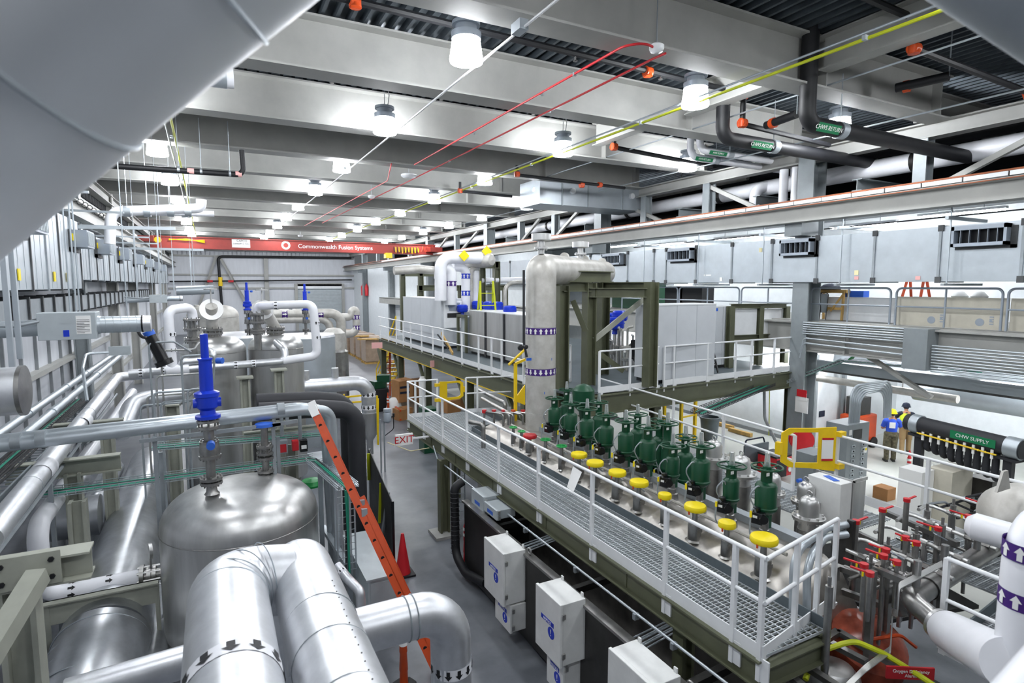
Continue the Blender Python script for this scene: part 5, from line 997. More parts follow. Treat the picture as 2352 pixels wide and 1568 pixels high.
def stepladder(label, p, h, wd, m_, rung_m, dirv=(0, 1, 0), name='step_ladder', rungs=6, spread=.5):
    t = thing(name, label, 'ladder', p); p = V(p); d = V(dirv).normalized(); n = V((d.y, -d.x, 0)); u = V((0, 0, 1))
    for side in (1, -1):
        for s in (-1, 1): b = MB(); b.bar(p+d*(s*wd/2)+n*(side*spread), p+d*(s*wd*.35)+u*h, .07, .035); b.build('side_rail', m_, t)
    for k in range(1, rungs): f = k/rungs; b = MB(); b.bar(p-d*(wd*(.5-.15*f))+n*spread*(1-f)+u*h*f, p+d*(wd*(.5-.15*f))+n*spread*(1-f)+u*h*f, .07, .03); b.build('tread', rung_m, t)
    return t
q = at(2103, 688, X=19.2); stepladder('orange step ladder behind the pale sheet board on the gallery', (19.2, q.y, 4.86), 1.55, .62, 'orange', 'lamp_cap', name='step_ladder')
for i, px in enumerate((2205, 2250)): q = at(px, 672, X=18.6); b = MB(); b.lathe((18.6, q.y, 5.62), [(.18, 0), (.2, .08), (.1, .2), (.02, .22)], 10); tag(b.build('white_bag', 'paper'), ['white crumpled bag on the long gallery table, left of two', 'white crumpled bag on the long gallery table, right of two'][i], 'bag')
b = MB(); q = at(1460, 660, X=19); b.bb((18.6, q.y-1.1, 4.86), (20, q.y+1.4, 6.6)); tag(b.build('green_cabinet', 'green'), 'large dark green equipment cabinet standing on the gallery behind the riser', 'cabinet')
for i, (px, w_) in enumerate(((1545, .8), (1580, 1.0))): q = at(px, 690, X=18.5); b = MB(); b.bb((18.3, q.y-w_, 4.86), (19, q.y+.3, 5.95)); tag(b.build('equipment_crate', 'black'), ['black equipment case on the gallery, left of two', 'black equipment case on the gallery, right of two'][i], 'case')
# fire extinguishers and electrical gear on the far right wall
for i in range(2):
    q = at(836+9*i, 675, X=17.3); b = MB(); b.lathe((17.15, q.y, 4.7), [(.2, 0), (.22, 1.1), (.1, 1.35), (.06, 1.5)], 12); tag(b.build('gas_cylinder', 'red'), ['red gas cylinder by the far right wall, left of two', 'red gas cylinder by the far right wall, right of two'][i], 'cylinder')
b = MB(); b.bb((16.0, 28, 4.1), (17.4, 62, 4.7)); b.bb((16.0, 28, 4.65), (16.05, 62, 4.7)); tag(b.build('wall_ledge', 'concrete'), 'concrete ledge along the far right wall', 'ledge')
for i in range(4): y = 48-1.1*i; b = MB(); b.tube([(16.8, y+.8, 2.2), (16.8, y+.8, 3.8), (17.2, y-.2, 3.9)], .1, 8, .5); tag(b.build('conduit_bend', 'galv'), OR[i]+' of four bent conduits rising from the grey boxes by the far right wall', 'conduit')
for i, (y, w_) in enumerate(((49, 1.4), (46.5, 1.8), (43.5, 2.2))): b = MB(); b.bb((16.2, y, 0), (16.9, y+w_, 2.2)); tag(b.build('switch_box', 'grey_panel'), OR[i]+' grey floor box from the far end under the bent conduits', 'cabinet')
# ---------------------------------------------------------------- upper platform
UZ = 3.25; eX = 7.95; f0, f1 = at(1376, 903, Z=UZ-.05), at(1836, 848, Z=UZ-.05); fd = (f1-f0).normalized()
t = thing('upper_platform', 'upper equipment platform of olive steel beams with a solid grey deck', 'platform', (10, 18, UZ-.6))
b = MB(); b.poly([(eX, f0.y+.1, UZ-.06), (f0.x, f0.y, UZ-.06), (f1.x, f1.y, UZ-.06), (16.4, 31, UZ-.06), (eX, 31, UZ-.06)], (0, 0, .05)); b.build('deck', 'toe_grey', t)
b = MB(); b.ibeam((eX, 13.0, UZ-.36), (eX, 31, UZ-.36), .5, .2, .03); b.build('edge_beam', 'olive', t); b = MB(); b.ibeam(f0+V((0, 0, -.3))-fd*.6, f1+V((0, 0, -.3)), .52, .2, .03); b.build('edge_beam', 'olive', t)
b = MB(); b.bar((eX-.1, 13, UZ-.62), (eX-.1, 31, UZ-.62), .02, .03); b.build('yellow_cord', 'yellow_paint', t)
for y in (14.5, 18.7, 23.2, 27.2, 30.4):
    b = MB(); b.ibeam((eX+.05, y, 0), (eX+.05, y, UZ-.6), .26, .24, .025, (1, 0, 0)); b.build('column', 'olive', t)
    b = MB(); b.bar((eX+.05, y+.1, 1.5), (eX+.05, y+1.2, UZ-.62), .12, .12); b.build('knee_brace', 'olive', t)
for f in (.25, .97): q = f0.lerp(f1, f); b = MB(); b.ibeam((q.x, q.y+.15, 0), (q.x, q.y+.15, UZ-.55), .24, .22, .02); b.build('column', 'olive', t)
fr = [(at(px, 726+.1914*(px-874), Z=4.33).y-31)/(14.0-31) for px in (877, 894, 911, 926, 942, 965, 989, 1010, 1050, 1085, 1112, 1133, 1178)]
railing('long white railing along the left edge of the upper platform in front of the cabinets', (eX, 31), (eX, 13.4), UZ, fr, posts_below=.2)
railing('white railing along the right half of the upper platform front', f0.lerp(f1, .27).xy, f1.xy, UZ, [.0, .06, .28, .48, .6, .78, .985], posts_below=.22)
railing('short white railing panel on the upper platform front left of the olive post', f0.xy, f0.lerp(f1, .245).xy, UZ, [0, .5, .97], posts_below=.22)
q = at(1318, 880, Z=UZ); railing('narrow white railing panel on the upper platform right of the thick grey riser', (q.x-.35, q.y+.3), (q.x+.1, q.y+.3), UZ, [0, .97])
def cabinet(label, face, x0, y0, x1, y1, z0, z1, n, m_='cabinet', gap='grey_panel', name='cabinet', plinth='black'):
    """face: 'x' doors on the -X side, 'y' doors on the -Y side"""
    t = thing(name, label, 'cabinet', ((x0+x1)/2, (y0+y1)/2, z0)); b = MB(); b.bb((x0+.03, y0+.03, z0+.1), (x1-.03, y1-.03, z1)); b.build('carcass', gap, t); b = MB(); b.bb((x0+.06, y0+.06, z0), (x1-.06, y1-.06, z0+.1)); b.build('plinth', plinth, t)
    for k in range(n):
        b = MB()
        if face == 'x': a_, c_ = y0+(y1-y0)*k/n, y0+(y1-y0)*(k+1)/n; b.bb((x0, a_+.006, z0+.1), (x0+.03, c_-.006, z1))
        else: a_, c_ = x0+(x1-x0)*k/n, x0+(x1-x0)*(k+1)/n; b.bb((a_+.006, y0, z0+.1), (c_-.006, y0+.03, z1))
        b.build('door', m_, t)
    for side in ((x0+.03, y0, x1-.03, y0+.03) if face == 'x' else (x0, y0+.03, x0+.03, y1-.03),): b = MB(); b.bb((side[0], side[1], z0+.1), (side[2], side[3], z1)); b.build('side_panel', m_, t)
    b = MB(); b.bb((x0-.01, y0-.01, z1), (x1, y1, z1+.03)); b.build('top', 'white_paint', t)
    return t
q0, q1 = at(927, 783, Z=UZ), at(1012, 812, Z=UZ); X_ = 8.75; y0, y1 = at(1014, 800, X=X_).y, at(927, 760, X=X_).y; zt = at(927, 682, X=X_).z
t = cabinet('long pale grey control cabinet on the upper platform with a cooling unit on its end', 'x', X_, y0, X_+1.0, y1, UZ, zt, 4)
b = MB(); b.bb((X_+.1, y0-.22, UZ+.9), (X_+.9, y0, zt-.08)); ac = b.build('cooling_unit', 'white_paint', t, .03); b = MB(); b.bb((X_+.2, y0-.23, UZ+1.35), (X_+.85, y0-.215, UZ+1.55)); b.build('display', 'steel_dark', ac); b = MB(); b.poly([(X_+.2, y0-.225, zt-.15), (X_+.8, y0-.225, zt-.15), (X_+.7, y0-.225, zt-.5), (X_+.3, y0-.225, zt-.5)], (0, -.008, 0)); b.build('air_intake', 'lamp_cap', ac)
X_ = 9.2; y0, y1 = at(1206, 800, X=X_).y, at(1078, 780, X=X_).y; zt = at(1078, 713, X=X_).z
t = cabinet('brushed steel enclosure with dark uprights on the upper platform left of the riser', 'x', X_, y0, X_+1.2, y1, UZ, zt, 3, 'stainless')
for f in (.33, .665): b = MB(); y = y0+(y1-y0)*f; b.bb((X_-.03, y-.06, UZ), (X_, y+.06, zt)); b.build('upright', 'rubber', t)
b = MB(); y = y1+.1; b.bar((X_-.1, y, UZ), (X_-.1, y, UZ+1.55), .1, .1); b.bar((X_-.1, y+.85, UZ), (X_-.1, y+.85, UZ+1.55), .1, .1); b.bar((X_-.1, y, UZ+1.5), (X_-.1, y+.85, UZ+1.5), .1, .1); tag(b.build('steel_stand', 'olive'), 'small olive frame between the pale and the brushed steel cabinets', 'frame')
b = MB(); b.bb((X_, y+.1, UZ-.02), (X_+.5, y+.75, UZ+1.45)); tag(b.build('panel_box', 'grey_box'), 'pale grey box inside the small olive frame', 'box')
q = at(1040, 850, Z=UZ); b = MB(); b.bar(at(1040, 812, X=8.3), at(1014, 765, X=8.5), .05, .12); tag(b.build('plank', 'wood'), 'wooden plank leaning inside the left platform railing', 'plank'); b = MB(); b.bar(at(1030, 800, X=8.3), at(1005, 768, X=8.5), .04, .05); tag(b.build('bar', 'black'), 'black bar leaning beside the wooden plank', 'bar')
for i, (px, py, X__, s, two) in enumerate(((1062, 708, 9.6, .24, 0), (1097, 700, 10.4, .26, 0), (1125, 702, 10.1, .27, 0), (1141, 703, 10.3, .27, 0), (1171, 712, 9.9, .25, 0), (1284, 720, 11.5, .33, 0), (1286, 745, 11.2, .3, 0), (1413, 742, 11.8, .3, 0), (1424, 725, 12.2, .26, 0), (1402, 730, 12.4, .26, 0))):
    q = at(px, py, X=X__); t = thing('blue_actuator', ['leftmost bright blue valve actuator, left of the brushed steel enclosure', 'bright blue actuator behind the left part of the brushed steel enclosure', 'left of a pair of bright blue actuators behind the brushed steel enclosure', 'right of a pair of bright blue actuators behind the brushed steel enclosure', 'small bright blue actuator behind the right part of the brushed steel enclosure', 'upper blue actuator just right of the thick riser', 'lower blue actuator just right of the thick riser', 'lowest blue actuator inside the olive frame', 'blue actuator inside the olive frame, top right', 'blue actuator inside the olive frame, top left'][i], 'actuator', q, 0, 'blue actuators')
    b = MB(); b.lathe(q, [(s*.35, -s*1.2), (s*.3, -s*.75), (s*.85, -s*.65), (s, -s*.45), (s, -s*.06), (s*1.07, -s*.04), (s*1.07, s*.04), (s, s*.06), (s, s*.45), (s*.8, s*.65), (s*.2, s*.7)], 22); b.build('diaphragm_case', 'blue', t)
    b = MB(); b.cyl(q-V((0, 0, s*1.2)), (q.x, q.y, UZ), s*.22, n=10); b.build('stem_pipe', 'stainless', t)
# valve clutter in the frame
q0 = at(1420, 800, X=11.8)
for k in range(16):
    q = V((q0.x+R.uniform(-.5, .9), q0.y+R.uniform(-.5, 1.3), UZ)); h = R.uniform(.6, 1.5)
    b = MB(); b.tube([q, q+V((0, 0, h)), q+V((R.uniform(-.3, .3), R.uniform(-.3, .3), h+.05))], .04, 8, .08); b.lathe(q+V((0, 0, h*.5)), [(.05, 0), (.12, .02), (.12, .1), (.05, .12)], 10)
    tag(b.build('instrument_pipe', ['stainless', 'dull_pipe', 'stainless_dark'][k % 3]), 'small flanged steel instrument pipe standing behind the olive frame', 'pipe', 'instrument pipes behind the olive frame')
# olive tower frame carrying the crossover pipe
A = at(1351, 884, Z=UZ); B = at(1491, 888, Z=UZ); zT = at(1491, 648, Y=B.y).z; w_ = .3
A2 = A+V((.2, 2.1, 0)); B2 = B+V((.2, 2.4, 0)); C2 = at(1310, 900, Z=UZ)+V((.1, .6, 0))
t = thing('pipe_tower', 'olive steel tower frame under the crossover of the thick grey pipe', 'frame', A)
for k, (q, zz) in enumerate(((A, zT-.02), (B, zT), (A2, zT), (B2, zT), (C2, zT-.1))): b = MB(); b.ibeam((q.x, q.y, UZ if k != 4 else 2.2), (q.x, q.y, zz), w_, .28, .03, (1, 0, 0)); b.build('post', 'olive', t)
for a_, c_, dz in ((A, B, -.28), (A2, B2, -.12), (B, B2, -.12), (A, A2, -.12), (C2, A, -.12)): b = MB(); b.ibeam((a_.x, a_.y, zT+dz), (c_.x, c_.y, zT+dz), .26, .2, .025); b.build('beam', 'olive', t)
for (x0, y0), (x1, y1) in (((1365, 780), (1484, 683)), ((1365, 803), (1432, 852)), ((1316, 690), (1345, 760))): b = MB(); a_, c_ = at(x0, y0, Y=A.y-.05), at(x1, y1, Y=A.y-.3); b.bar(a_, c_, .06, .14); b.build('brace', 'sage' if y0 == 780 else 'olive', t)
g0, g1 = at(1282, 634, Y=A.y-.2), at(1402, 636, Y=A.y+.2); b = MB(); b.ibeam(g0, g1, .3, .24, .025); b.build('saddle_beam', 'olive', t)
# white cabinets on the right of the platform
y_ = B.y+.25; a0, a1 = at(1503, 880, Y=y_), at(1640, 862, Y=y_); zt = at(1503, 702, Y=y_).z
cabinet('row of three tall white cabinets behind the right platform railing', 'y', a0.x, y_, a1.x, y_+.9, UZ, zt, 3)
y2 = y_+1.5; a0, a1 = at(1641, 850, Y=y2), at(1672, 850, Y=y2); t = cabinet('narrow white cabinet with a small blue label behind the row of three', 'y', a0.x, y2, a1.x, y2+.8, UZ, at(1645, 705, Y=y2).z, 2)
b = MB(); q = at(1645, 711, Y=y2-.01); b.box(q, (.16, .01, .1)); b.build('blue_label', 'blue_tape', t)
t = thing('olive_frame', 'olive frame holding two white panels at the right end of the upper platform', 'frame', at(1740, 840, Z=UZ)); y3 = 13.6; p = [at(px, 703, Y=y3) for px in (1679, 1746, 1806)]
for q in p: b = MB(); b.ibeam((q.x, y3, UZ), (q.x, y3, q.z), .2, .2, .02); b.build('post', 'olive', t)
for zf in (0, -1.05): b = MB(); b.ibeam(p[0]+V((0, 0, zf)), p[2]+V((0, 0, zf+.02)), .16, .16, .02); b.build('rail', 'olive', t)
for k in range(2): b = MB(); b.bb((p[k].x+.12, y3+.02, p[k].z-1.0), (p[k+1].x-.12, y3+.06, p[k].z-.1)); b.build('panel', 'white_paint', t)
q = at(1655, 860, Z=UZ); t = stepladder('small black step stool ladder beside the three white cabinets', (q.x, q.y+.6, UZ), 1.15, .42, 'black', 'black', (1, .1, 0), 'step_stool', 4, .3)
q = at(1464, 850, Z=UZ); b = MB(); b.bb((q.x-.25, q.y, UZ+.4), (q.x+.25, q.y+.06, UZ+1.0)); b.bb((q.x-.25, q.y-.4, UZ+.38), (q.x+.25, q.y+.02, UZ+.44)); b.bar((q.x-.22, q.y-.4, UZ), (q.x-.22, q.y, UZ+.45), .03, .03); b.bar((q.x+.22, q.y-.4, UZ), (q.x+.22, q.y, UZ+.45), .03, .03); tag(b.build('black_chair', 'black'), 'black chair partly hidden behind the right olive tower post', 'chair')
# olive frames, pipes and pressure drum at the back of the platform
def frame_set(label, pxs, Y_, ytop, z0=UZ, wd=.28):
    q = [at(px, ytop, Y=Y_) for px in pxs]; t = thing('olive_frame', label, 'frame', (q[0].x, Y_, z0))
    for e in q: b = MB(); b.ibeam((e.x, Y_, z0), (e.x, Y_, q[0].z), wd, wd, .03, (1, 0, 0)); b.build('post', 'olive', t)
    b = MB(); b.ibeam((q[0].x-.1, Y_, q[0].z-.15), (q[-1].x+.1, Y_, q[0].z-.15), .32, .25, .03); b.build('beam', 'olive', t); return q
frame_set('olive frame at the far left of the upper platform behind the pale cabinet', (924, 966, 1010), 33, 622); frame_set('olive frame behind the white pipes on the upper platform', (965, 1058, 1100, 1160), 31, 655)
q = frame_set('olive frame carrying the small pressure drum at the back of the upper platform', (1106, 1140), 24, 600)
b = MB(); e = at(1131, 597, Y=22.6); b.lathe(e, [(.01, -.02), (.22, .03), (.3, .14), (.32, .3), (.32, 1.6)], 24, (-.35, 1, 0)); tag(b.build('pressure_drum', 'dull_pipe'), 'round ended grey pressure drum on the olive frame at the back of the platform', 'vessel')
Y_ = 23.0
for i, (pts, r, m_, lab, bd) in enumerate((
    (((1012, 690), (1012, 592), (1105, 592)), .25, 'pvc', 'thick white pipe looping up and right to the pressure drum', ()),
    (((1036, 700), (1036, 618), (1010, 610), (1010, 640)), .24, 'pvc', 'thick white pipe with a purple band right behind the pale cabinet', ((1036, 651, 'purple'),)),
    (((1016, 690), (1016, 622), (960, 618), (905, 622)), .17, 'dull_pipe', 'grey pipe with a purple band bending left behind the pale cabinet', ((1016, 660, 'purple'),)),
    (((1070, 715), (1070, 614), (1040, 612)), .2, 'pvc', 'white pipe with blue bands behind the brushed steel enclosure', ((1070, 634, 'blue'), (1070, 673, 'blue'))),
    (((1082, 715), (1082, 616), (1100, 616)), .1, 'dull_pipe', 'thin grey pipe right of the blue banded white pipe', ()),
    (((1092, 715), (1092, 620)), .17, 'pvc', 'plain white pipe right of the blue banded one', ()),
    (((1160, 730), (1160, 650), (1200, 648)), .1, 'dull_pipe', 'thin grey bent pipe left of the thick riser', ()),
    (((1105, 644), (1205, 642)), .12, 'pvc', 'level white pipe passing behind the thick riser', ()))):
    t = thing('platform_pipe', lab, 'pipe', at(*pts[0], Y=Y_+.15*i)); b = MB(); b.tube([at(x, y, Y=Y_+.15*i) for x, y in pts], r, 16, .45); b.build('pipe', m_, t)
    for x, y, c_ in bd: marker(at(x, y, Y=Y_+.15*i), (0, 0, 1), r, .22, 8, [c_, 'paper'], t)
for i, (px, py) in enumerate(((1066, 587), (1118, 577))): q = at(px, py, Y=22.72); b = MB(); b.bar(q, q+V((0, .3, -.25)), .04, .04); b.box(q, (.34, .34, .03), T=Matrix.Rotation(.8, 3, (0, 1, 0)) @ Matrix.Rotation(1.57, 3, (1, 0, 0))); tag(b.build('warning_placard', 'yellow'), ['yellow diamond placard on the white loop pipe, left of two', 'yellow diamond placard above the pressure drum, right of two'][i], 'sign')
q = at(1118, 715, Y=21); stepladder('yellow step ladder standing on the upper platform behind the brushed steel enclosure', (q.x, 21, UZ), at(1118, 645, Y=21).z-UZ, .8, 'lime', 'lime', (1, 0, 0), spread=.35)
# yellow stair at the far end of the platform
t = thing('stair', 'yellow stair with handrails climbing to the far end of the upper platform', 'stair', (8.6, 34, 0)); s0, s1 = V((8.4, 33.6, 0)), V((8.9, 31.0, UZ))
for dx in (0, .9):
    b = MB(); b.bar(s0+V((dx, 0, .1)), s1+V((dx, 0, 0)), .05, .25); b.build('stringer', 'yellow_paint', t)
    for hz in (.55, 1.05): b = MB(); b.cyl(s0+V((dx, 0, hz)), s1+V((dx, 0, hz)), .035, n=8); b.build('handrail', 'yellow_paint', t)
    for f in (0, .33, .66, 1): b = MB(); q = s0.lerp(s1, f)+V((dx, 0, 0)); b.bar(q, q+V((0, 0, 1.05)), .05, .05); b.build('post', 'yellow_paint', t)
for k in range(12): b = MB(); q = s0.lerp(s1, (k+.5)/12); b.bb(q-V((0, .12, .02)), q+V((.9, .12, .02))); b.build('tread', 'grating', t)
b = MB(); q = at(882, 860, Z=0); b.bar((8.0, 30.5, 0), (8.35, 31.2, 3.0), .1, .06); b.bar((8.35, 30.5, 0), (8.6, 31.2, 3.0), .1, .06)
for k in range(9): b.bar((8.0+.035*k, 30.5+.07*k, .3+.3*k), (8.35+.027*k, 30.5+.07*k, .3+.3*k), .04, .04)
tag(b.build('orange_ladder', 'orange'), 'orange ladder leaning by the foot of the yellow stair', 'ladder')
# ---------------------------------------------------------------- aisle: ladder, black pipes, trays, screens
def ladder(label, b0, b1, u_, n, m_='orange', wd=.42):
    """extension ladder: b0/b1 foot and head of the near rail, u_ offset to the other rail"""
    t = thing('extension_ladder', label, 'ladder', b0); b0, b1, u_ = V(b0), V(b1), V(u_); d = (b1-b0).normalized(); nn = d.cross(u_).normalized()
    for k, o in enumerate((V((0, 0, 0)), u_)):
        b = MB(); b.bar(b1+o-d*.12, b1+o+d*.06, .08, .13, nn); b.build('padded_tip', 'paper', t); b = MB(); b.bar(b0+o, b1+o, .035, .115, nn); b.mat(1)
        for j in range(1, n): q = b0.lerp(b1, j/n)+o; b.cyl(q-u_*.05, q-u_*.055+u_*.11, .03, n=10)
        b.build('side_rail', [m_, 'black'], t)
        f = .5; b = MB(); b.bar(b0+o+nn*.09, b0.lerp(b1, .62)+o+nn*.09, .035, .09, nn); b.build('base_rail', m_, t)
        b = MB(); b.box(b0.lerp(b1, .6)+o+nn*.04, (.09, .09, .12)); b.build('rung_lock', 'galv', t)
    for j in range(1, n): q = b0.lerp(b1, j/n); b = MB(); b.cyl(q, q+u_, .016, n=8); b.build('rung', 'lamp_cap', t)
    return t
lt = at(718, 930, Y=10.3); lb = at(1003, 1535, Z=0.02); t = ladder('tall orange extension ladder leaning on the thick galvanised pipe with padded tips', lb, lt, (-.05, -.4, .0), 16)
q = lb.lerp(lt, .3); dd = (lt-lb).normalized(); b = MB(); b.bar(q-dd*.25+V((.02, -.03, 0)), q+dd*.12+V((.02, -.03, 0)), .05, .08, (1, 0, 0)); b.build('sticker', 'black', t)
for i in range(2):
    Y_ = 12.6+.7*i; p0, p1 = at(735-12*i, 938-20*i, Y=Y_), at(818-18*i, 950-22*i, Y=Y_); t = thing('black_pipe', ['thick black insulated pipe bending down behind the orange ladder, nearer one', 'thick black insulated pipe bending down behind the orange ladder, farther one'][i], 'pipe', p1)
    b = MB(); b.tube([p0-V((1.2, 0, -.05)), p0, V((p1.x, Y_, p0.z-.12)), V((p1.x, Y_, .3))], .19, 22, .4); b.build('jacket', 'rubber', t); b = MB(); b.cyl((p1.x, Y_, 0), (p1.x, Y_, .4), .1, n=10); b.build('foot', 'steel_dark', t)
def wire_tray(label, pts, wd=.35, m_='galv', cab=True, hgt=.08):
    t = thing('cable_tray', label, 'cable tray', pts[0]); b = MB(); P_ = [V(p) for p in pts]
    for a_, c_ in zip(P_[:-1], P_[1:]):
        d = (c_-a_).normalized(); s = d.cross(V((0, 0, 1))).normalized() if abs(d.z) < .9 else V((1, 0, 0)); nrm = s.cross(d)
        for k in range(5): o = s*(wd*(k/4-.5)); b.bar(a_+o, c_+o, .011, .011)
        for sg in (-1, 1):
            for h in (.5, 1): o = s*(sg*wd/2)+nrm*(hgt*h); b.bar(a_+o, c_+o, .011, .011)
        for k in range(int((c_-a_).length/.12)): q = a_+d*(.12*k); b.bar(q-s*wd/2, q+s*wd/2, .01, .01); b.bar(q+s*wd/2, q+s*wd/2+nrm*hgt, .007, .007); b.bar(q-s*wd/2, q-s*wd/2+nrm*hgt, .007, .007)
    b.build('wire_basket', m_, t)
    if cab:
        for k, c in enumerate(('green_cable', 'green_cable', 'black', 'rubber', 'green_cable')): b = MB(); b.tube([p+V((R.uniform(-.03, .03), -.1+.05*k, .025)) for p in P_], .014, 6, .1); b.build('cable', c, t)
    return t
Y_ = 11.75; e0, e1 = at(-80, 1160, Y=Y_), at(722, 1056, Y=Y_); e2 = at(800, 1122, Z=e1.z)
wire_tray('wire tray with green cables running level behind the big domed tank', [e0, e1, V((e2.x, e2.y, e1.z))])
wire_tray('wire cable tray with green cables dropping to the floor beside the orange ladder', [V((e2.x-.05, e2.y-.02, e1.z)), V((e2.x-.05, e2.y-.02, 0.9))], .3)
wire_tray('narrow wire tray running level above the green cable tray', [at(350, 1030, Y=12.2), at(735, 1000, Y=12.2)], .3)
for i, (x, y) in enumerate(((373, 1100), (120, 1150), (640, 1060))): q = at(x, y, Y=11.6); b = MB(); b.bar((q.x, 11.55, 0), (q.x, 11.55, q.z+.5), .06, .06); tag(b.build('strut_post', 'galv_dull'), ['slotted upright strut left of the big domed tank', 'slotted upright strut at the left by the white pipe', 'slotted upright strut behind the top of the big domed tank'][i], 'strut')
for i, (x, y, h) in enumerate(((735, 1085, 2.3), (770, 1110, 2.3), (798, 1130, 2.35))): q = at(x, y, Z=h); b = MB(); b.bar((q.x, q.y, 0), (q.x, q.y, h), .08, .08); tag(b.build('strut_post', 'galv'), OR[i]+' of three galvanised strut posts right of the big domed tank', 'strut')
q0, q1 = at(742, 1100, Z=2.42), at(812, 1135, Z=2.3); b = MB(); b.bar(at(722, 1040, Z=2.45), at(806, 1118, Z=2.42), .3, .04); tag(b.build('tray_cover', 'galv'), 'flat galvanised cover plate along the turn of the cable tray', 'cover')
# grey cabinet on the floor and its strut frame
p = at(830, 1370, Z=.0); zt = 1.15; c0, c1, c2 = at(845, 1335, Z=zt), at(890, 1318, Z=zt), at(800, 1220, Z=zt)
t = thing('floor_cabinet', 'long pale grey cabinet on the floor below the orange ladder', 'cabinet', c0); L_ = c2.y-c0.y; b = MB(); b.bb((c0.x, c0.y, .05), (c0.x+.5, c0.y+1.9, zt)); b.build('housing', 'grey_box', t, .01); b = MB(); b.bb((c0.x-.03, c0.y-.03, zt), (c0.x+.53, c0.y+1.93, zt+.03)); b.build('lid', 'grey_box', t); b = MB(); b.bb((c0.x+.04, c0.y-.012, .12), (c0.x+.46, c0.y, zt-.06)); b.build('door', 'grey_box', t)
b = MB(); b.bar(at(742, 1210, Z=1.0), at(800, 1300, Z=1.0), .1, .08); tag(b.build('strut_channel', 'galv'), 'level galvanised strut beside the long floor cabinet', 'strut')
q = at(800, 1330, Z=1.6); t = thing('small_pipe', 'small silver pipe with arrow bands ending in a funnel beside the floor cabinet', 'pipe', q); b = MB(); b.tube([q+V((-.1, .3, .1)), q+V((0, 0, 0)), q+V((.12, -.25, -.1)), q+V((.12, -.3, -.6))], .07, 14, .1); b.build('pipe', 'alu', t); marker(q+V((-.05, .15, .05)), (.3, -1, -.3), .07, .06, 8, ['pvc', 'black'], t); b = MB(); b.lathe(q+V((.12, -.3, -.75)), [(.05, 0), (.12, .15)], 16, cap=False); b.build('funnel', 'stainless', t)
# red junction boxes on the tray
for i, (x, y, w_, h, m_, lab) in enumerate(((649, 1025, .18, .26, 'galv_dull', 'metal control box with a red door on the tray behind the big tank'), (678, 1022, .12, .2, 'red', 'small red box on the tray behind the big tank'), (697, 1022, .14, .24, 'black_gloss', 'small black box with a white tag on the tray behind the big tank'))):
    q = at(x, y, Y=11.9); t = thing('control_box', lab, 'box', q); b = MB(); b.box(q, (w_, .14, h)); b.build('housing', m_, t, .008)
    b = MB(); b.box(q+V((0, -.075, -.02)), (w_*.7, .01, h*.62 if i < 2 else h*.3)); b.build('door' if i < 2 else 'tag', 'red' if i < 2 else 'paper', t)
for i, (x0, y0, x1, y1) in enumerate(((630, 985, 648, 1000), (660, 975, 690, 1012))): q0, q1 = at(x0, y0, Y=11.95), at(x1, y1, Y=11.95); b = MB(); b.tube([q0, q0+V((0, 0, .25)), V((q1.x, q1.y, q0.z+.25)), q1], .035, 8, .15); tag(b.build('flexible_conduit', 'galv_dull'), ['bent grey conduit into the box with the red door', 'bent grey conduit into the small black box'][i], 'conduit')
q = at(722, 1125, Z=1.6); b = MB(); b.lathe((q.x, q.y+.4, q.z), [(.02, -.08), (.22, -.03), (.25, .02), (.2, .1), (.05, .14)], 18); tag(b.build('green_cover', 'green_light'), 'round green cover behind the galvanised strut posts', 'cover')
# welding screen
w0, w1 = at(852, 1180, Z=0), at(905, 1308, Z=0); t = thing('welding_screen', 'folding black welding screen with bright yellow trim standing in the aisle', 'screen', w1)
b = MB(); b.poly([w0, w1, w1+V((0, 0, 1.5)), w0+V((0, 0, 1.75))], (-.02, -.02, 0)); b.build('curtain', 'black', t)
for q in (w0, w1): b = MB(); b.bar(q, q+V((0, 0, 1.75 if q is w0 else 1.5)), .05, .05); b.build('pole', 'black_gloss', t); b = MB(); b.bar(q-V((.3, 0, -.03)), q+V((.3, 0, .03)), .05, .05); b.build('foot', 'black_gloss', t)
b = MB(); q = w0.lerp(w1, .05); b.bar(q+V((-.05, -.05, 1.0)), q+V((-.05, -.05, 1.7)), .1, .03); b.build('yellow_strap', 'lime', t); b = MB(); q = w0.lerp(w1, .55)+V((-.08, -.08, 0)); b.bar(q+V((0, 0, .5)), q+V((.05, 0, 1.45)), .06, .03); b.build('yellow_strap', 'lime', t)
b = MB(); b.bar(at(872, 1270, Z=.02), at(892, 1130, Z=1.35), .06, .05); tag(b.build('level_bar', 'galv_dull'), 'grey metal bar leaning against the black welding screen', 'bar')
def cone(label, p, h=.8, m_='red'):
    t = thing('traffic_cone', label, 'cone', p); b = MB(); b.lathe(V(p)+V((0, 0, .03)), [(.16, 0), (.03, h)], 18); b.build('cone', m_, t); b = MB(); b.box(V(p)+V((0, 0, .02)), (.42, .42, .04)); b.build('base', 'black', t)
cone('plain red traffic cone standing beside the welding screen', at(926, 1318, Z=0), .85)
delineator('tall orange traffic post under the elbowed clad pipe at the bottom', at(928, 1580, Z=0), 1.15)
delineator('orange traffic post on a white edged base by the ladder lying on its side', at(892, 958, Z=0), 1.15)
delineator('red traffic post on a black base beside the people', at(2084, 1120, Z=0), 1.15, 'red')
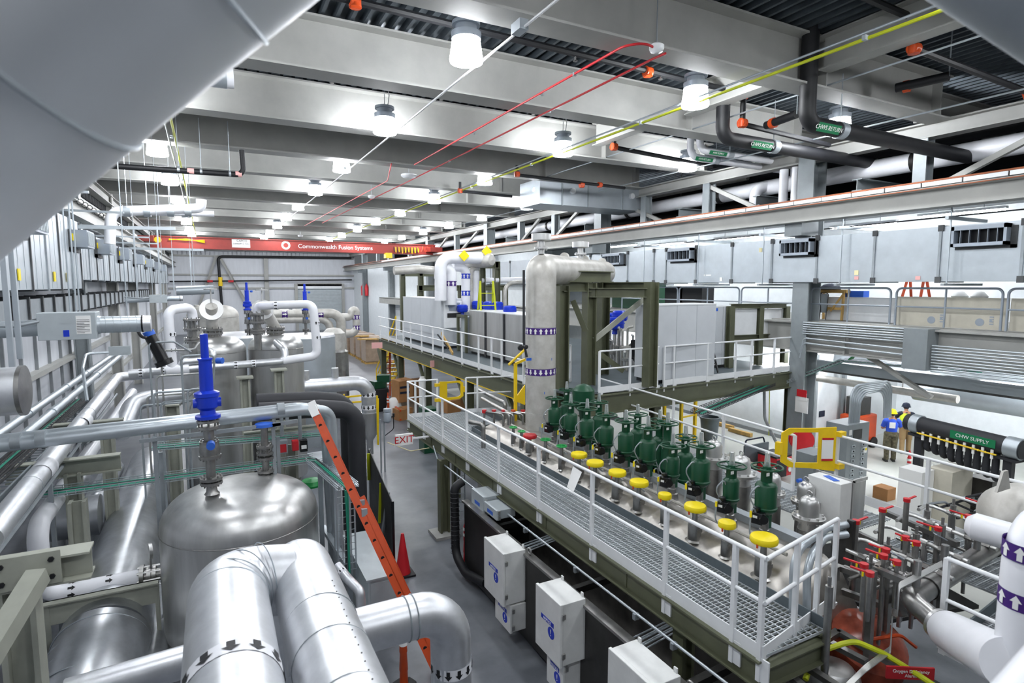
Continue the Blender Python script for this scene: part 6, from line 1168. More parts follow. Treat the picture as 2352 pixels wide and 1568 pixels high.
# starter on struts, exit sign
q = at(882, 980, Z=1.5); t = thing('strut_stand', 'pair of slotted upright struts carrying a grey motor device and yellow pole', 'stand', at(876, 1085, Z=0)); g = at(876, 1085, Z=0)
for dx in (0, .12): b = MB(); b.bar((g.x+dx, g.y, 0), (g.x+dx, g.y, 1.75), .04, .04); b.build('upright', 'galv_dull', t)
b = MB(); b.bar((g.x-.06, g.y+.1, .9), (g.x-.06, g.y+.1, 2.5), .05, .05); b.build('yellow_pole', 'yellow_paint', t)
b = MB(); b.lathe((g.x+.22, g.y-.05, 1.62), [(.05, 0), (.12, .06), (.13, .3), (.09, .36), (.13, .37), (.12, .46), (.02, .48)], 18); b.build('motor_housing', 'lamp_cap', t); b = MB(); b.box((g.x+.42, g.y-.05, 1.85), (.06, .05, .12)); b.build('plug', 'black', t); b = MB(); b.tube([(g.x+.42, g.y-.05, 1.8), (g.x+.42, g.y-.05, 1.4), (g.x+.15, g.y, 1.2)], .015, 6, .15); b.build('cord', 'black', t)
for i, (x, y0, y1) in enumerate(((871, 905, 1010),)): b = MB(); q0, q1 = at(868, 1000, Y=18.5), at(868, 915, Y=18.5); b.bar(q0, q1, .05, .05); b.bar(at(790, 912, Y=18.5), at(830, 908, Y=18.5), .05, .05); b.bar(at(790, 925, Y=18.5), at(830, 922, Y=18.5), .05, .05); b.bar(at(790, 905, Y=18.5), at(790, 960, Y=18.5), .05, .05); tag(b.build('yellow_guard_rail', 'yellow_paint'), 'yellow guard rail behind the clad pipe with arrow bands', 'railing')
q = at(928, 1009, Y=13.9); t = thing('exit_sign', 'white exit sign with red letters fixed at the far end of the walkway', 'sign', q); b = MB(); b.box(q, (.46, .06, .29)); b.build('housing', 'paper', t, .01)
lettering('EXIT', .25, q+V((-.005, -.032, 0)), (1, 0, 0), (0, 0, 1), 'red', t); b = MB(); b.bar(q+V((.18, 0, 0)), V((4.85, 13.9, q.z)), .04, .04); b.build('bracket', 'white_paint', t)
for i, (x, y) in enumerate(((866, 793), (1002, 835))): q = at(x, y, Y=27 if i == 0 else 22.2); b = MB(); b.box(q, (.5, .04, .28)); b.cyl(q, (q.x, q.y, UZ), .02, n=5); o = b.build('exit_sign', 'pink'); tag(o, ['pale red lit exit sign hanging above the yellow stair', 'pale red lit exit sign hanging below the upper platform edge'][i], 'sign')
# clutter under the platform
def carton(label, px, py, w_, d, h, m_='card', z=0, rz=.2):
    p = at(px, py, Z=z); t = thing('cardboard_box', label, 'box', p, rz); T_ = Matrix.Rotation(rz, 3, 'Z'); b = MB(); b.box(p+V((0, 0, h/2)), (w_, d, h), rz); b.build('carton', m_, t, .01)
    b = MB(); b.box(p+V((0, 0, h))+T_ @ V((w_*.25, 0, .012)), (w_*.5, d, .02), rz); b.build('flap', 'card', t)
    return t, p
t, p = carton('tall cardboard box with two blue marks standing on a wrapped one', 925, 920, .75, .75, 1.0, z=.65); b = MB()
for z in (.45, .7): b.box(p+V((0, -.39, z)), (.5, .01, .1), .2)
b.build('blue_mark', 'navy', t)
carton('cardboard box wrapped in clear film under the tall one', 925, 945, .8, .8, .64, 'film'); carton('low open cardboard box in front of the wrapped one', 925, 962, .7, .6, .5)
carton('wide cardboard box behind the second platform column', 955, 925, 1.2, .8, 1.2, z=0); carton('open cardboard box with white packing below the yellow stair', 910, 862, .9, .7, 1.0, z=0); carton('cardboard box on the far side of the lower walkway, left of two', 1035, 945, .6, .5, .45, z=1.2); carton('cardboard box on the far side of the lower walkway, right of two', 1062, 938, .6, .5, .45, z=1.2)
b = MB(); q = at(905, 925, Z=.6); b.lathe((q.x, q.y, 0), [(.3, 0), (.38, .35), (.3, .7), (.12, .85)], 10); tag(b.build('plastic_bag', 'paper'), 'crumpled white plastic bag leaning on the wrapped box', 'bag')
q = at(878, 945, Z=0); t = thing('waste_bin', 'black waste bin heaped with dark green cartons', 'bin', q); b = MB(); b.bb((q.x-.35, q.y, 0), (q.x+.35, q.y+.8, 1.1)); b.build('bin', 'black', t, .04)
for i, (dx, dz, rz) in enumerate(((-.1, 1.28, .3), (.2, 1.55, -.4))): b = MB(); b.box((q.x+dx, q.y+.35, dz), (.6, .5, .34), rz); tag(b.build('green_carton', 'green'), ['dark green carton lying on the black waste bin', 'dark green carton tilted on top of the heap on the waste bin'][i], 'box')
g0, g1 = at(882, 935, Z=.02), at(920, 966, Z=.02); t = thing('folded_ladder', 'orange ladder lying on its side on the floor by the traffic post', 'ladder', g1)
for z in (.05, .45): b = MB(); b.bar(g0+V((0, 0, z)), g1+V((0, 0, z)), .08, .08); b.build('side_rail', 'orange', t)
for k in range(9): b = MB(); q = g0.lerp(g1, .05+k*.11); b.bar(q+V((0, 0, .05)), q+V((0, 0, .45)), .035, .035); b.build('rung', 'lamp_cap', t)
b = MB(); q = at(975, 960, Z=1.3); b.bb((q.x-.02, q.y, 0), (q.x+.5, q.y+.6, 1.6)); tag(b.build('green_cabinet', 'green'), 'dark green cabinet standing behind the far corner of the lower walkway', 'cabinet')
b = MB(); q = at(970, 885, Z=1.9); b.cyl((q.x, q.y, 0), q, .14, n=14); b.lathe(q, [(.14, 0), (.15, .25), (.1, .3), (.1, .36)], 14); tag(b.build('white_tub', 'paper'), 'white plastic tub with a blue label behind the far corner of the walkway', 'tub')
# wrapped pallets in the far aisle
for i, (x, y) in enumerate(((808, 805), (822, 812), (838, 818), (853, 826), (868, 835))):
    q = at(x, y, Z=0); t = thing('wrapped_pallet', OR[i]+' pallet of tan wrapped goods from the left in the far aisle', 'pallet', q, 0, 'wrapped pallets'); b = MB(); b.bb((q.x-.9, q.y, .15), (q.x+.9, q.y+1.6, 1.9)); b.build('wrapped_load', 'film', t, .08); b = MB()
    for k in range(3): b.bb((q.x-.95, q.y+.1+.6*k, 0), (q.x+.95, q.y+.3+.6*k, .15))
    b.build('pallet_base', 'wood', t)
for i in range(2): q = at(815+40*i, 772+6*i, Z=1.95); b = MB(); b.box(q, (2.2, .3, .1), -.2); tag(b.build('timber_plank', 'wood'), ['light timber planks lying on the far wrapped pallets', 'light timber planks lying on the near wrapped pallets'][i], 'timber')
# wall side clutter between the left tanks: valve actuator with spring housing
q0, q1 = at(345, 770, Y=15.5), at(378, 835, Y=15.5); t = thing('black_actuator', 'black tilted cylinder actuator with a round gauge left of the white pipe', 'actuator', q1); b = MB(); b.cyl(q0, q1, .13, n=18); b.cyl(q1-(q1-q0)*.12, q1+(q1-q0)*.04, .19, n=18); b.build('cylinder', 'black_gloss', t); b = MB(); b.torus(q0+V((-.1, -.1, .1)), .14, .035, (1, -1, .2), 18, 8); b.build('handwheel', 'steel_dark', t); b = MB(); b.cyl(q0, q0-(q1-q0)*.15, .12, n=14); b.build('coupling', 'blue_tape', t)
run('handrail_hoop', 'grey bent pipe hoop standing over the conduit pipes at left', 'railing', [at(200, 920, Z=3.3), at(190, 845, Z=4.0), at(198, 812, Z=4.2), at(300, 806, Z=4.2)], .035, 'galv', bend=.2)
q = at(275, 805, Y=17); b = MB(); b.box(q, (.45, .08, .22)); tag(b.build('junction_plate', 'grey_box'), 'pale grey plate at the far ends of the two conduit pipes', 'box')
for k in range(6): y = 872+3*k; run('wall_conduit', OR[k]+' conduit from the top along the lower left wall', 'conduit', [(-4.5, 7, 4.5-.09*k), (-4.5, 17, 4.5-.09*k)], .025, 'galv_dull')
for k in range(9):   # instrument tubing among the left pipe field
    x, y = R.uniform(430, 760), R.uniform(760, 1010); Y_ = R.uniform(13, 16); q = at(x*.35+170, y*.6+330, Y=Y_)
    a_ = V((q.x, q.y, q.z)); b = MB(); b.tube([(q.x, q.y, 0), a_, a_+V((R.uniform(.3, 1.4), 0, 0)), a_+V((R.uniform(.3, 1.4), R.uniform(-.4, .4), R.uniform(-1.0, .3)))], .022, 6, .1); tag(b.build('instrument_tube', ['galv_dull', 'stainless', 'galv'][k % 3]), 'thin bent metal tube among the pipes at the left', 'tube', 'thin tubes in the left pipe field')
# ---------------------------------------------------------------- right foreground: manifold
zh = 2.5; h0, h1 = at(2305, 1240, Z=zh), at(2092, 1375, Z=zh); hd_ = (h1-h0).normalized()
t = thing('manifold_header', 'thick bare steel header pipe with an elbow at the right foreground', 'pipe', h1); e = at(2150, 1428, Z=2.42)
b = MB(); b.tube([h0-hd_*.6, h1+hd_*.02, e], .115, 22, .16); b.build('header', 'stainless_dark', t)
for f in (.15, .85): b = MB(); b.torus(h0.lerp(h1, f), .122, .008, hd_, 24, 6); b.build('clamp', 'steel_dark', t)
for f in (.36, .72, .98): q = h0.lerp(h1, f-.02); b = MB(); b.cyl(q, q+V((0, 0, .42)), .04, n=12); b.build('riser', 'stainless_dark', t)
fd2 = (e-h1).normalized(); fd2 = V((fd2.x, fd2.y, -.05)).normalized(); b = MB()
for k in (0, .06, .13): b.cyl(e+fd2*k, e+fd2*(k+.035), .16, n=20)
b.build('flange', 'stainless', t)
we = at(2325, 1530, D=4.3); w0_ = e+fd2*.16; t = thing('white_pipe', 'thick glossy white insulated pipe bolted to the bare header at the right', 'pipe', w0_)
b = MB(); b.cyl(w0_, we, .2, n=30); b.build('jacket', 'pvc', t); b = MB(); b.cyl(w0_-fd2*.02, w0_+fd2*.03, .19, n=24); b.build('gasket', 'black', t)
vq = at(2352, 1400, D=4.35); t = thing('white_pipe', 'upright white pipe with purple bands cut by the right edge', 'pipe', vq); b = MB(); b.tube([(vq.x+.02, vq.y, 1.5), (vq.x+.02, vq.y, 4.12), (vq.x+.9, vq.y+.1, 4.12)], .165, 28, .28); b.build('jacket', 'pvc', t)
for y in (1272, 1388): marker((vq.x+.02, vq.y, at(2340, y, D=4.25).z), (0, 0, 1), .165, .13, 10, ['purple', 'paper'], t)
rp0, rp1 = at(2176, 1282, Z=3.05), at(2335, 1345, Z=3.05); railing('near white railing in the right foreground in front of the bare header', rp0.xy, (rp0.lerp(rp1, 1.6)).xy, 2.02, [0, .98], h=1.03)
q = at(2165, 1490, Z=2.0); b = MB(); b.bar((q.x, q.y, 1.95), (q.x, q.y, 2.35), .06, .06); tag(b.build('white_stub_post', 'white_paint'), 'short white post standing under the glossy white pipe', 'post')
b = MB(); b.bar(h0+V((-.1, -.3, -.42)), h1+V((.25, -.3, -.42)), .02, .16); tag(b.build('kick_plate', 'toe_grey'), 'grey kick plate under the bare header pipe', 'kick plate')
# skid frame of square tubes
t0 = t = thing('skid_frame', 'frame of square steel tubes round the red handled valves', 'frame', at(1980, 1380, Z=2)); K = lambda x, y, z: at(x, y, Z=z)
segs = [(K(1918, 1300, 2.35), K(2045, 1345, 2.35)), (K(1915, 1350, 2.1), K(2040, 1395, 2.1)), (K(2045, 1345, 2.35), K(2075, 1415, 2.1)), (K(2008, 1305, 2.7), K(2090, 1340, 2.7)), (K(2008, 1305, 2.7), K(2035, 1292, 2.7)), (K(1960, 1220, 2.4), K(2110, 1290, 2.4)), (K(2030, 1175, 2.5), K(2200, 1250, 2.5))]
for a_, c_ in segs: b = MB(); b.bar(a_, c_, .07, .07); b.build('beam', 'stainless_dark', t)
for x, y, z0, z1 in ((1920, 1300, .6, 2.4), (2005, 1310, 1.6, 2.72), (2040, 1345, 1.8, 2.4), (1960, 1225, 1.8, 2.4)): q = K(x, y, z1); b = MB(); b.bar((q.x, q.y, z0), (q.x, q.y, z1), .07, .07); b.build('post', 'stainless_dark', t)
for i, (a_, c_, e_) in enumerate((((1950, 1255), (1975, 1235), (2190, 1330)), ((2010, 1222), (2035, 1205), (2225, 1290)), ((2060, 1195), (2085, 1178), (2290, 1262)), ((1945, 1262), (1950, 1268), (2080, 1325)), ((2110, 1170), (2130, 1158), (2330, 1232)))):
    z = 2.62; pts = [K(*a_, z), K(*c_, z), K(*e_, z)] if i != 3 else [K(*a_, z), K(*e_, z)]
    t = thing('manifold_tube', OR[i]+' bent steel process tube among the red handled valves', 'tube', pts[0]); b = MB(); b.tube(pts, .026, 10, .08); b.build('tube', 'stainless', t)
    for f in (.3, .5, .72, .9): q = pts[-2].lerp(pts[-1], f); d = (pts[-1]-pts[-2]).normalized(); b = MB(); b.cyl(q-d*.05, q+d*.05, .038, n=8); b.cyl(q-V((0, 0, .25)), q, .03, n=8); b.build('fitting', 'stainless_dark' if f != .5 else 'stainless', t)
b = MB(); b.poly([(7.5, 3.95, 1.7), (8.9, 3.6, 1.7), (9.5, 5.6, 1.7), (7.6, 5.9, 1.7)], (0, 0, .05)); b.build('dark_backing', 'steel_dark', t0)  # dark plate added to darken the background below the valves
for i, (x, y) in enumerate(((2040, 1250), (2105, 1225), (2165, 1205), (2000, 1290), (2190, 1160), (2130, 1172), (1905, 1345))): q = K(x, y, 2.75); b = MB(); b.cyl((q.x, q.y, 1.74), q, .04, n=12); b.cyl(q, q+V((0, 0, .1)), .02, n=8); tag(b.build('upright_stub', 'stainless_dark'), OR[i]+' bare upright steel stub among the red handled valves', 'stub', 'bare upright stubs')
for i, (x, y, dx, dy) in enumerate(((1966, 1197, 26, -10), (2027, 1170, 24, -8), (2083, 1147, 20, -8), (2262, 1157, -44, -14), (2155, 1213, -50, -16), (2225, 1185, -44, -14), (2035, 1262, -40, -14), (2030, 1276, -42, -16), (1985, 1297, -48, -16), (1998, 1316, -45, -16), (2080, 1234, -24, -10), (2105, 1246, -22, -8), (2060, 1290, -16, -6))):
    z = 2.95 if i < 3 else 2.85; q = K(x, y, z); e = K(x+dx, y+dy, z+.02); t = thing('ball_valve', ['red lever valve nearest the white instrument box', 'red lever valve second from the white instrument box', 'red lever valve third from the white instrument box', 'red lever valve farthest right, by the grey vessel', 'red lever valve on a tall stem in the middle of the frame', 'red lever valve behind the one on the middle tall stem', 'red lever valve left of centre in the frame, upper one', 'red lever valve left of centre in the frame, lower one', 'red lever valve nearest the end railing, upper one', 'red lever valve nearest the end railing, lower one', 'short red lever valve in the middle of the frame, rear one', 'short red lever valve in the middle of the frame, front one', 'red lever valve low at the front of the frame'][i], 'valve', q, 0, 'red lever valves')
    b = MB(); b.cyl((q.x, q.y, 1.74 if q.y > 3.7 else 2.3), q-V((0, 0, .03)), .036 if i < 5 else .024, n=12); b.build('stem', 'stainless_dark', t)
    b = MB(); b.cyl(q-V((0, 0, .03)), q+V((0, 0, .02)), .045, n=14); b.bar(q, e, .03, .015); b.build('lever', 'red', t)
    b = MB(); m_ = q.lerp(e, .35); b.box(m_-V((0, 0, .03)), (.05, .02, .05), .5); b.build('tag', 'yellow', t)
for i, (a_, c_) in enumerate((((1940, 1300), (2080, 1362)), ((1985, 1275), (2115, 1330)), ((2020, 1252), (2160, 1312)), ((2060, 1235), (2195, 1290)), ((2095, 1215), (2235, 1272)), ((1950, 1330), (2100, 1270)), ((2000, 1355), (2150, 1295)))):
    p0, p1 = K(*a_, 2.38), K(*c_, 2.38); d = (p1-p0).normalized(); t = thing('manifold_tube', OR[i]+' straight lower process tube under the red lever valves', 'tube', p0, 0, 'lower process tubes'); b = MB(); b.cyl(p0, p1, .022, n=10); b.build('tube', 'stainless_dark', t); b = MB()
    q = p0.lerp(p1, .45); b.cyl(q-d*.07, q+d*.07, .05, n=8); b.cyl(q, q-V((0, 0, .64)), .025, n=8); b.build('fitting', 'stainless', t)
for i, (x, y) in enumerate(((2060, 1275), (2160, 1232))): q = K(x, y, 2.75); b = MB(); b.box(q, (.16, .07, .012), -.5, T=Matrix.Rotation(-.5, 3, 'Z') @ Matrix.Rotation(.5, 3, 'Y')); tag(b.build('metal_tag', 'lamp_cap'), ['blank metal tag plate on the nearest process tube', 'blank metal tag plate on the middle process tube'][i], 'tag')
for k in range(7):
    o = V((.022*k, .012*k, 0)); p = [K(2165, 1300, 2.75)+o, K(2065, 1352, 2.75)+o, K(2065, 1352, 2.75)+o-V((0, 0, .32)), K(2050, 1412, 2.3)+o, K(2045, 1500, 1.9)+o, K(1985, 1545, 1.9)+o, K(1930, 1600, 1.9)+o]
    b = MB(); b.tube(p, .007, 6, .04); tag(b.build('capillary_tube', 'stainless'), 'one of seven thin parallel steel capillary tubes bending down past the orange wrapped dish', 'tube', 'parallel capillary tubes')
q = K(1992, 1450, 1.75); t = thing('wrapped_dish', 'round domed dish wrapped in orange film below the valve frame', 'vessel', q); b = MB(); b.lathe(q+V((.05, .15, -.5)), [(.2, 0), (.42, .1), (.47, .3), (.42, .5), (.25, .62), (.02, .68)], 26, (-.25, -.5, 1)); b.build('film_wrap', 'orange_film', t); b = MB(); b.tube([q+V((-.3, -.2, .1)), q+V((-.05, -.4, .2)), q+V((.2, -.45, .0))], .02, 6, .1); b.build('film_edge', 'orange', t)
run('yellow_hose', 'thick yellow hose looping over the steel frame at the bottom right', 'hose', [K(1850, 1560, 1.7), K(1870, 1500, 1.85), K(1935, 1478, 1.98), K(1965, 1472, 2.02), K(2030, 1500, 1.9), K(2110, 1550, 1.8), K(2170, 1590, 1.75)], .03, 'lime', bend=.2)
t = thing('floor_frame', 'open frame of square steel tubes in the bottom right corner', 'frame', K(1900, 1500, 1.75))
for a_, c_ in (((1795, 1535), (1925, 1450)), ((1925, 1450), (2060, 1530)), ((1848, 1528), (1960, 1600)), ((1910, 1478), (1990, 1520)), ((1795, 1535), (1860, 1590))): b = MB(); b.bar(K(*a_, 1.8), K(*c_, 1.8), .08, .06); b.build('tube', 'stainless_dark', t)
b = MB(); q = K(1915, 1548, 1.5); b.lathe(q-V((0, 0, .6)), [(.28, 0), (.28, .6), (.2, .7), (.02, .72)], 24); tag(b.build('steel_pot', 'stainless'), 'bare steel cylinder inside the bottom right frame', 'vessel')
q = K(2090, 1545, 1.8); b = MB(); b.box(q, (.5, .02, .14), -.55); o = b.build('warning_sign', 'red'); tag(o, 'small red warning sign with white words at the bottom right', 'sign'); WM[o.name] = Matrix()
xd = V((math.cos(-.55), math.sin(-.55), 0)); lettering('Oxygen Deficiency\nAlarm', .05, q+V((-.006, -.012, 0)), xd, (0, 0, 1), 'paper', o)
# bent conduits behind the end railing, instrument box
for i in range(2):
    a_, m1, e_ = K(1945, 1205+22*i, 2.95-.08*i), K(1862-i*12, 1228+26*i, 2.95-.1*i), K(1822+32*i, 1412, 2.15); p = [a_, K(1900-5*i, 1212+22*i, 2.95-.08*i), V((e_.x+.02, e_.y+.05, 2.9-.1*i)), V((e_.x, e_.y, 2.0))]
    b = MB(); b.tube(p, .045, 14, .3, bs=9); tag(b.build('conduit_bend', 'galv'), ['thick bent grey conduit behind the end railing, farther one', 'thick bent grey conduit behind the end railing, nearer one'][i], 'conduit')
b = MB(); q = K(1955, 1215, 2.9); b.bar(q+V((0, 0, -.4)), q+V((0, 0, .12)), .06, .08); tag(b.build('strut_post', 'steel_dark'), 'dark strut holding the thick bent conduits by the white instrument box', 'strut')
q = K(1950, 1222, 2.25); t = thing('instrument_box', 'white instrument box with blue tape on top behind the end railing', 'enclosure', q); x0, y0 = q.x-.1, q.y+.1; b = MB(); b.bb((x0, y0, 2.25), (x0+.28, y0+.55, 2.98)); b.build('housing', 'box_white', t, .008); b = MB(); b.box((x0+.14, y0+.25, 2.985), (.1, .26, .006), -.4); b.build('tape', 'blue_tape', t); b = MB(); b.bb((x0+.29, y0-.03, 2.2), (x0+.31, y0+.62, 3.0)); b.bb((x0+.29, y0-.03, 2.97), (x0+.62, y0+.0, 3.02)); b.bb((x0+.31, y0+.0, 2.2), (x0+.62, y0+.02, 2.95)); b.build('steel_shield', 'stainless', t)
# horizontal grey vessel at right
q = at(2330, 1160, D=7.6); t = thing('horizontal_vessel', 'large pale grey horizontal vessel with a lifting lug at the right edge', 'vessel', q); a_, c_ = at(2215, 1215, D=7.3), at(2500, 1180, D=8.2); b = MB(); b.lathe(c_, [(.5, -3), (.5, 1.2), (.46, 1.38), (.34, 1.5), (.02, 1.6)], 34, (-.8, .25, 0)); b.build('shell', 'dull_pipe', t); b = MB(); l_ = at(2305, 1110, D=7.5); b.poly([l_+V((-.15, 0, -.1)), l_+V((.2, 0, -.1)), l_+V((.1, 0, .16)), l_+V((-.02, 0, .16))], (0, .03, 0)); b.build('lifting_lug', 'dull_pipe', t)
a_, c_ = at(2238, 1208, D=7.3), at(2420, 1262, D=6.7); b = MB(); b.cyl(a_, c_, .17, n=24); b.lathe(a_, [(.17, 0), (.1, .08), (.02, .1)], 24, a_-c_); tag(b.build('white_wrapped_pipe', 'pvc'), 'short glossy white wrapped pipe end behind the bare header', 'pipe')
# ---------------------------------------------------------------- right background: cabinet, people, chilled water manifold
q = at(1960, 1170, Z=0); t = thing('breaker_cabinet', 'tall grey breaker cabinet with two columns of switches behind the right railing', 'cabinet', q); x0, y0 = q.x-.45, q.y; zt = 2.35
b = MB(); b.bb((x0, y0, 0), (x0+.95, y0+.6, zt)); b.build('housing', 'grey_panel', t, .01); b = MB(); b.bb((x0+.25, y0-.01, zt-.42), (x0+.62, y0, zt-.15)); b.build('vent', 'steel_dark', t)
for c in range(2):
    for k in range(9): b = MB(); z = zt-.62-.13*k; x = x0+.2+.42*c; b.bb((x, y0-.02, z), (x+.14, y0, z+.07)); br = b.build('breaker', 'grey_box', t); b = MB(); b.bb((x+.05, y0-.04, z+.02), (x+.08, y0-.02, z+.05)); b.build('toggle', 'black', br)
for x, z, w_, h, m_ in ((.8, zt-.75, .14, .16, 'paper'), (.12, zt-.2, .1, .14, 'paper'), (.3, .25, .3, .12, 'green_light'), (.83, zt-.73, .08, .06, 'yellow')): b = MB(); b.bb((x0+x-w_/2, y0-.015-(.006 if m_ == 'yellow' else 0), z-h/2), (x0+x+w_/2, y0, z+h/2)); b.build('sticker', m_, t)
for k in range(6): x = x0+.3+.08*k; b = MB(); b.tube([(x, y0+.15, zt), (x, y0+.15, 3.35-.05*k), (x+1.9-.14*k, y0+.2, 3.35-.05*k), (x+1.95-.14*k, y0+.2, 2.3)], .03, 8, .35); tag(b.build('conduit_bend', 'galv'), OR[k]+' arched grey conduit from the left above the breaker cabinet', 'conduit', 'arched cabinet conduits')
q = at(1885, 1150, Z=0); b = MB(); b.bb((q.x-.4, q.y, 0), (q.x+.35, q.y+.6, 1.35)); b.bb((q.x-.36, q.y-.01, 1.1), (q.x+.3, q.y, 1.28)); tag(b.build('low_cabinet', 'grey_panel'), 'low grey cabinet left of the tall breaker cabinet', 'cabinet')
def person(label, pos, face, pose, parts):
    """one continuous skinned body; clothing meshes over it"""
    t = thing('person', label, 'person', pos, face); sk = pose
    names = list(sk['j']); me = bpy.data.meshes.new('body'); me.from_pydata([V(sk['j'][n][0]) for n in names], [(names.index(a_), names.index(c_)) for a_, c_ in sk['e']], []); o = bpy.data.objects.new('body', me); COL.objects.link(o); o.parent = t; me.materials.append(M['skin'])
    o.modifiers.new('skin', 'SKIN'); lay = me.skin_vertices[0] if me.skin_vertices else None
    for i, n in enumerate(names):
        r = sk['j'][n][1]; d = me.skin_vertices[0].data[i]; d.radius = (r, r) if not isinstance(r, tuple) else r; d.use_root = n == 'pelvis'
    sb = o.modifiers.new('sub', 'SUBSURF'); sb.levels = 1; sb.render_levels = 1
    for nm, m_, fn in parts: b = MB(); fn(b); c = b.build(nm, m_, None); c.parent = t
    return t
def body(bend=0, armR=None, armL=None, stride=.1, facing_turn=0):
    c, s = math.cos(bend), math.sin(bend); L = lambda x, y, z: (x, y+(z-.98)*s if z > .98 else y, .98+(z-.98)*c if z > .98 else z)
    j = {'pelvis': ((0, 0, .98), (.15, .11)), 'waist': (L(0, 0, 1.12), (.13, .1)), 'chest': (L(0, 0, 1.32), (.16, .11)), 'neckb': (L(0, .0, 1.46), .07), 'neck': (L(0, .01, 1.52), .052), 'headb': (L(0, .02, 1.6), .075), 'head': (L(0, .03, 1.67), (.08, .095)), 'crown': (L(0, .02, 1.75), .055), 'nose': (L(0, .125, 1.645), .014)}
    e = [('pelvis', 'waist'), ('waist', 'chest'), ('chest', 'neckb'), ('neckb', 'neck'), ('neck', 'headb'), ('headb', 'head'), ('head', 'crown'), ('head', 'nose')]
    for sd, nm, arm in ((1, 'R', armR), (-1, 'L', armL)):
        sh = L(sd*.19, 0, 1.42); j['sh'+nm] = (sh, .065); e.append(('neckb', 'sh'+nm))
        el, wr = arm or (L(sd*.25, .02, 1.12), L(sd*.25, .1, .88)); j['el'+nm] = (el, .042); j['wr'+nm] = (wr, .028); e += [('sh'+nm, 'el'+nm), ('el'+nm, 'wr'+nm)]
        d = (V(wr)-V(el)).normalized(); pm = V(wr)+d*.06; sx = d.cross(V((0, 1, 0.3))).normalized(); j['pm'+nm] = (tuple(pm), (.036, .018)); e.append(('wr'+nm, 'pm'+nm))
        for k in range(4): b0 = pm+d*.03+sx*(.018*(k-1.5)); f1 = b0+d*(.045-.006*abs(k-1.4)); f2 = f1+d*.03+V((0, .012, 0)); j['f%d%s' % (k, nm)] = (tuple(f1), .009); j['g%d%s' % (k, nm)] = (tuple(f2), .008); e += [('pm'+nm, 'f%d%s' % (k, nm)), ('f%d%s' % (k, nm), 'g%d%s' % (k, nm))]
        th = V(wr)+d*.03+sx*.035; j['th'+nm] = (tuple(th), .011); j['ti'+nm] = (tuple(th+d*.035+sx*.008), .009); e += [('wr'+nm, 'th'+nm), ('th'+nm, 'ti'+nm)]
        fy = sd*stride; j['hp'+nm] = ((sd*.1, 0, .92), .095); j['kn'+nm] = ((sd*.11, fy*.5+.03, .5), .06); j['an'+nm] = ((sd*.12, fy, .09), .042); j['toe'+nm] = ((sd*.13, fy+.16, .04), .035); e += [('pelvis', 'hp'+nm), ('hp'+nm, 'kn'+nm), ('kn'+nm, 'an'+nm), ('an'+nm, 'toe'+nm)]
    return {'j': j, 'e': e, 'L': L}
def clothes(P_, shirt, trousers, boots, vest=None, hat=None, hair='black', back=None):
    j = {k: V(v[0]) for k, v in P_['j'].items()}; out = []
    def sh(b):
        ring = [(j['pelvis']+V((0, 0, -.06)), .17, .13), (j['waist'], .165, .125), (j['chest'], .195, .135), (j['neckb']-V((0, 0, .01)), .15, .1), (j['neckb']+V((0, .0, .04)), .075, .07)]; n = 18; o = []
        for c, rx, ry in ring:
            for k in range(n): a_ = 2*PI*k/n; o.append(c+V((rx*math.cos(a_), ry*math.sin(a_), 0)))
        b._add(o, [(i*n+k, i*n+(k+1) % n, (i+1)*n+(k+1) % n, (i+1)*n+k) for i in range(4) for k in range(n)], True)
        for s in 'RL': b.tube([j['neckb'].lerp(j['sh'+s], .6), j['sh'+s], j['sh'+s].lerp(j['el'+s], .75)], [.085, .085, .068], 12, .03)
    out.append(('shirt', shirt, sh))
    def tr(b):
        for s in 'RL': b.tube([j['hp'+s]+V((0, 0, .1)), j['hp'+s], j['kn'+s], j['an'+s]+V((0, 0, .0))], [.125, .12, .1, .085, .075], 12, .05)
        b.lathe(j['pelvis']-V((0, 0, .12)), [(.1, 0), (.175, .06), (.17, .2)], 16)
    out.append(('trousers', trousers, tr))
    def bt(b):
        for s in 'RL': b.tube([j['an'+s]+V((0, -.05, -.05)), j['an'+s]+V((0, .08, -.045)), j['toe'+s]+V((0, .03, 0))], .052, 10, .03); b.cyl(j['an'+s]-V((0, 0, .04)), j['an'+s]+V((0, 0, .06)), .06, n=10)
    out.append(('boots', boots, bt))
    hc = j['head']
    out.append(('hair', hair, lambda b: b.lathe(hc+V((0, -.025, -.07)), [(.05, 0), (.088, .04), (.095, .1), (.08, .15), (.02, .18)], 14)))
    if hat: out.append(('hard_hat', hat, lambda b: (b.lathe(hc+V((0, -.01, .01)), [(.15, 0), (.15, .012), (.128, .02), (.125, .07), (.09, .13), (.02, .155)], 18), b.bar(hc+V((0, .08, .012)), hc+V((0, .19, .0)), .17, .012))))
    if vest:
        def vs_(b):
            n = 18; o = []
            for c, rx, ry in ((j['waist']-V((0, 0, .1)), .185, .145), (j['waist'], .18, .14), (j['chest'], .212, .15), (j['neckb'], .15, .115)):
                for k in range(n): a_ = 2*PI*k/n; o.append(c+V((rx*math.cos(a_), ry*math.sin(a_), 0)))
            b._add(o, [(i*n+k, i*n+(k+1) % n, (i+1)*n+(k+1) % n, (i+1)*n+k) for i in range(3) for k in range(n)], True)
        out.append(('safety_vest', vest, vs_)); out.append(('reflective_stripe', 'lamp_cap', lambda b: b.torus(j['waist']+V((0, 0, .04)), .185, .02, (0, 0, 1), 18, 4)))
    if back: out.append(('shirt_print', back, lambda b: b.bb((-.12, -.15, 1.2), (.06, -.142, 1.4))))
    return out
pa = body(0, armR=((.3, .1, 1.16), (.1, .2, 1.5)), armL=((-.27, .08, 1.14), (-.12, .24, 1.12)), stride=.04)
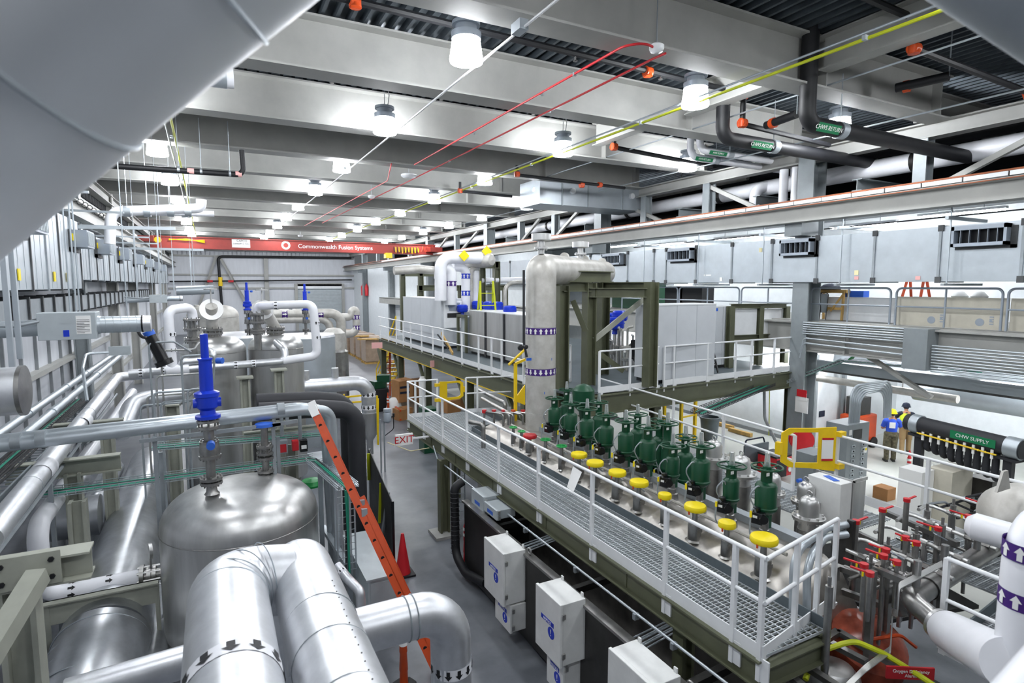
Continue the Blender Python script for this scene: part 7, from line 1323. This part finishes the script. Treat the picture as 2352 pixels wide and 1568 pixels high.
g = at(2043, 1060, Z=0); person('person in a blue shirt and yellow hard hat seen from behind, hand at the face', g, -.75, pa, clothes(pa, 'cloth_blue', 'cloth_camo', 'steel_dark', hat='yellow', back='paper'))
pb = body(.35, armR=((.3, .3, 1.2), (.2, .5, 1.05)), armL=((-.3, .3, 1.2), (-.2, .5, 1.05)), stride=.12)
g2 = at(2078, 1040, Z=0); person('person bending forward in a bright safety vest, dark sleeves and tan trousers', g2, -.9, pb, clothes(pb, 'navy', 'cloth_tan', 'steel_dark', vest='hivis', hat='navy'))
q = at(2025, 1050, Z=0); t = thing('lift_machine', 'orange and grey lift machine standing beyond the person in the blue shirt', 'machine', q+V((.4, .8, 0))); c_ = q+V((.5, .9, 0)); b = MB(); b.bb((c_.x-.5, c_.y, .25), (c_.x+.7, c_.y+.7, 1.25)); b.build('body', 'orange', t, .06); b = MB(); b.bb((c_.x-.3, c_.y+.1, 1.25), (c_.x+.4, c_.y+.6, 1.9)); b.build('mast', 'steel_dark', t)
for dx in (-.35, .5): b = MB(); b.cyl((c_.x+dx, c_.y-.05, .2), (c_.x+dx, c_.y+.2, .2), .2, n=16); b.build('wheel', 'black', t)
# chilled water manifold
m0, m1 = at(2085, 968, D=14.2), at(2352, 1034, D=12.0); md = (m1-m0).normalized(); t = thing('chilled_water_manifold', 'black insulated manifold pipe with a green supply label on a black stand', 'manifold', m0)
b = MB(); b.cyl(m0, m1, .2, n=24); b.build('jacket', 'rubber', t)
for f0_, f1_ in ((.06, .14), (.88, .99)): b = MB(); b.cyl(m0.lerp(m1, f0_), m0.lerp(m1, f1_), .23, n=20); b.build('coupling', 'galv', t)
sd = md.cross(V((0, 0, 1))).normalized(); sd = -sd if sd.dot(fw) > 0 else sd
nq = (sd*.75+V((0, 0, .66))).normalized()
q = m0.lerp(m1, .64)+sd*.2+V((0, 0, .02)); yv = V((0, 0, 1)); xv = md if yv.cross(sd).dot(md) > 0 else -md
b = MB(); b.poly([q-md*.45-yv*.09, q+md*.45-yv*.09, q+md*.45+yv*.09, q-md*.45+yv*.09], sd*.006); b.build('supply_label', 'sign_green', t); lettering('CHW SUPPLY', .11, q+sd*.009, xv, yv, 'paper', t)
for k in range(9):
    q = m0.lerp(m1, .2+.075*k)+sd*.17-V((0, 0, .17)); b = MB(); b.bar(q+V((0, 0, .06)), q-V((0, 0, .14)), .03, .05); b.build('white_tag', 'paper', t)
    b = MB(); q2 = m0.lerp(m1, .2+.075*k)-V((0, 0, .2)); b.tube([q2, q2-V((0, 0, .35+.03*k)), q2-V((0, 0, .36+.03*k))-sd*.5], .07, 10, .1); b.build('branch', 'rubber', t)
b = MB(); a_, c_ = m0.lerp(m1, .15)+sd*.2-V((0, 0, .16)), m0.lerp(m1, .84)+sd*.2-V((0, 0, .2)); b.cyl(a_, c_, .018, n=6)
for k in range(12): b.lathe(a_.lerp(c_, (k+.5)/12)-V((0, 0, .025)), [(.01, 0), (.03, .02), (.01, .05)], 8)
b.build('yellow_chain', 'yellow_paint', t)
for f in (.13, .9): q = m0.lerp(m1, f); b = MB(); b.bar((q.x, q.y, 0), q-V((0, 0, .22)), .16, .16); b.build('stand_leg', 'rubber', t); b = MB(); b.bar(q-V((0, 0, .25))-md*.2, q-V((0, 0, .25))+md*.2, .3, .06); b.build('saddle', 'rubber', t)
for i, (x, y, w_, h, m_, lab) in enumerate(((2130, 1120, .5, 1.1, 'paper', 'white panel box below the left of the black manifold'), (2210, 1110, .9, .9, 'board', 'pale machine cabinet with a cable coil below the black manifold'), (2290, 1130, .5, .8, 'steel_dark', 'dark equipment box below the right of the black manifold'))):
    q = at(x, y, D=13.2); b = MB(); b.bb((q.x-w_/2, q.y, .0), (q.x+w_/2, q.y+.5, q.z+h*.35)); tag(b.build('machine_box', m_), lab, 'box')
for k in range(10): q = at(2110+22*k, 1150+R.uniform(-12, 30), D=11.5); b = MB(); b.tube([q, q+V((.4, -.1, R.uniform(-.1, .1))), q+V((.8, -.3, R.uniform(-.5, -.1))), q+V((1.2, -.6, R.uniform(-.4, .1)))], .025, 6, .15); tag(b.build('loose_cable', ['black', 'galv_dull', 'rubber'][k % 3]), 'loose dark cable in the tangle below the black manifold', 'cable', 'loose cables below the manifold')
# under the gallery: beams, trays, duct
for i, (x, y, z, h, m_, lab) in enumerate(((18.0, 0, 3.35, .3, 'galv', 'light steel beam under the gallery, nearest the aisle'), (20.5, 0, 3.3, .3, 'galv_dull', 'light steel beam deeper under the gallery'), (19.2, 0, 3.0, .1, 'steel_dark', 'dark tray rail under the gallery'), (18.5, 0, 3.9, .4, 'dark_void', 'dark beam close under the gallery floor'))): b = MB(); b.bar((x, 2.5, z), (x, 13.3, z), .25, h); tag(b.build('gallery_beam', m_), lab, 'beam')
b = MB(); b.cyl((21.5, 3, 2.4), (21.5, 11, 2.4), .35, n=24); tag(b.build('round_duct', 'galv'), 'shiny round duct low under the gallery behind the black manifold', 'duct')
b = MB(); b.cyl((18.8, 8.5, 2.75), (18.8, 13.4, 2.75), .12, n=14); b.cyl((18.8, 10, 2.8), (18.8, 10, 4.62), .015, n=5); b.cyl((18.8, 13, 2.8), (18.8, 13, 4.62), .015, n=5); tag(b.build('gallery_pipe', 'dull_pipe'), 'grey pipe under the gallery left of the people', 'pipe')
b = MB(); b.bar((17.4, 10.3, 3.9), (17.6, 8.6, 2.9), .2, .1); tag(b.build('brace_bar', 'beam'), 'pale slanting brace below the edge of the gallery', 'brace')
wire_tray('black wire tray of green cables running below the upper platform toward the grey column', [at(1605, 950, Z=2.9)+V((0, 0, 0)), V((16.7, 12.9, 2.75))], .4, 'rubber')
wire_tray('ladder tray of green cables climbing beside the first grey column', [V((16.8, 12.6, 2.75)), V((17.6, 11.2, 3.6))], .4, 'galv'); wire_tray('level tray of cables under the gallery right of the first grey column', [V((17.6, 11.2, 3.6)), V((18.6, 8.0, 3.6))], .4, 'galv')
for k in range(5): q = V((17.75+.05*k, 11.1, 3.66)); b = MB(); b.tube([q, q+V((.05, -.3, .3+.04*k)), q+V((.1, -.6, .05))], .018, 6, .15); tag(b.build('green_cable_end', 'green_light'), 'loose bright green cable end on the tray under the gallery', 'cable', 'loose green cable ends')
# floor gear seen past the valves
q = at(1629, 1010, Z=0); t = thing('trash_can', 'round dark grey trash can on the floor behind the valves', 'bin', q); b = MB(); b.lathe(q, [(.28, 0), (.36, .85), (.39, .86), (.39, .92), (.33, .92), (.3, .1)], 24); b.build('can', 'toe_grey', t)
q = at(1590, 1020, Z=0); t = thing('yellow_rack', 'yellow steel stand behind the green valves below the upper platform', 'stand', q)
for dx, dy in ((0, 0), (.8, .1), (0, .9)): b = MB(); b.bar((q.x+dx-.6, q.y+dy, 0), (q.x+dx-.6, q.y+dy, 1.9), .1, .1); b.build('post', 'yellow_paint', t)
b = MB(); b.bar((q.x-.6, q.y, 1.8), (q.x+.2, q.y+.1, 1.8), .06, .06); b.bar((q.x-.6, q.y, 1.1), (q.x+.2, q.y+.1, 1.1), .06, .06); b.build('crossbar', 'yellow_paint', t)
q = at(1736, 1090, Z=0); t = thing('platform_cart', 'grey sided cart with a blue handle on the floor behind the valves', 'cart', q); b = MB(); b.bb((q.x-.55, q.y, .2), (q.x+.55, q.y+.05, 1.0)); b.build('side_panel', 'toe_grey', t); b = MB(); b.tube([(q.x-.5, q.y+.1, .3), (q.x-.4, q.y+.1, 1.15), (q.x+.4, q.y+.1, 1.15), (q.x+.5, q.y+.1, .9)], .025, 8, .08); b.build('handle', 'navy', t); b = MB(); b.bb((q.x-.55, q.y, .15), (q.x+.55, q.y+.8, .2)); b.build('deck', 'toe_grey', t)
for dx in (-.45, .45): b = MB(); b.cyl((q.x+dx, q.y+.1, .08), (q.x+dx, q.y+.15, .08), .08, n=12); b.build('wheel', 'black', t)
b = MB(); g = at(1683, 1060, Z=.45); b.bb((g.x-.5, g.y-.5, .4), (g.x+.5, g.y+.6, .46)); tag(b.build('low_table', 'board'), 'low table of small white blocks behind the valves', 'table')
for k in range(12): b = MB(); x, y = g.x-.4+.22*(k % 4), g.y-.3+.3*(k//4); b.bb((x, y, .46), (x+.08, y+.08, .62)); tag(b.build('white_block', 'paper'), 'small upright white block standing on the low table', 'block', 'white blocks on the low table')
q = at(1800, 1035, Z=0); q = V((16.55, 11.75, 0)); t = thing('hose_reel', 'red hose reel mounted on the first grey column', 'reel', (16.6, 11.9, 1.0)); b = MB(); b.lathe((16.72, 11.9, 1.05), [(.1, 0), (.36, .02), (.36, .06), (.2, .08), (.2, .2), (.36, .22), (.36, .26), (.1, .28)], 24, (-.6, -.8, 0)); b.build('drum', 'red', t)
q = at(1800, 1105, Z=0); t = thing('welding_machine', 'red and black welding machine on the floor by the first grey column', 'machine', q); b = MB(); b.bb((q.x-.35, q.y, .15), (q.x+.35, q.y+.7, .75)); b.build('case', 'red', t, .02); b = MB(); b.bb((q.x-.36, q.y-.01, .15), (q.x+.1, q.y, .7)); b.bb((q.x-.37, q.y, .75), (q.x+.37, q.y+.7, .8)); b.build('front_panel', 'black', t)
for z in (.35, .58): b = MB(); b.cyl((q.x+.24, q.y-.03, z), (q.x+.24, q.y, z), .08, n=14); b.build('dial', 'paper', t)
run('clear_hose', 'pale clear hose hanging by the first grey column and curving to the floor', 'hose', [at(1755, 860, Y=13.2), at(1756, 960, Y=13.2), at(1790, 1030, Z=.4)], .05, 'grey_box', bend=.6); run('yellow_line', 'thin yellow line hanging straight down left of the first grey column', 'line', [at(1768, 860, Y=13.4), at(1766, 1000, Y=13.4)], .015, 'lime')
for i, (x, y) in enumerate(((1660, 975), (1700, 992))): q = at(x, y, Z=.1); b = MB(); b.box(q, (.15, 1.1, .14)); tag(b.build('timber_beam', 'wood'), ['short timber on the floor along the white wall, left one', 'short timber on the floor along the white wall, right one'][i], 'timber')
b = MB(); q = at(1888, 950, Y=13.37); b.box(q, (.3, .02, .22)); tag(b.build('wall_sign', 'navy'), 'small dark blue sign on the white wall right of the grey column', 'sign')
for i, px in enumerate((1870, 1935)): q = at(px, 1000, Y=13.2); b = MB(); b.bar((q.x, 13.25, 0), (q.x, 13.25, 3.5), .12, .12); tag(b.build('wall_strut', 'grey_panel'), ['grey upright strut on the white wall right of the grey column', 'grey upright strut on the white wall left of the breaker cabinet'][i], 'strut')
b = MB(); q = at(2047, 1150, Z=.0); b.bb((q.x-.2, q.y, .0), (q.x+.2, q.y+.4, .35)); tag(b.build('small_carton', 'card'), 'small cardboard carton on the floor behind the white instrument box', 'box')
# lower valve station at the far end of the walkway
for i in range(6):
    x, y = 6.1+.22*i, 13.3-.12*i; t = thing('gas_valve', OR[i]+' red handled gas valve from the left at the far end of the walkway', 'valve', (x, y, 2.2), 0, 'far gas valves'); b = MB(); b.tube([(x, y, 2.2), (x, y, 2.75), (x+.3, y-.5, 2.75), (x+.3, y-.5, 2.4)], .03, 8, .08); b.build('tube', 'stainless_dark', t); b = MB(); b.cyl((x, y, 2.72), (x, y, 2.8), .06, n=10); b.build('handle', 'red' if i != 3 else 'orange', t)
for i, (x0, y0, x1, y1) in enumerate(((1100, 895, 1160, 925), (1108, 915, 1170, 950), (1075, 968, 1110, 975))): a_, c_ = at(x0, y0, Z=2.75), at(x1, y1, Z=2.75); b = MB(); b.tube([a_, c_, c_-V((0, 0, .6))], .055, 12, .1); tag(b.build('gas_pipe', 'stainless_dark'), OR[i]+' bent steel pipe at the far end of the lower walkway', 'pipe', 'far end steel pipes')
q = at(1330, 1100, X=4.85); b = MB(); y = q.y; b.poly([(4.82, y-.12, 3.2), (4.82, y+.12, 3.22), (4.7, y+.1, 2.92), (4.68, y-.1, 2.9)], (-.003, 0, 0)); tag(b.build('paper_sheet', 'paper'), 'sheet of white paper hanging from the walkway railing', 'paper')
